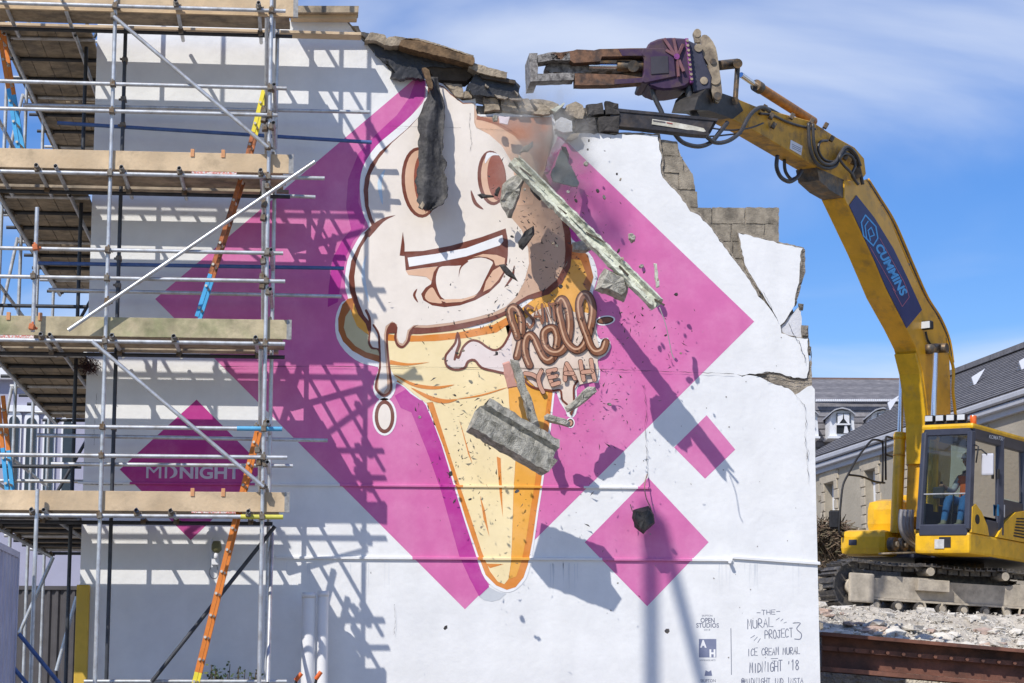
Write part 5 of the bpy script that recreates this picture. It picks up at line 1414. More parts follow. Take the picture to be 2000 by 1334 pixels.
# bracket on the belly of the boom
pnl = side_solid('boom_panel', [(1659, 401), (1673, 381), (1708, 425), (1745, 485), (1772, 541), (1801, 605), (1771, 641), (1730, 560), (1709, 510)], YB0 + .012, YB0 + .002, mat('navy_panel', (.035, .04, .14), rough=.45, var=.12, scale=6), boom)
def on_plane(name, s, a, b, hpx, yl, m, parent, bold=.03):
    """text on the machine plane from px a to px b (middle line), letter height hpx"""
    cu = bpy.data.curves.new(name, 'FONT'); cu.body = s; cu.offset = bold; cu.resolution_u = 3
    o_ = bpy.data.objects.new(name, cu); COL.objects.link(o_)
    bpy.context.view_layer.update()
    me = bpy.data.meshes.new_from_object(o_.evaluated_get(bpy.context.evaluated_depsgraph_get()))
    bpy.data.objects.remove(o_)
    xs = [v.co.x for v in me.vertices]; ys_ = [v.co.y for v in me.vertices]
    dx_, dy_ = b[0] - a[0], b[1] - a[1]; l = math.hypot(dx_, dy_)
    ux, uy = dy_ / l, -dx_ / l
    for v in me.vertices:
        u = (v.co.x - min(xs)) / (max(xs) - min(xs)); w = (v.co.y - min(ys_)) / (max(ys_) - min(ys_)) - .5
        v.co = ulay(a[0] + dx_ * u + ux * w * hpx, a[1] + dy_ * u + uy * w * hpx, yl)
    me.materials.clear()
    return child(name, me, m, parent)
CYAN = mat('panel_blue_print', (.10, .42, .80), rough=.5, var=.06)
PKL = mat('panel_pink_print', (.62, .20, .26), rough=.5, var=.06)
q = ZX([(1050, 992), (1222, 1318)])
on_plane('panel_lettering', 'CUMMINS', q[0], q[1], 16.5, YB0 + .015, CYAN, boom, .04)
def mark(name, px, w, yl, m, parent, closed=False):
    pts = list(px) + ([px[0]] if closed else [])
    for i in range(len(pts) - 1):
        (x0, y0), (x1, y1) = pts[i], pts[i + 1]
        l = math.hypot(x1 - x0, y1 - y0) or 1
        nx, ny = -(y1 - y0) / l * w / 2, (x1 - x0) / l * w / 2
        ex, ey = (x1 - x0) / l * w * .3, (y1 - y0) / l * w * .3
        v = [ulay(x0 - ex + nx, y0 - ey + ny, yl), ulay(x1 + ex + nx, y1 + ey + ny, yl), ulay(x1 + ex - nx, y1 + ey - ny, yl), ulay(x0 - ex - nx, y0 - ey - ny, yl)]
        v = [p + nU * (.0006 * i) for p in v]
        child(name, mesh(name, v, [(0, 1, 2, 3)]), m, parent)
mark('panel_emblem', ZX([(940, 850), (968, 800), (1035, 875), (1048, 950), (1018, 1000), (955, 935)]), 2.6, YB0 + .015, CYAN, boom, True)
mark('panel_emblem', ZX([(975, 950), (965, 870), (985, 840)]), 2.2, YB0 + .016, CYAN, boom)
mark('panel_emblem', ZX([(1000, 965), (985, 900), (1005, 880), (1025, 930), (1000, 940)]), 2.2, YB0 + .016, CYAN, boom)
mark('panel_border', ZX([(1000, 1010), (1165, 1300)]) + ZM([(640, 10), (715, 152), (768, 80), (750, 20)]) + ZX([(1220, 1240), (1060, 950)]), .8, YB0 + .015, PKL, boom)
# rods, pins and pipes on the boom
def urun(name, px, r, yl, m, parent, n=5, seg=7):
    return pipe(name, [ulay(x, y, yl) for x, y in px], r, m, parent, seg=seg, smooth_n=n)
for k in range(3):
    urun('boom_pipe', [(1690 + k * 3, 352 - k), (1712 + k * 4, 388), (1741 + k * 4, 436), (1776 + k * 4, 517), (1804 + k * 4, 580), (1830 + k * 4, 622), (1849 + k * 3, 664), (1858 + k * 2, 708)], .022, YB0 - .06 - k * .09, (BOOMY, GREASE, BOOMY)[k], boom)
for (x, y) in ((1700, 372), (1722, 408), (1740, 442), (1758, 486), (1776, 522), (1790, 556), (1832, 628), (1848, 668)):
    p = ulay(x, y, YB0 - .02)
    bar('pipe_clamp', p + Vector((0, 0, .05)), p - nU * .36 + Vector((0, 0, .05)), .06, .05, GREASE, boom)
urun('feed_pipe', [(1853, 690), (1862, 720), (1861, 762), (1864, 790), (1868, 830)], .03, YB0 - .05, YEL, boom)
o = urun('lug_pin', [(1812, 682), (1832, 680)], .09, YB0 + .05, GREASE, boom, 1, 12)
tube('lug_pin', ulay(1826, 681, YB0 + .0), ulay(1826, 681, YB0) + nU * .24, .085, GREASE, boom, seg=16)
for yl, px in ((YB0 + .17, ((1827, 690), (1822, 850), (1821, 1000))), (YB1 - .17, ((1763, 700), (1758, 845), (1750, 1042)))):
    a_, b_, c_ = (ulay(x, y, yl) for x, y in px)
    cy = tube('boom_cylinder', b_, c_, .105, YEL, exc, seg=20)
    tube('cylinder_rod', a_, b_, .05, CHROME, exc, seg=16)
    tube('cylinder_collar', b_ + (c_ - b_) * .02, b_ + (c_ - b_) * .07, .118, YEL, exc, seg=20)
    tube('cylinder_collar', b_ + (c_ - b_) * .22, b_ + (c_ - b_) * .235, .112, BOOMY, exc, seg=20)
p = ulay(1760, 706, YB1 - .12)
tube('lug_pin', p, p + nU * .16, .075, GREASE, boom, seg=16)
wl_ = ulay(1813, 636, YB0 + .08)
wlm = bar('boom_lamp', wl_ - fU * .02, wl_ + fU * .10, .2, .15, BLK, boom, bev=.015)
bar('boom_lamp_lens', wl_ + fU * .10, wl_ + fU * .115, .17, .12, LENS, wlm, bev=0)
urun('lamp_bracket', [(1808, 648), (1812, 664), (1820, 676)], .02, YB0 + .04, BLK, boom)
# --- arm
arm_px = [(1358, 212), (1366, 190), (1380, 176), (1410, 183), (1441, 193), (1475, 207), (1530, 222), (1586, 237), (1634, 268), (1670, 288), (1688, 309), (1692, 340), (1676, 362), (1650, 356), (1640, 350), (1595, 327), (1478, 258), (1420, 228), (1385, 214)]
YA0, YA1 = .19, -.19
arm = side_solid('arm', arm_px, YA0, YA1, ARMY, exc); bevel_obj(arm, .012, 1)
side_solid('arm_tip', [(1356, 214), (1364, 189), (1379, 174), (1410, 182), (1440, 192), (1452, 216), (1432, 232), (1385, 216)], YA0 + .02, YA1 - .02, mat('black_grease', (.035, .032, .03), rough=.5, var=.5, scale=7, col2=(.14, .085, .04), mix=(.55, .75), mscale=5), arm)
# elbow knuckle plates
side_solid('elbow_plate', [(1595, 327), (1650, 352), (1650, 388), (1622, 372), (1600, 352)], YB0 - .02, YB1 + .02, GREASE, boom)
tube('elbow_pin', ulay(1672, 338, YB0 + .03), ulay(1672, 338, YB1 - .03), .10, GREASE, boom, seg=18)
stk = side_solid('arm_sticker', ZX([(482, 310), (558, 350), (550, 412), (476, 368)]), YA0 + .008, YA0 + .003, mat('white_sticker', (.7, .72, .75)), arm)
for k in range(3):
    mark('sticker_line', ZX([(490, 338 + k * 12), (548, 366 + k * 12)]), .9, YA0 + .010, mat('sticker_print', (.12, .13, .22)), arm)
# bucket cylinder above the arm
a_, b_, c_ = ulay(1447, 146, -.02), ulay(1478, 168, -.02), ulay(1588, 238, -.02)
tube('arm_cylinder_rod', a_, b_, .045, CHROME, exc, seg=14)
tube('arm_cylinder', b_, c_, .085, mat('dirty_orange', (.45, .20, .05), rough=.55, var=.25, scale=8, col2=(.25, .12, .05), mscale=5), exc, seg=18)
tube('cylinder_collar', b_ - (c_ - b_) * .02, b_ + (c_ - b_) * .06, .10, GREASE, exc, seg=18)
for y in (.15, -.19):
    link_ = [ulay(x, yy, y) for x, yy in ((1441, 124), (1440, 150), (1436, 196))]
    bar('linkage', link_[0], link_[2], .07, .06, GREASE, exc)
tube('linkage_pin', ulay(1441, 124, .26), ulay(1441, 124, -.3), .075, GREASE, exc, seg=16)
tube('linkage_pin', ulay(1436, 197, .25), ulay(1436, 197, -.28), .06, GREASE, exc, seg=16)
tube('linkage', ulay(1403, 128, .0), ulay(1440, 124, .0), .08, GREASE, exc, seg=14)
# hoses
for px, r, yl in ((ZT([(1000 + 260, 1030), (1330, 1110), (1450, 1142), (1550, 1112), (1620, 1030), (1680, 955)]), .036, .3),
                  (ZT([(1500, 1050), (1580, 1110), (1680, 1102), (1780, 1030), (1840, 920), (1900, 855), (1960, 838), (2010, 870)]), .034, .34),
                  (ZT([(1560, 1000), (1700, 1016), (1850, 1000), (1960, 960)]), .014, .3), (ZT([(1330, 1000), (1500, 1062), (1700, 1050), (1790, 1040)]), .014, .28),
                  (ZX([(395, 412), (390, 490), (420, 556), (472, 582), (522, 556), (552, 508)]), .036, .05), (ZX([(440, 440), (446, 512), (482, 566), (510, 560)]), .03, -.1),
                  (ZX([(598, 200), (604, 350), (640, 450), (700, 492), (768, 482), (802, 420), (850, 372), (898, 420), (925, 490), (950, 600)]), .032, .27),
                  (ZX([(625, 205), (632, 340), (660, 430), (712, 470), (770, 455), (808, 392), (850, 355), (905, 405), (935, 480)]), .028, .31),
                  (ZX([(720, 315), (672, 325), (662, 380), (700, 440), (770, 450), (830, 400)]), .024, .25),
                  (ZX([(790, 440), (830, 400), (880, 420), (900, 480), (880, 540), (920, 600)]), .026, .3), (ZX([(820, 380), (800, 430), (830, 480), (870, 520), (900, 570)]), .024, .34),
                  (ZX([(250, 110), (330, 105), (420, 150), (500, 190), (600, 215), (690, 245)]), .026, .16), (ZX([(280, 140), (360, 150), (460, 195), (560, 225), (640, 240)]), .022, .22)):
    urun('hose', px, r, yl, HOSE, exc, 5)
for (x, y) in ((300, 120), (345, 175), (480, 175), (610, 205), (740, 320), (830, 440), (880, 470), (700, 235), (360, 235)):
    p = ulay(1400 + x / 3.3333, 180 + y / 3.3333, .24)
    bar('hose_fitting', p, p + Vector((.05, 0, .09)), .07, .07, GREASE, exc)
# right hand handrail and mirror
for px in (ZK([(440, 1192), (405, 1170), (395, 1100), (410, 900), (430, 745), (480, 640), (560, 500), (660, 372), (700, 350), (760, 362), (775, 400), (772, 720)]), ZK([(480, 655), (600, 672), (700, 712), (790, 725)]), ZK([(420, 1190), (560, 1192), (860, 1192)]), ZK([(800, 700), (798, 420), (800, 335), (820, 325), (880, 345)]), ZK([(805, 480), (870, 500)])):
    urun('handrail', px, .02, -1.28, BLK, exc, 4)
p = ulay(1550 + 360 / 4.444, 780 + 1045 / 4.444, -1.36)
ubx = bar('right_mirror', p - Vector((0, 0, .16)), p + Vector((0, 0, .17)), .22, .05, BLK, exc, bev=.03)
# hoses at the boom foot
for k in range(4):
    urun('hose', ZK([(935 + k * 32, 960), (925 + k * 34, 1060), (940 + k * 30, 1150), (990 + k * 25, 1230), (1060 + k * 10, 1280)]), .04, .05 - k * .02, mat('grey_hose', (.28, .27, .27), rough=.5, var=.2, scale=12), exc, 4)
for (x, y) in ((1738, 1063), (1756, 1064), (1772, 1068)):
    p = ulay(x, y, -.1); tube('pulley', p, p + nU * .12, .12, GREASE, exc, seg=20); tube('pulley_hub', p + nU * .12, p + nU * .16, .05, TANM, exc, seg=12)
bar('under_plate', ulay(1728, 1081, .1), ulay(1813, 1079, .1), .25, .03, TANM, exc)
ubox('boom_foot_bracket', .6, 1.2, -.42, .30, 1.2, 1.55, YEL, bev=.03)
on_plane('cab_lettering', 'KOMATSU', (1932, 852.5), (1961, 857.5), 7.5, 1.368, mat('white_print', (.6, .62, .65)), cab, .02)
# --- demolition crusher
TIP = ulay(1372, 150, 0)
YC = TIP.y
cr_ = None
def cpart(name, px, dy0, dy1, m, parent=None, rgh=None, bv=0):
    o_ = slab(name, px, YC + dy0, YC + dy1, m, parent or exc, rgh=rgh)
    if bv: bevel_obj(o_, bv, 1)
    return o_
crush = cpart('crusher', sm(ZT([(1050, 372), (1100, 318), (1180, 294), (1300, 294), (1385, 322), (1402, 500), (1390, 650), (1300, 690), (1180, 702), (1100, 680), (1055, 640)]), 2, True), -.33, .33, PURP, None, bv=.03)
cpart('crusher_body', ZT([(1020, 372), (1190, 372), (1268, 408), (1285, 600), (1040, 652), (1005, 640), (1030, 560), (1032, 450), (1000, 420)]), -.36, .36, PURP, crush, bv=.02)
cpart('service_cover', ZT([(1082, 442), (1216, 434), (1222, 568), (1086, 578)]), -.375, -.355, mat('cover_dark', (.05, .045, .055), rough=.5, var=.2), crush)
for dy in (-.34, .12):
    cpart('jaw_arm', ZT([(300, 418), (480, 394), (505, 385), (640, 392), (680, 382), (860, 378), (1190, 374), (1200, 438), (860, 438), (700, 440), (690, 478), (480, 490), (455, 470), (310, 462)]), dy, dy + .22, RUSTY if dy < 0 else PURP, crush, (16, .35, True, 3))
    cpart('jaw_arm', ZT([(490, 572), (640, 575), (860, 582), (1020, 604), (1050, 642), (860, 655), (740, 662), (560, 664), (492, 662)]), dy, dy + .22, RUSTY, crush, (16, .35, True, 4))
cpart('purple_cheek', ZT([(830, 384), (1190, 380), (1195, 432), (860, 434)]), -.352, -.338, PURP, crush)
cpart('purple_cheek', ZT([(800, 620), (1015, 606), (1045, 640), (860, 652), (800, 656)]), -.352, -.338, PURP, crush)
cpart('jaw_nose', ZT([(135, 415), (200, 414), (202, 632), (142, 636)]), -.34, .34, WORN, crush, (8, .8, True, 5))
cpart('jaw_nose', ZT([(202, 428), (320, 405), (450, 410), (455, 470), (320, 466), (202, 486)]), -.34, -.08, WORN, crush, (8, .8, True, 6))
cpart('jaw_nose', ZT([(202, 574), (330, 572), (490, 568), (482, 622), (320, 626), (202, 630)]), -.34, -.08, WORN, crush, (8, .8, True, 7))
cpart('moving_jaw', ZT([(262, 512), (300, 495), (500, 502), (700, 500), (862, 508), (872, 540), (700, 552), (500, 572), (330, 560), (310, 574), (285, 552), (262, 545)]), -.16, .16, WORN, crush, (8, .8, True, 8))
cpart('moving_jaw', ZT([(520, 506), (862, 510), (940, 470), (1020, 470), (1020, 600), (900, 590), (860, 545), (520, 568)]), -.13, .13, GREASE, crush)
tube('jaw_pivot', P(1237, 129, YC - .30), P(1237, 129, YC - .14), .09, GREASE, crush, seg=18)
cpart('jaw_back', ZT([(560, 436), (1035, 436), (1035, 606), (700, 590), (560, 580)]), .06, .11, GREASE, crush)
for a_, b_, c_, d_ in ((1185, 300, 1285, 450), (1262, 298, 1290, 440), (1335, 345, 1292, 440), (1200, 392, 1290, 442), (1295, 450, 1340, 560), (1290, 450, 1300, 600)):
    q0, q1 = P(1000 + a_ / 3.994, b_ / 3.994, YC - .36), P(1000 + c_ / 3.994, d_ / 3.994, YC - .38)
    bar('drum_rib', q0, q1, .032, .05, mat('rusty_pink_rib', (.17, .075, .095), rough=.7, var=.3, scale=9, col2=(.16, .07, .06), mscale=8), crush)
tube('drum_boss', P(1322, 110, YC - .40), P(1322, 110, YC - .30), .045, PURPL, crush, seg=14)
tube('jaw_ram', P(1150, 129, YC - .20), P(1205, 129, YC - .20), .05, CHROME, crush, seg=14)
tube('jaw_ram', P(1205, 129, YC - .20), P(1256, 129, YC - .20), .085, GREASE, crush, seg=14)
cpart('crusher_flange', ZT([(1352, 298), (1376, 298), (1416, 642), (1394, 642)]), -.37, .37, PURPL, crush)
for k in range(9):
    t = k / 8
    q = P(1000 + (1366 + t * 34) / 3.994, (320 + t * 300) / 3.994, YC - .37)
    tube('flange_bolt', q, q + Vector((0, -.03, 0)), .022, TANM, crush, seg=8)
cpart('turning_bracket', ZT([(1376, 312), (1480, 362), (1500, 462), (1562, 600), (1552, 692), (1420, 722), (1402, 652)]), -.28, .28, mat('bracket_dark', (.05, .05, .075), rough=.5, var=.25, scale=6), crush, bv=.02)
for (x, y, r) in ((1455, 372, .065), (1498, 628, .06)):
    q = P(1000 + x / 3.994, y / 3.994, YC - .30)
    tube('bracket_pin', q, q + Vector((0, .60, 0)), r, TANM, crush, seg=18)
for dy in (-.24, .14):
    cpart('quick_hitch', sm(ZT([(1476, 300), (1500, 270), (1540, 290), (1590, 370), (1612, 500), (1640, 720), (1622, 788), (1590, 792), (1552, 700), (1530, 500), (1492, 440)]), 2, True), dy, dy + .09, TANM, crush)
cpart('hitch_block', ZT([(1420, 640), (1560, 600), (1600, 700), (1600, 790), (1440, 832), (1405, 740)]), -.14, .14, GREASE, crush)
for (x, y, r) in ((1585, 618, .085), (1604, 748, .065), (1570, 480, .05)):
    q = P(1000 + x / 3.994, y / 3.994, YC - .262)
    tube('hitch_pin', q, q + Vector((0, .51, 0)), r, TANM if r > .08 else GREASE, crush, seg=20)
lug = cpart('lifting_eye', ell(1362, 64.5, 7.5, 8.5, 0, 14), -.06, .04, TANM, crush)
cpart('lifting_eye', ZT([(1418, 270), (1475, 270), (1480, 330), (1430, 330)]), -.05, .03, TANM, crush)
for px, r in ((ZT([(1095, 680), (1105, 740), (1130, 800), (1160, 860), (1175, 900)]), .04), (ZT([(1370, 660), (1385, 760), (1410, 860), (1440, 920)]), .06)):
    pipe('hose', [P(x, y, YC - .2) for x, y in px], r, HOSE, crush, seg=8, smooth_n=4)

# ------------------------------------------------------------------ operator in the cab
def skin_body(name, joints, edges, radii, mats, pick, parent=None, sub=1):
    me = bpy.data.meshes.new(name)
    me.from_pydata([tuple(j) for j in joints], edges, [])
    o_ = bpy.data.objects.new(name, me); COL.objects.link(o_)
    o_.modifiers.new('skin', 'SKIN')
    for i, v in enumerate(me.skin_vertices[0].data):
        v.radius = (radii[i], radii[i]); v.use_root = (i == 0)
    s_ = o_.modifiers.new('sub', 'SUBSURF'); s_.levels = s_.render_levels = sub
    bpy.context.view_layer.update()
    m2 = bpy.data.meshes.new_from_object(o_.evaluated_get(bpy.context.evaluated_depsgraph_get()))
    bpy.data.objects.remove(o_)
    m2.materials.clear()
    for q in mats: m2.materials.append(q)
    for p in m2.polygons:
        p.material_index = pick(p.center); p.use_smooth = True
    ob = bpy.data.objects.new(name, m2); COL.objects.link(ob)
    if parent: ob.parent = parent
    return ob
SKIN = mat('skin', (.42, .24, .17), rough=.6, var=.08, scale=12)
JEAN = mat('blue_jeans', (.06, .20, .50), rough=.9, var=.2, scale=14, bump=.3, bscale=60)
VEST = mat('orange_vest', (.80, .16, .03), rough=.8, var=.1, scale=10)
SHIRT = mat('grey_shirt', (.45, .46, .50), rough=.9, var=.12, scale=10)
BOOT = mat('work_boot', (.26, .24, .19), rough=.8, var=.2, scale=14)
J = [(.62, .86, 2.00), (.60, .86, 2.22), (.60, .86, 2.44), (.61, .86, 2.56), (.64, .86, 2.64),
     (.62, 1.05, 2.46), (.74, 1.12, 2.22), (1.02, 1.14, 2.26), (1.10, 1.14, 2.30),
     (.62, .67, 2.46), (.74, .60, 2.22), (1.02, .58, 2.26), (1.10, .58, 2.30),
     (.70, .96, 2.00), (1.14, 1.02, 2.06), (1.30, 1.02, 1.64), (1.34, 1.02, 1.56), (1.50, 1.03, 1.55),
     (.70, .76, 2.00), (1.14, .72, 2.06), (1.30, .72, 1.64), (1.34, .72, 1.56), (1.50, .72, 1.55)]
Ed = [(0, 1), (1, 2), (2, 3), (3, 4), (2, 5), (5, 6), (6, 7), (7, 8), (2, 9), (9, 10), (10, 11), (11, 12), (0, 13), (13, 14), (14, 15), (15, 16), (16, 17), (0, 18), (18, 19), (19, 20), (20, 21), (21, 22)]
Rd = [.15, .15, .15, .065, .06, .075, .055, .045, .035, .075, .055, .045, .035, .105, .085, .06, .055, .045, .105, .085, .06, .055, .045]
def pick(c):
    x, y, z = c
    x -= .35
    if z < 1.66: return 3
    if z < 2.02 and x > .55 or (x > .72 and z < 2.16 and .68 < y < 1.08): return 1
    if abs(y - .86) > .17 and (x > .68): return 4 if x < .98 else 0
    if z > 2.50: return 0
    if abs(y - .86) > .2: return 4
    return 2
op = thing('person', 'excavator driver in an orange vest and blue jeans seated inside the cab', 'person', tuple(UW(.97, .86, 1.95)))
J = [(x + .35, y, z) for x, y, z in J]
body = skin_body('body', J, Ed, Rd, [SKIN, JEAN, VEST, BOOT, SHIRT], pick)
body.parent = op
body.matrix_basis = Matrix.LocRotScale(op.location, op.rotation_euler, op.scale).inverted() @ MU
bm = bmesh.new()
bmesh.ops.create_uvsphere(bm, u_segments=20, v_segments=14, radius=.105)
for v in bm.verts:
    v.co.z *= 1.18
    if v.co.x > .06 and abs(v.co.y) < .03 and -.03 < v.co.z < .02: v.co.x += .02
    if v.co.z < -.05: v.co.y *= .82
hd = bmesh_to('head', bm, True)
child('head', hd, SKIN, op, MU @ Matrix.Translation((1.01, .86, 2.76)))
bm = bmesh.new()
bmesh.ops.create_uvsphere(bm, u_segments=20, v_segments=12, radius=.128)
bmesh.ops.delete(bm, geom=[v for v in bm.verts if v.co.z < -.005], context='VERTS')
for v in bm.verts:
    if v.co.z < .02 and v.co.x > 0: v.co.x += .035
child('helmet', bmesh_to('helmet', bm, True), mat('white_helmet', (.75, .75, .76), rough=.35), op, MU @ Matrix.Translation((1.0, .86, 2.80)))
for y in (1.14, .58):
    for k in range(5):
        yy = y - .03 + .015 * k
        a_ = UW(1.45, yy, 2.31); b_ = UW(1.495, yy, 2.30 - .01 * (k == 0)); c_ = UW(1.50, yy, 2.26)
        pipe('finger', [a_, b_, c_], .0085, SKIN, op, seg=6)
# ------------------------------------------------------------------ rubble heap the excavator stands on
RUB = mat('dusty_rubble', (0.60, 0.55, 0.47), rough=.97, var=.3, scale=5, bump=1.0, bscale=16, dist=.08, col2=(0.34, 0.30, 0.25), mscale=2.5)
RST = mat('rubble_stone', (0.68, 0.64, 0.57), rough=.95, var=.22, scale=6, bump=.7, bscale=22, dist=.03, col2=(0.50, 0.46, 0.40), mscale=3)
RST2 = mat('rubble_brick', (0.44, 0.33, 0.27), rough=.95, var=.25, scale=6, bump=.6, bscale=22, dist=.03)
gx0, gx1, gy0, gy1 = 6.55, 24.0, 2.0, 22.0
nx_, ny_ = 110, 130
cO = O0 + fL * .45
zL = Vector((0, 0, 1))
Tn = (ML.to_3x3() @ Vector((0, 0, 1))).normalized()
T0 = LW(0, 0, -.03)
def heap_z(x, y):
    zp = T0.z - ((x - T0.x) * Tn.x + (y - T0.y) * Tn.y) / Tn.z
    t = min(1.0, max(0.0, (y - 2.2) / 5.8))
    front = 2.44 - (x - 6.6) * .085
    z = front + (zp - .02 - front) * (t * t * (3 - 2 * t))
    e = min(1.0, max(0.0, (y - gy0) / .3))
    b = min(1.0, max(0.0, (gy1 - y) / 4.0)); r = min(1.0, max(0.0, (gx1 - x) / 4.0))
    k = .35 if t > .97 else 1
    return z * e ** .5 * b ** .6 * r ** .5 + k * (.13 * noise.noise(Vector((x * 1.6, y * 1.6, 5))) + .06 * noise.noise(Vector((x * 5, y * 5, 1))))
v, f = [], []
for j in range(ny_ + 1):
    for i in range(nx_ + 1):
        x, y = gx0 + (gx1 - gx0) * i / nx_, gy0 + (gy1 - gy0) * j / ny_
        edge = i in (0, nx_) or j in (0, ny_)
        v.append((x, y, -0.05 if edge else max(.02, heap_z(x, y))))
for j in range(ny_):
    for i in range(nx_):
        a = j * (nx_ + 1) + i
        f.append((a, a + 1, a + nx_ + 2, a + nx_ + 1))
heap = child('rubble_heap', mesh('rubble_heap', v, f), RUB)
heap['kind'] = 'structure'
# stones lying on it, each one a piece of the heap
SM = []
for k in range(10):
    bm = bmesh.new()
    bmesh.ops.create_icosphere(bm, subdivisions=1, radius=1) if k % 2 else bmesh.ops.create_cube(bm, size=1.5)
    for q in bm.verts:
        n_ = q.co.normalized()
        q.co = Vector((n_.x * (1.2 + .12 * (k % 5)), n_.y, n_.z * (.35 + .09 * (k % 4)))) * (1 + .55 * noise.noise(n_ * 1.9 + Vector((k * 5.3, 0, 0))))
    me = bmesh_to('stone', bm); me.materials.append(RST if k % 9 else RST2); SM.append(me)
rs = random.Random(21)
cnt = 0
while cnt < 280:
    x = rs.uniform(6.75, 12.5); y = gy0 + .25 + abs(rs.gauss(0, 2.6))
    if y > 13: continue
    w = Vector((x, y, 0)) - T0
    lx, ly = w.dot(fL), w.dot(lL)
    if abs(lx) < 2.75 and .75 < abs(ly) < 1.65: continue
    s = rs.choice((.04, .05, .06, .07, .09, .12, .15)) * rs.uniform(.8, 1.2)
    z = heap_z(x, y)
    mw = Matrix.Translation((x, y, z + s * .22)) @ Matrix.Rotation(rs.uniform(0, 6), 4, 'Z') @ Matrix.Rotation(rs.uniform(-.4, .4), 4, 'X') @ Matrix.Scale(s, 4)
    child('stone', SM[rs.randrange(10)], None, heap, mw); cnt += 1
v, f = [], []
for _ in range(6000):
    x = rs.uniform(6.65, 13.5); y = gy0 + .15 + abs(rs.gauss(0, 3.0))
    if y > 14: continue
    s = rs.uniform(.01, .04); z = heap_z(x, y); n0 = len(v)
    for a in range(6):
        d = Vector((rs.gauss(0, 1), rs.gauss(0, 1), rs.gauss(0, .7))).normalized() * s
        v.append(Vector((x, y, z + s * .4)) + d)
    f += [(n0, n0 + 1, n0 + 2), (n0, n0 + 2, n0 + 3), (n0, n0 + 3, n0 + 4), (n0, n0 + 4, n0 + 5), (n0 + 1, n0 + 3, n0 + 5), (n0 + 2, n0 + 4, n0 + 1)]
gv_ = child('rubble_gravel', mesh('rubble_gravel', v, f), RST)
gv_['kind'] = 'stuff'; gv_['label'] = 'pale broken gravel strewn over the rubble heap'
# rusty plate girder lying in front of the heap
RUSTG = mat('rusty_girder', (0.20, 0.085, 0.055), rough=.8, var=.3, scale=3, bump=.3, bscale=18, col2=(0.10, 0.05, 0.038), mscale=1.6)
gir = thing('plate_girder', 'rust brown riveted plate girder lying in front of the rubble heap', 'girder', (8, 1.5, 0))
def gz(px, py, Y=4.55): return P(px, py, Y)
slab('top_flange', [(1606, 1234), (2120, 1278), (2120, 1285), (1606, 1241)], 1.20, 1.75, RUSTG, gir)
slab('web', [(1606, 1241.4), (2120, 1285.5), (2120, 1345), (1606, 1301)], 1.45, 1.51, RUSTG, gir)
slab('flange_angle', [(1606, 1260.7), (2120, 1302), (2120, 1311), (1606, 1269.7)], 1.34, 1.445, RUSTG, gir)
slab('bottom_flange', [(1606, 1301.4), (2120, 1345.5), (2120, 1354), (1606, 1310)], 1.20, 1.75, RUSTG, gir)
for k in range(13):
    x = 1640 + k * 31
    p = P(x, 1263.5 + (x - 1560) * .0804 - 2, 1.335)
    tube('rivet', p, p + Vector((0, -.03, 0)), .024, RUSTG, gir, seg=8)
# low mound under the girder
v = []; f = []
for j in range(13):
    for i in range(41):
        x, y = 6.62 + i * .2, .55 + j * .115
        e = math.sin(math.pi * j / 12) ** .7
        z = max(0, (1.86 - (x - 6) * .1) * e + .10 * noise.noise(Vector((x * 2.4, y * 2.4, 8))))
        v.append((x, y, z if 0 < i < 40 else -.02))
for j in range(12):
    for i in range(40):
        a = j * 41 + i
        f.append((a, a + 1, a + 42, a + 41))
md = child('rubble_mound', mesh('rubble_mound', v, f), RUB); md['kind'] = 'structure'
for k in range(40):
    x, y = rs.uniform(6.8, 11), rs.uniform(.6, 1.15)
    e = math.sin(math.pi * (y - .55) / 1.38) ** .7
    s = rs.choice((.06, .09, .14)); z = (1.86 - (x - 6) * .1) * e
    child('stone', SM[rs.randrange(10)], None, md, Matrix.Translation((x, y, z + s * .3)) @ Matrix.Rotation(rs.uniform(0, 6), 4, 'Z') @ Matrix.Scale(s, 4))

# ------------------------------------------------------------------ stone house behind, long side towards the site
STUC = mat('weathered_roughcast', (0.40, 0.355, 0.28), rough=.95, var=.18, scale=1.6, bump=.5, bscale=14, dist=.02, col2=(0.28, 0.25, 0.205), mix=(.45, .7), mscale=.8)
QUO = mat('dressed_stone', (0.46, 0.40, 0.31), rough=.92, var=.15, scale=3, bump=.4, bscale=18)
SLT = mat('roof_slate_grey', (0.16, 0.155, 0.165), rough=.75, var=.25, scale=4, bump=.2, bscale=16, col2=(0.20, 0.19, 0.195), mscale=2)
SLT2 = mat('roof_slate_dark', (0.145, 0.14, 0.15), rough=.75, var=.3, scale=5, bump=.2, bscale=16)
GUT = mat('grey_gutter', (0.42, 0.43, 0.47), rough=.6, var=.08, scale=4)
WFR = mat('white_joinery', (0.78, 0.79, 0.82), rough=.5, var=.04, scale=4)
DGL = mat('dark_window_glass', (0.03, 0.035, 0.04), rough=.08, var=.2, spec=.6)
def gp(px, py, D): return PD(px, py, D)
E0, E1 = PD(1590, 899, 58.0), PD(2000, 757, 44.8)
E1.z = E0.z
dv = (E1 - E0); dv.z = 0; dl = dv.length; dn = dv.normalized()
E1 = E0 + dn * (dl + 9)
E0 = E0 - dn * .8
nn = Vector((dn.y, -dn.x, 0))
if nn.dot(CAM - E0) < 0: nn = -nn
EZ = E0.z
house = thing('stone_house', 'buff stone house with a long slate roof behind the excavator', 'house', (E0.x, E0.y, 0))
def hp(s, o, z): return Vector((E0.x, E0.y, 0)) + dn * s + nn * o + Vector((0, 0, z))
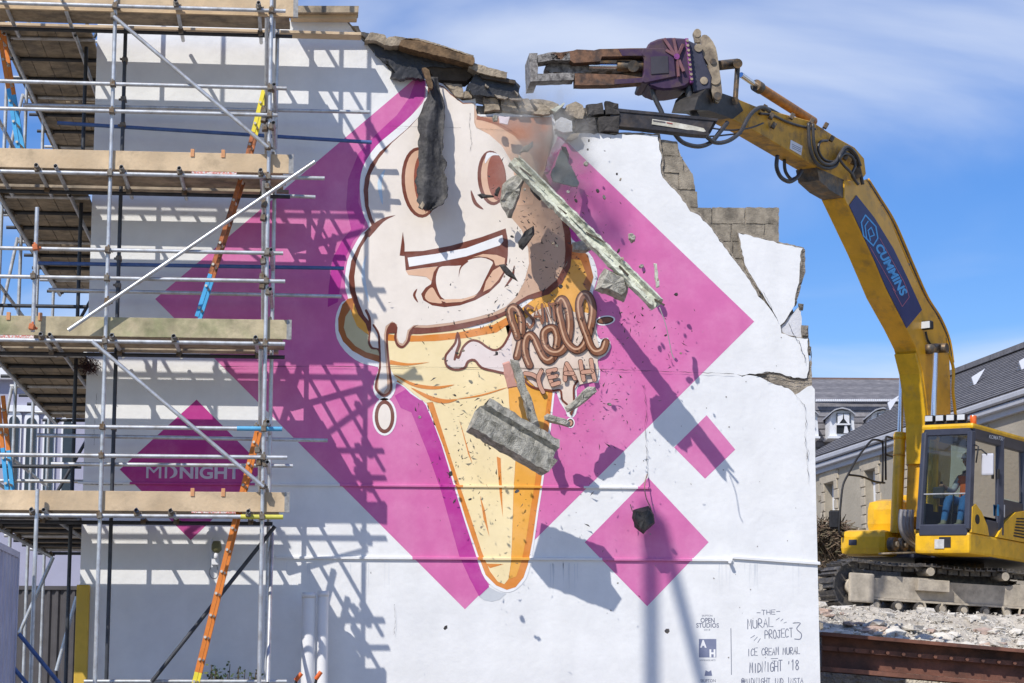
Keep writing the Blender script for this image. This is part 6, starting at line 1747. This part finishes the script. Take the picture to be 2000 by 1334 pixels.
def hbox(name, s0, s1, o0, o1, z0, z1, m, parent=house, bev=0):
    v = [hp(s, o, z) for s in (s0, s1) for o in (o0, o1) for z in (z0, z1)]
    f = [(0, 1, 3, 2), (4, 6, 7, 5), (0, 4, 5, 1), (2, 3, 7, 6), (0, 2, 6, 4), (1, 5, 7, 3)]
    bm = bmesh.new(); vs = [bm.verts.new(p) for p in v]
    for q in f: bm.faces.new([vs[i] for i in q])
    if bev: bmesh.ops.bevel(bm, geom=list(bm.edges), offset=bev, segments=1, affect='EDGES')
    return child(name, bmesh_to(name, bm), m, parent)
HLEN = (E1 - E0).length
# windows: measured on the facade plane
def facade(px, py):
    p = PPL(px, py, hp(0, 0, 0), nn)
    return (p - hp(0, 0, 0)).dot(dn), p.z
wins = []
for (xa, ya, xb, yb) in ((1611, 946, 1630, 1075), (1690, 921, 1711, 1040), (1772, 908, 1786, 1020)):
    s0, zt = facade(xa, ya); s1, _ = facade(xb, ya); _, zb_ = facade((xa + xb) / 2, yb)
    wins.append((s0, s1, zb_, zt))
wins.append((wins[2][0] + 4.2, wins[2][1] + 4.2, wins[2][2], wins[2][3]))
wins.append((wins[2][0] + 8.4, wins[2][1] + 8.4, wins[2][2], wins[2][3]))
# wall panels round real openings
cuts = [0] + [c for w in wins for c in (w[0], w[1])] + [HLEN]
for k in range(0, len(cuts) - 1):
    s0, s1 = cuts[k], cuts[k + 1]
    if k % 2 == 0:
        hbox('wall', s0, s1, -.45, 0, 0, EZ - .12, STUC)
    else:
        w = wins[k // 2]
        hbox('wall', s0, s1, -.45, -.002, 0, w[2], STUC); hbox('wall', s0, s1, -.45, -.002, w[3], EZ - .12, STUC)
        wn_ = hbox('window', s0, s1, -.30, -.26, w[2], w[3], DGL)
        fw = .13
        for (a, b, c, d) in ((s0, s0 + fw, w[2], w[3]), (s1 - fw, s1, w[2], w[3]), (s0 + fw, s1 - fw, w[3] - fw, w[3]), (s0 + fw, s1 - fw, w[2], w[2] + fw), (s0 + fw, s1 - fw, (w[2] + w[3]) / 2 + .35, (w[2] + w[3]) / 2 + .43)):
            hbox('frame', a, b, -.262, -.20, c, d, WFR, wn_)
        hbox('frame', (s0 + s1) / 2 - .03, (s0 + s1) / 2 + .03, -.262, -.21, w[2] + fw, w[3] - fw, WFR, wn_)
        hbox('sill', s0 - .1, s1 + .1, -.25, .08, w[2] - .14, w[2], QUO, wn_)
        # block surround
        nb = 8
        hh = (w[3] - w[2] + .3) / nb
        for q in range(nb):
            wd = .34 if q % 2 else .24
            for a, b in ((s0 - wd, s0 - .001), (s1 + .001, s1 + wd)):
                hbox('quoin', a, b, -.02, .035, w[2] - .0 + q * hh + .01, w[2] + (q + 1) * hh - .01, QUO, house, .012)
        hbox('lintel', s0 - .22, s1 + .22, -.02, .04, w[3] + .01, w[3] + .36, QUO, house, .012)
hbox('side_wall', 0, .4, -8.4, -.46, 0, EZ - .1, STUC)
# eaves: fascia, gutter
hbox('fascia', -.25, HLEN, .0, .10, EZ - .42, EZ - .02, GUT)
hbox('gutter', -.3, HLEN, .10, .26, EZ - .16, EZ - .02, GUT, bev=.03)
hbox('gutter', -.3, HLEN, .06, .20, EZ - .30, EZ - .18, GUT, bev=.02)
# slate roof: courses of slates on a hipped plane
RW, RHT = 3.0, 2.0
def roof_pt(s, u):   # u 0 eave .. 1 ridge
    return hp(s, .22 - u * (RW + .22), EZ + u * RHT)
HIP = 3.0
v = [roof_pt(-.35, 0), roof_pt(HLEN + .2, 0), roof_pt(HLEN + .2, 1), roof_pt(HIP, 1)]
rf_ = solid('roof', v, [p - Vector((0, 0, .12)) for p in v], SLT, house)
v = [roof_pt(-.35, 0), roof_pt(HIP, 1), hp(-.35, -2 * RW - .22, EZ)]
solid('roof_hip', v, [p - Vector((0, 0, .12)) for p in v], SLT, house)
v = [hp(-.35, -2 * RW - .22, EZ), roof_pt(HIP, 1), roof_pt(HLEN + .2, 1), hp(HLEN + .2, -2 * RW - .22, EZ)]
solid('roof_back', v, [p - Vector((0, 0, .12)) for p in v], SLT, house)
NC_ = 22
for c in range(NC_):
    u0, u1 = c / NC_, (c + 1.12) / NC_
    s_lo = -.35 + (HIP + .35) * u0
    nrm_ = (roof_pt(1, 0) - roof_pt(0, 0)).cross(roof_pt(0, 1) - roof_pt(0, 0)).normalized()
    if nrm_.z < 0: nrm_ = -nrm_
    vv = [roof_pt(s_lo, u0) + nrm_ * .034, roof_pt(HLEN + .2, u0) + nrm_ * .034, roof_pt(HLEN + .2, min(u1, 1)) + nrm_ * .012, roof_pt(s_lo + (HIP + .35) / NC_, min(u1, 1)) + nrm_ * .012]
    solid('slate_course', vv, [p - nrm_ * .02 for p in vv], SLT if c % 2 else SLT2, house)
bar('ridge_tile', roof_pt(HIP, 1) + Vector((0, 0, .06)), roof_pt(HLEN, 1) + Vector((0, 0, .06)), .3, .14, SLT2, house)
# white triangular roof vents
for (px, py) in ((1905, 752), (1998, 722), (1740, 800)):
    p = PPL(px, py, roof_pt(0, 0), nrm_)
    fwd = (nn - nrm_ * nn.dot(nrm_)).normalized()
    a = p + fwd * .1 - dn * .16; b = p + fwd * .1 + dn * .16; c = p + fwd * .1 + Vector((0, 0, .24)); d = p - fwd * .3 + Vector((0, 0, .24))
    vt = child('roof_vent', mesh('roof_vent', [a, b, c, d], [(0, 1, 2), (0, 2, 3), (1, 3, 2)]), mat('white_lead', (.5, .52, .58), var=.06), house)
    for q in range(4):
        bar('vent_slat', a + Vector((0, 0, .03 + q * .055)) + dn * (.03 + q * .035) + nn * .02, b + Vector((0, 0, .03 + q * .055)) - dn * (.03 + q * .035) + nn * .02, .018, .018, SLT2, vt, bev=0)

# ------------------------------------------------------------------ mansard building further back
DM = 74.0
man = thing('mansard_building', 'grey slate mansard building with white dormers beyond the stone house', 'building', tuple(PD(1660, 1357, DM)))
def mpt(px, py, off=0.0): return PD(px, py, DM + off)
def mface(name, px, o0, o1, m, parent=man):
    fr = [mpt(x, y, o0(y) if callable(o0) else o0) for x, y in px]
    return solid(name, fr, [p + FH * ((o1)) for p in fr], m, parent)
back = lambda y: max(0, (880 - y)) / 880.0 * 5.2
up2 = lambda y: 1.0 + (782 - y) * .095
mface('upper_roof', [(1500, 782), (1500, 740), (1770, 742), (1770, 784)], up2, .5, SLT)
mface('mansard_slope', [(1500, 900), (1500, 782), (1770, 784), (1770, 900)], lambda y: (900 - y) * .008, .6, SLT)
mface('building_wall', [(1500, 1330), (1500, 901), (1770, 901), (1770, 1330)], .25, 6, STUC)
mface('ridge_capping', [(1500, 740), (1500, 736.5), (1770, 738.5), (1770, 742)], 4.9, .5, mat('clay_ridge', (.22, .15, .13), var=.2))
for c in range(9):
    y = 788 + c * 12
    mface('slate_course', [(1500, y + 12.5), (1500, y), (1770, y + 1.5), (1770, y + 14)], lambda q, y=y: (900 - q) * .008 - .10 + (y + 12 - q) * .004, .08, SLT if c % 2 else SLT2)
for c in range(7):
    y = 743 + c * 5.4
    mface('slate_course', [(1500, y + 6), (1500, y), (1770, y + 1.5), (1770, y + 7.5)], lambda q, y=y: up2(q) - .15, .08, SLT2 if c % 2 else SLT)
for k in range(46):
    x = 1594 + k * 3.7
    mface('cresting', [(x, 783.5), (x, 779.5), (x + 2.4, 779.6), (x + 2.4, 783.6)], .45, .2, WFR)
for (x0, first) in ((1620, 1), (1549, 0), (1700, 2)):
    dmr = mface('dormer', [(x0, 852), (x0 + 3, 810), (x0 + 10, 804), (x0 + 25, 801), (x0 + 40, 804), (x0 + 47, 810), (x0 + 50, 852)], -.75, 1.6, WFR)
    mface('dormer_hood', sm([(x0 - 1, 811), (x0 + 10, 802), (x0 + 25, 798), (x0 + 40, 802), (x0 + 51, 811)], 3) + [(x0 + 51, 808), (x0 + 40, 799), (x0 + 25, 795), (x0 + 10, 799), (x0 - 1, 808)], -.95, 1.9, GUT, dmr)
    mface('dormer_glass', [(x0 + 14, 847), (x0 + 14, 807), (x0 + 41, 807), (x0 + 41, 847)], -.80, .04, DGL, dmr)
    mface('glazing_bar', [(x0 + 14, 830), (x0 + 14, 827), (x0 + 41, 827), (x0 + 41, 830)], -.86, .05, WFR, dmr)
    for s in (0, 1):
        xs_ = [(16, 808), (27, 808), (26, 818), (20, 826), (16, 828)] if s == 0 else [(28, 808), (39, 808), (39, 828), (35, 826), (29, 818)]
        mface('curtain', [(x0 + a, b) for a, b in xs_], -.83, .02, WFR, dmr)
    mface('curtain', [(x0 + 30, 831), (x0 + 34, 831), (x0 + 38, 846), (x0 + 28, 846)], -.83, .02, WFR, dmr)
    mface('dormer_sill', [(x0 - 3, 856), (x0 - 3, 852.2), (x0 + 53, 852.2), (x0 + 53, 856)], -.9, 1.2, WFR, dmr)
# low rubble garden wall with a dry hedge between wall end and excavator
gw = thing('garden_wall', 'low rough stone wall topped with dry brambles behind the excavator track', 'wall', tuple(PD(1620, 1357, 47)))
rg = random.Random(8)
for r in range(9):
    x = 1560 + (r % 2) * 4
    while x < 1700:
        w = rg.uniform(8, 16)
        y = 1104 - r * 8.2
        q = [(x + .4, y), (x + w - .5, y), (x + w - .5, y - 7.4 - rg.uniform(0, .6)), (x + .4, y - 7.4 - rg.uniform(0, .6))]
        fr = [PD(a, b, 47 + rg.uniform(-.03, .03)) for a, b in q]
        solid('stone', fr, [p + FH * .4 for p in fr], (STUC, QUO, BLOCK)[rg.randrange(3)], gw)
        x += w
fr = [PD(a, b, 47.12) for a, b in ((1560, 1180), (1560, 1034), (1700, 1034), (1700, 1180))]
solid('wall_body', fr, [p + FH * .5 for p in fr], BLOCK, gw)
v, f = [], []
for _ in range(700):
    x, y = rg.uniform(1592, 1655), 1032 + rg.gauss(0, 9) + abs(rg.gauss(0, 24))
    p = PD(x, y, 46.75 + rg.uniform(-.15, .2)); d = Vector((rg.gauss(0, 1), rg.gauss(0, .3), rg.gauss(0, .8))).normalized() * rg.uniform(.08, .3)
    e = d.orthogonal().normalized() * .012
    n0 = len(v); v += [p - d - e, p - d + e, p + d + e, p + d - e]; f.append((n0, n0 + 1, n0 + 2, n0 + 3))
child('bramble', mesh('bramble', v, f), mat('dry_bramble', (.16, .11, .075), rough=.9, var=.4, scale=8, col2=(.09, .085, .05)), gw)

# ------------------------------------------------------------------ left hand side: hoarding, fence, far houses
LILP = mat('lilac_steel', (0.46, 0.46, 0.58), rough=.6, var=.08, scale=3, col2=(.40, .40, .52))
hb = thing('steel_hoarding', 'pale lilac corrugated steel hoarding at the bottom left edge', 'hoarding', (-4.6, -3, 0))
far_ = P(35, 1090, -1.95)
HX, HZ = far_.x, far_.z
v, f = [], []
n = 200
y_ = -1.95
for i in range(n + 1):
    yy = -1.95 - i * .035
    ox = .03 if (i // 4) % 2 else 0.0
    v += [(HX - ox, yy, 0.0), (HX - ox, yy, HZ)]
for i in range(n): f.append((2 * i, 2 * i + 1, 2 * i + 3, 2 * i + 2))
n0 = len(v); v += [(a - .02, b, c) for a, b, c in v]
f += [tuple(n0 + q for q in reversed(t)) for t in list(f)]
child('corrugated_sheet', mesh('corrugated_sheet', v, f), LILP, hb)
child('top_rail', boxmesh('top_rail', HX - .06, HX + .012, -9, -1.94, HZ + .002, HZ + .07), mat('rail_lilac', (.55, .55, .66)), hb)
child('end_post', boxmesh('end_post', HX - .08, HX + .014, -1.945, -1.88, 0, HZ + .07), mat('rail_lilac', (.55, .55, .66)), hb)
# dark corrugated fence behind
DKF = mat('dark_steel_sheet', (0.085, 0.08, 0.085), rough=.6, var=.15, scale=5)
df = thing('dark_fence', 'dark corrugated steel fence seen under the side scaffold', 'fence', (-4, 7.2, 0))
zf = P(95, 1152, 7.2).z
v, f = [], []
x0f, x1f = -7.5, -2.75
n = 150
for i in range(n + 1):
    xx = x0f + (x1f - x0f) * i / n
    oy = .035 if (i // 2) % 2 else 0
    v += [(xx, 7.2 + oy, 0), (xx, 7.2 + oy, zf)]
for i in range(n): f.append((2 * i, 2 * i + 2, 2 * i + 3, 2 * i + 1))
child('corrugated_sheet', mesh('corrugated_sheet', v, f), DKF, df)
child('fence_rail', boxmesh('fence_rail', x0f, x1f, 7.18, 7.3, zf + .001, zf + .06), DKF, df)
for xx in (-6.2, -4.6, -3.1):
    child('fence_post', boxmesh('fence_post', xx, xx + .08, 7.28, 7.36, 0, zf + .25), WFR, df)
# grey house behind with arched windows
GH = mat('lavender_render', (0.36, 0.36, 0.46), rough=.9, var=.08, scale=.8, bump=.2, bscale=8)
lh = thing('lavender_house', 'lavender grey house with tall arched windows seen through the left scaffold', 'house', tuple(P(60, 1357, 24)))
q = P(0, 742, 24); zt = q.z
xa, xb = P(-160, 742, 24).x, P(215, 742, 24).x
child('wall', boxmesh('wall', xa, xb, 24, 30, 0, zt), GH, lh)
child('parapet', boxmesh('parapet', xa - .2, xb + .2, 23.75, 30.2, zt + .001, zt + .28), WFR, lh)
child('string_course', boxmesh('string_course', xa - .05, xb + .05, 23.88, 23.999, zt - .75, zt - .60), WFR, lh)
for (px0, px1, pt, pb) in ((18, 32, 812, 965), (52, 66, 815, 965), (88, 100, 818, 965), (124, 136, 820, 965), (-30, -14, 812, 965)):
    a, b = P(px0, pt, 23.9), P(px1, pb, 23.9)
    w = (b.x - a.x) / 2; cx = (a.x + b.x) / 2
    arc = [(cx + w * math.cos(t), a.z - w + w * math.sin(t)) for t in [math.pi * k / 8 for k in range(9)]] + [(cx - w, b.z), (cx + w, b.z)]
    fr = [Vector((x, 23.90, z)) for x, z in arc]
    wd_ = solid('window', fr, [p + Vector((0, .09, 0)) for p in fr], DGL, lh)
    o2 = [(cx + (x - cx) * 1.45, z + (.12 if z > b.z + .1 else 0)) for x, z in arc]
    fr = [Vector((x, 23.94, z)) for x, z in o2]
    solid('surround', fr, [p + Vector((0, .055, 0)) for p in fr], WFR, wd_)
# far cream house and orange roof below
ch = thing('cream_house', 'sunlit cream house with an orange tiled roof glimpsed under the side scaffold', 'house', tuple(P(110, 1357, 40)))
a, b = P(35, 1062, 40), P(150, 1062, 40)
CRM = mat('cream_render', (.74, .70, .60), var=.06)
child('wall', boxmesh('wall', -14, b.x + 1.2, 40, 46, 0, P(60, 1140, 40).z), CRM, ch)
zr = P(60, 1136, 40).z
v = [Vector((-14, 39.6, zr)), Vector((b.x + 1.5, 39.6, zr)), Vector((b.x + 1.5, 43, zr + 1.1)), Vector((-14, 43, zr + 1.1))]
solid('roof', v, [p - Vector((0, 0, .15)) for p in v], mat('orange_tile', (.45, .20, .10), var=.35, scale=2, bump=.5, bscale=6, col2=(.55, .36, .22)), ch)
# ochre post at the corner of the wall
OCH = mat('ochre_post', (0.62, 0.40, 0.05), rough=.6, var=.12, scale=6, col2=(.45, .30, .06), mix=(.5, .75), mscale=3)
a, b = P(150, 1142, -.14), P(175, 1142, -.14)
pst = tag(box('corner_post', a.x, b.x, -.16, -.02, 0, a.z, OCH, None, .012), 'ochre yellow square post standing against the left corner of the wall', 'post')
# security lamp on the wall
lamp = thing('wall_lamp', 'small olive wall lamp on a white conduit below the left diamond', 'lamp', tuple(P(418, 1070, -.05)))
tube('conduit', P(412, 1042, -.035), P(415, 1108, -.035), .016, WFR, lamp)
tube('junction', P(411, 1044, -.06), P(411, 1044, 0), .05, WFR, lamp, seg=14)
OLV = mat('olive_shade', (.16, .155, .07), rough=.5)
pipe('lamp_head', [P(423, 1057, -.13), P(423, 1064, -.13), P(423, 1074, -.13), P(422.5, 1080, -.13)], lambda t: (.045 + .02 * math.sin(t * 3)) if t < .9 else .03, OLV, lamp, seg=12)
tube('lamp_bulb', P(422.5, 1080, -.13), P(422, 1090, -.13), .028, WFR, lamp)
box('back_box', P(414, 1090, 0).x, P(428, 1090, 0).x, -.10, -.001, P(414, 1104, 0).z, P(414, 1090, 0).z, WFR, lamp, .008)
pipe('cable', [P(411, 1108, -.03), P(409, 1118, -.04), P(412, 1127, -.05), P(420, 1130, -.05), P(425, 1124, -.05), P(424, 1106, -.04)], .006, mat('grey_cable', (.3, .3, .32)), lamp, seg=5, smooth_n=4)
# white downpipes near the wall
for (x0, x1, yt, lab) in ((590, 617, 1160, 'left one of the two thick white upright pipes at the foot of the wall'), (621, 642, 1157, 'right one of the two thick white upright pipes at the foot of the wall')):
    a, b = P(x0, yt, -.42), P(x1, yt, -.42)
    r = (b.x - a.x) / 2; cx = (a.x + b.x) / 2
    t = thing('white_pipe', lab, 'pipe', (cx, -.42, 0), 'white upright pipes')
    tube('pipe_body', (cx, -.42, 0), (cx, -.42, a.z), r, mat('white_plastic', (.78, .78, .78), rough=.45, var=.05), t, hollow=True, seg=24)
    tube('pipe_collar', (cx, -.42, a.z - .05), (cx, -.42, a.z + .015), r * 1.06, mat('white_plastic', (.78, .78, .78), rough=.45, var=.05), t, hollow=True, seg=24)
# wheelbarrow tipped against the pipes: only its grips reach the picture
wbz = P(585, 1334, -.8).z
wb = thing('wheelbarrow', 'upturned wheelbarrow with two orange handle grips at the foot of the white pipes', 'wheelbarrow', (P(600, 1334, -.8).x, -.8, 0))
for (xa, ya, xb, yb) in ((589, 1315, 570, 1338), (627, 1312, 610, 1336)):
    A, B = P(xa, ya, -.8), P(xb, yb, -.8)
    d = (B - A).normalized()
    tube('grip', A, A + (B - A) * .62, .026, mat('orange_grip', (.70, .14, .03), rough=.6), wb)
    C_ = Vector((B.x - .25, -.8, .55))
    tube('handle', A + (B - A) * .5, C_, .017, BLK, wb)
    tube('leg', C_, Vector((C_.x - .1, -.8, .05)), .017, BLK, wb)
tx_ = P(580, 1334, -.8).x
fr = [Vector((tx_ - .75, -1.05, .35)), Vector((tx_ + .05, -1.05, .55)), Vector((tx_ + .05, -.5, .55)), Vector((tx_ - .75, -.5, .35))]
solid('tray', fr, [p + (Vector((.1, .06, -.25)) if i in (0,) else Vector((-.12, .06, -.25)) if i == 1 else Vector((-.12, -.06, -.25)) if i == 2 else Vector((.1, -.06, -.25))) for i, p in enumerate(fr)], mat('barrow_grey', (.2, .22, .22), rough=.5), wb)
tube('wheel', (tx_ - .85, -.83, .2), (tx_ - .85, -.72, .2), .19, BLK, wb, seg=22)
# shrub at the wall foot
sh = thing('shrub', 'small green leafy shrub at the bottom beside the ladder', 'shrub', tuple(P(455, 1400, -.35)))
LEAF = mat('shrub_leaf', (.05, .085, .03), rough=.55, var=.35, scale=14, col2=(.13, .15, .05), mix=(.5, .7))
v, f = [], []
sr = random.Random(4)
stems = []
for k in range(26):
    bx = P(sr.uniform(405, 500), 1334, -.35)
    top = P(sr.uniform(402, 505), sr.uniform(1296, 1330), -.35 + sr.uniform(-.18, .18))
    stems.append((Vector((bx.x * .6 + top.x * .4, top.y, 1.35)), top))
for a, b in stems:
    for k in range(16):
        t = sr.uniform(.3, 1.0)
        p = a + (b - a) * t + Vector((sr.gauss(0, .04), sr.gauss(0, .05), sr.gauss(0, .03)))
        d = Vector((sr.gauss(0, 1), sr.gauss(0, 1), sr.gauss(.2, .7))).normalized(); e = d.orthogonal().normalized()
        l, w = sr.uniform(.035, .065), sr.uniform(.012, .022)
        n0 = len(v); v += [p, p + d * l * .5 + e * w, p + d * l, p + d * l * .5 - e * w]; f.append((n0, n0 + 1, n0 + 2, n0 + 3))
child('foliage', mesh('foliage', v, f), LEAF, sh)
for a, b in stems: tube('stem', Vector((a.x, a.y, 0)), b, .005, mat('twig', (.12, .09, .06)), sh, seg=5)
# dark climber tuft on the wall corner
tf = thing('wall_weed', 'dark reddish tuft of weed growing from the wall corner under a scaffold lift', 'weed', tuple(P(172, 716, -.05)))
v, f = [], []
for k in range(420):
    p = P(sr.gauss(173, 8), sr.gauss(714, 7), -.06 - abs(sr.gauss(0, .06)))
    d = Vector((sr.gauss(0, 1), sr.gauss(0, 1), sr.gauss(0, 1))).normalized(); e = d.orthogonal().normalized()
    l, w = sr.uniform(.02, .05), .006
    n0 = len(v); v += [p - d * l + e * w, p - d * l - e * w, p + d * l]; f.append((n0, n0 + 1, n0 + 2))
child('sprigs', mesh('sprigs', v, f), mat('dark_weed', (.07, .035, .035), rough=.9, var=.4, scale=20), tf)
# invented column, unseen past the left edge, added to throw the long wall shadow
LC = mat('shadow_column_grey', (.35, .36, .37), rough=.5, metal=.3)
SD = -SUN_TO / SUN_TO.y
def up_sun(px, py, gap):
    p = P(px, py, 0)
    return p - Vector((SUN_TO.x / SUN_TO.y, 1, SUN_TO.z / SUN_TO.y)) * gap
gcol = 9.3
top = up_sun(1270, 1000, gcol); low = up_sun(1266, 1334, gcol)
lc = thing('shadow_column', 'unseen tall grey column added to cast the long thin shadow through the larger right diamond', 'lamp post', (top.x, top.y, 0))
tube('shaft', (top.x, top.y, 0), (top.x, top.y, top.z), .085, LC, lc, seg=14)
d0 = up_sun(1290, 1020, gcol); d1 = up_sun(1372, 1334, gcol)
tube('raking_shadow_bar', d1 + (d1 - d0) * 1.9, d0, .075, LC, lc, seg=12)
tube('shadow_bar_bracket', d0, Vector((top.x, top.y, d0.z + .1)), .03, LC, lc)
# thin dust hanging round the fresh break
def dust(name, px, py, Y, r, dens, label):
    c = P(px, py, Y)
    bm = bmesh.new(); bmesh.ops.create_icosphere(bm, subdivisions=3, radius=1)
    for q in bm.verts: q.co = Vector((q.co.x * r[0], q.co.y * r[1], q.co.z * r[2]))
    m = bpy.data.materials.new(name); m.use_nodes = True
    N, L = m.node_tree.nodes, m.node_tree.links
    N.remove(N['Principled BSDF'])
    pv = N.new('ShaderNodeVolumePrincipled'); pv.inputs['Color'].default_value = (.85, .8, .72, 1)
    tcd = N.new('ShaderNodeTexCoord'); vl = N.new('ShaderNodeVectorMath'); vl.operation = 'LENGTH'
    dv_ = N.new('ShaderNodeVectorMath'); dv_.operation = 'DIVIDE'; dv_.inputs[1].default_value = r
    L.new(tcd.outputs['Object'], dv_.inputs[0]); L.new(dv_.outputs[0], vl.inputs[0])
    fall = N.new('ShaderNodeMapRange'); fall.inputs['From Min'].default_value = 1.0; fall.inputs['From Max'].default_value = .2
    L.new(vl.outputs['Value'], fall.inputs['Value'])
    nz = N.new('ShaderNodeTexNoise'); nz.inputs['Scale'].default_value = 3.2; nz.inputs['Detail'].default_value = 4
    L.new(tcd.outputs['Object'], nz.inputs['Vector'])
    nr_ = N.new('ShaderNodeMapRange'); nr_.inputs['From Min'].default_value = .42; nr_.inputs['From Max'].default_value = .72
    L.new(nz.outputs['Fac'], nr_.inputs['Value'])
    m1 = N.new('ShaderNodeMath'); m1.operation = 'MULTIPLY'; L.new(fall.outputs[0], m1.inputs[0]); L.new(nr_.outputs[0], m1.inputs[1])
    m2 = N.new('ShaderNodeMath'); m2.operation = 'MULTIPLY'; m2.inputs[1].default_value = dens; L.new(m1.outputs[0], m2.inputs[0])
    L.new(m2.outputs[0], pv.inputs['Density'])
    L.new(pv.outputs[0], N['Material Output'].inputs['Volume'])
    o_ = child(name, bmesh_to(name, bm), m, None, Matrix.Translation(c))
    o_['kind'] = 'stuff'; o_['label'] = label
    return o_
dust('dust_cloud', 1065, 285, -.62, (.75, .50, .9), 7.0, 'pale dust drifting from the freshly broken top of the mural')
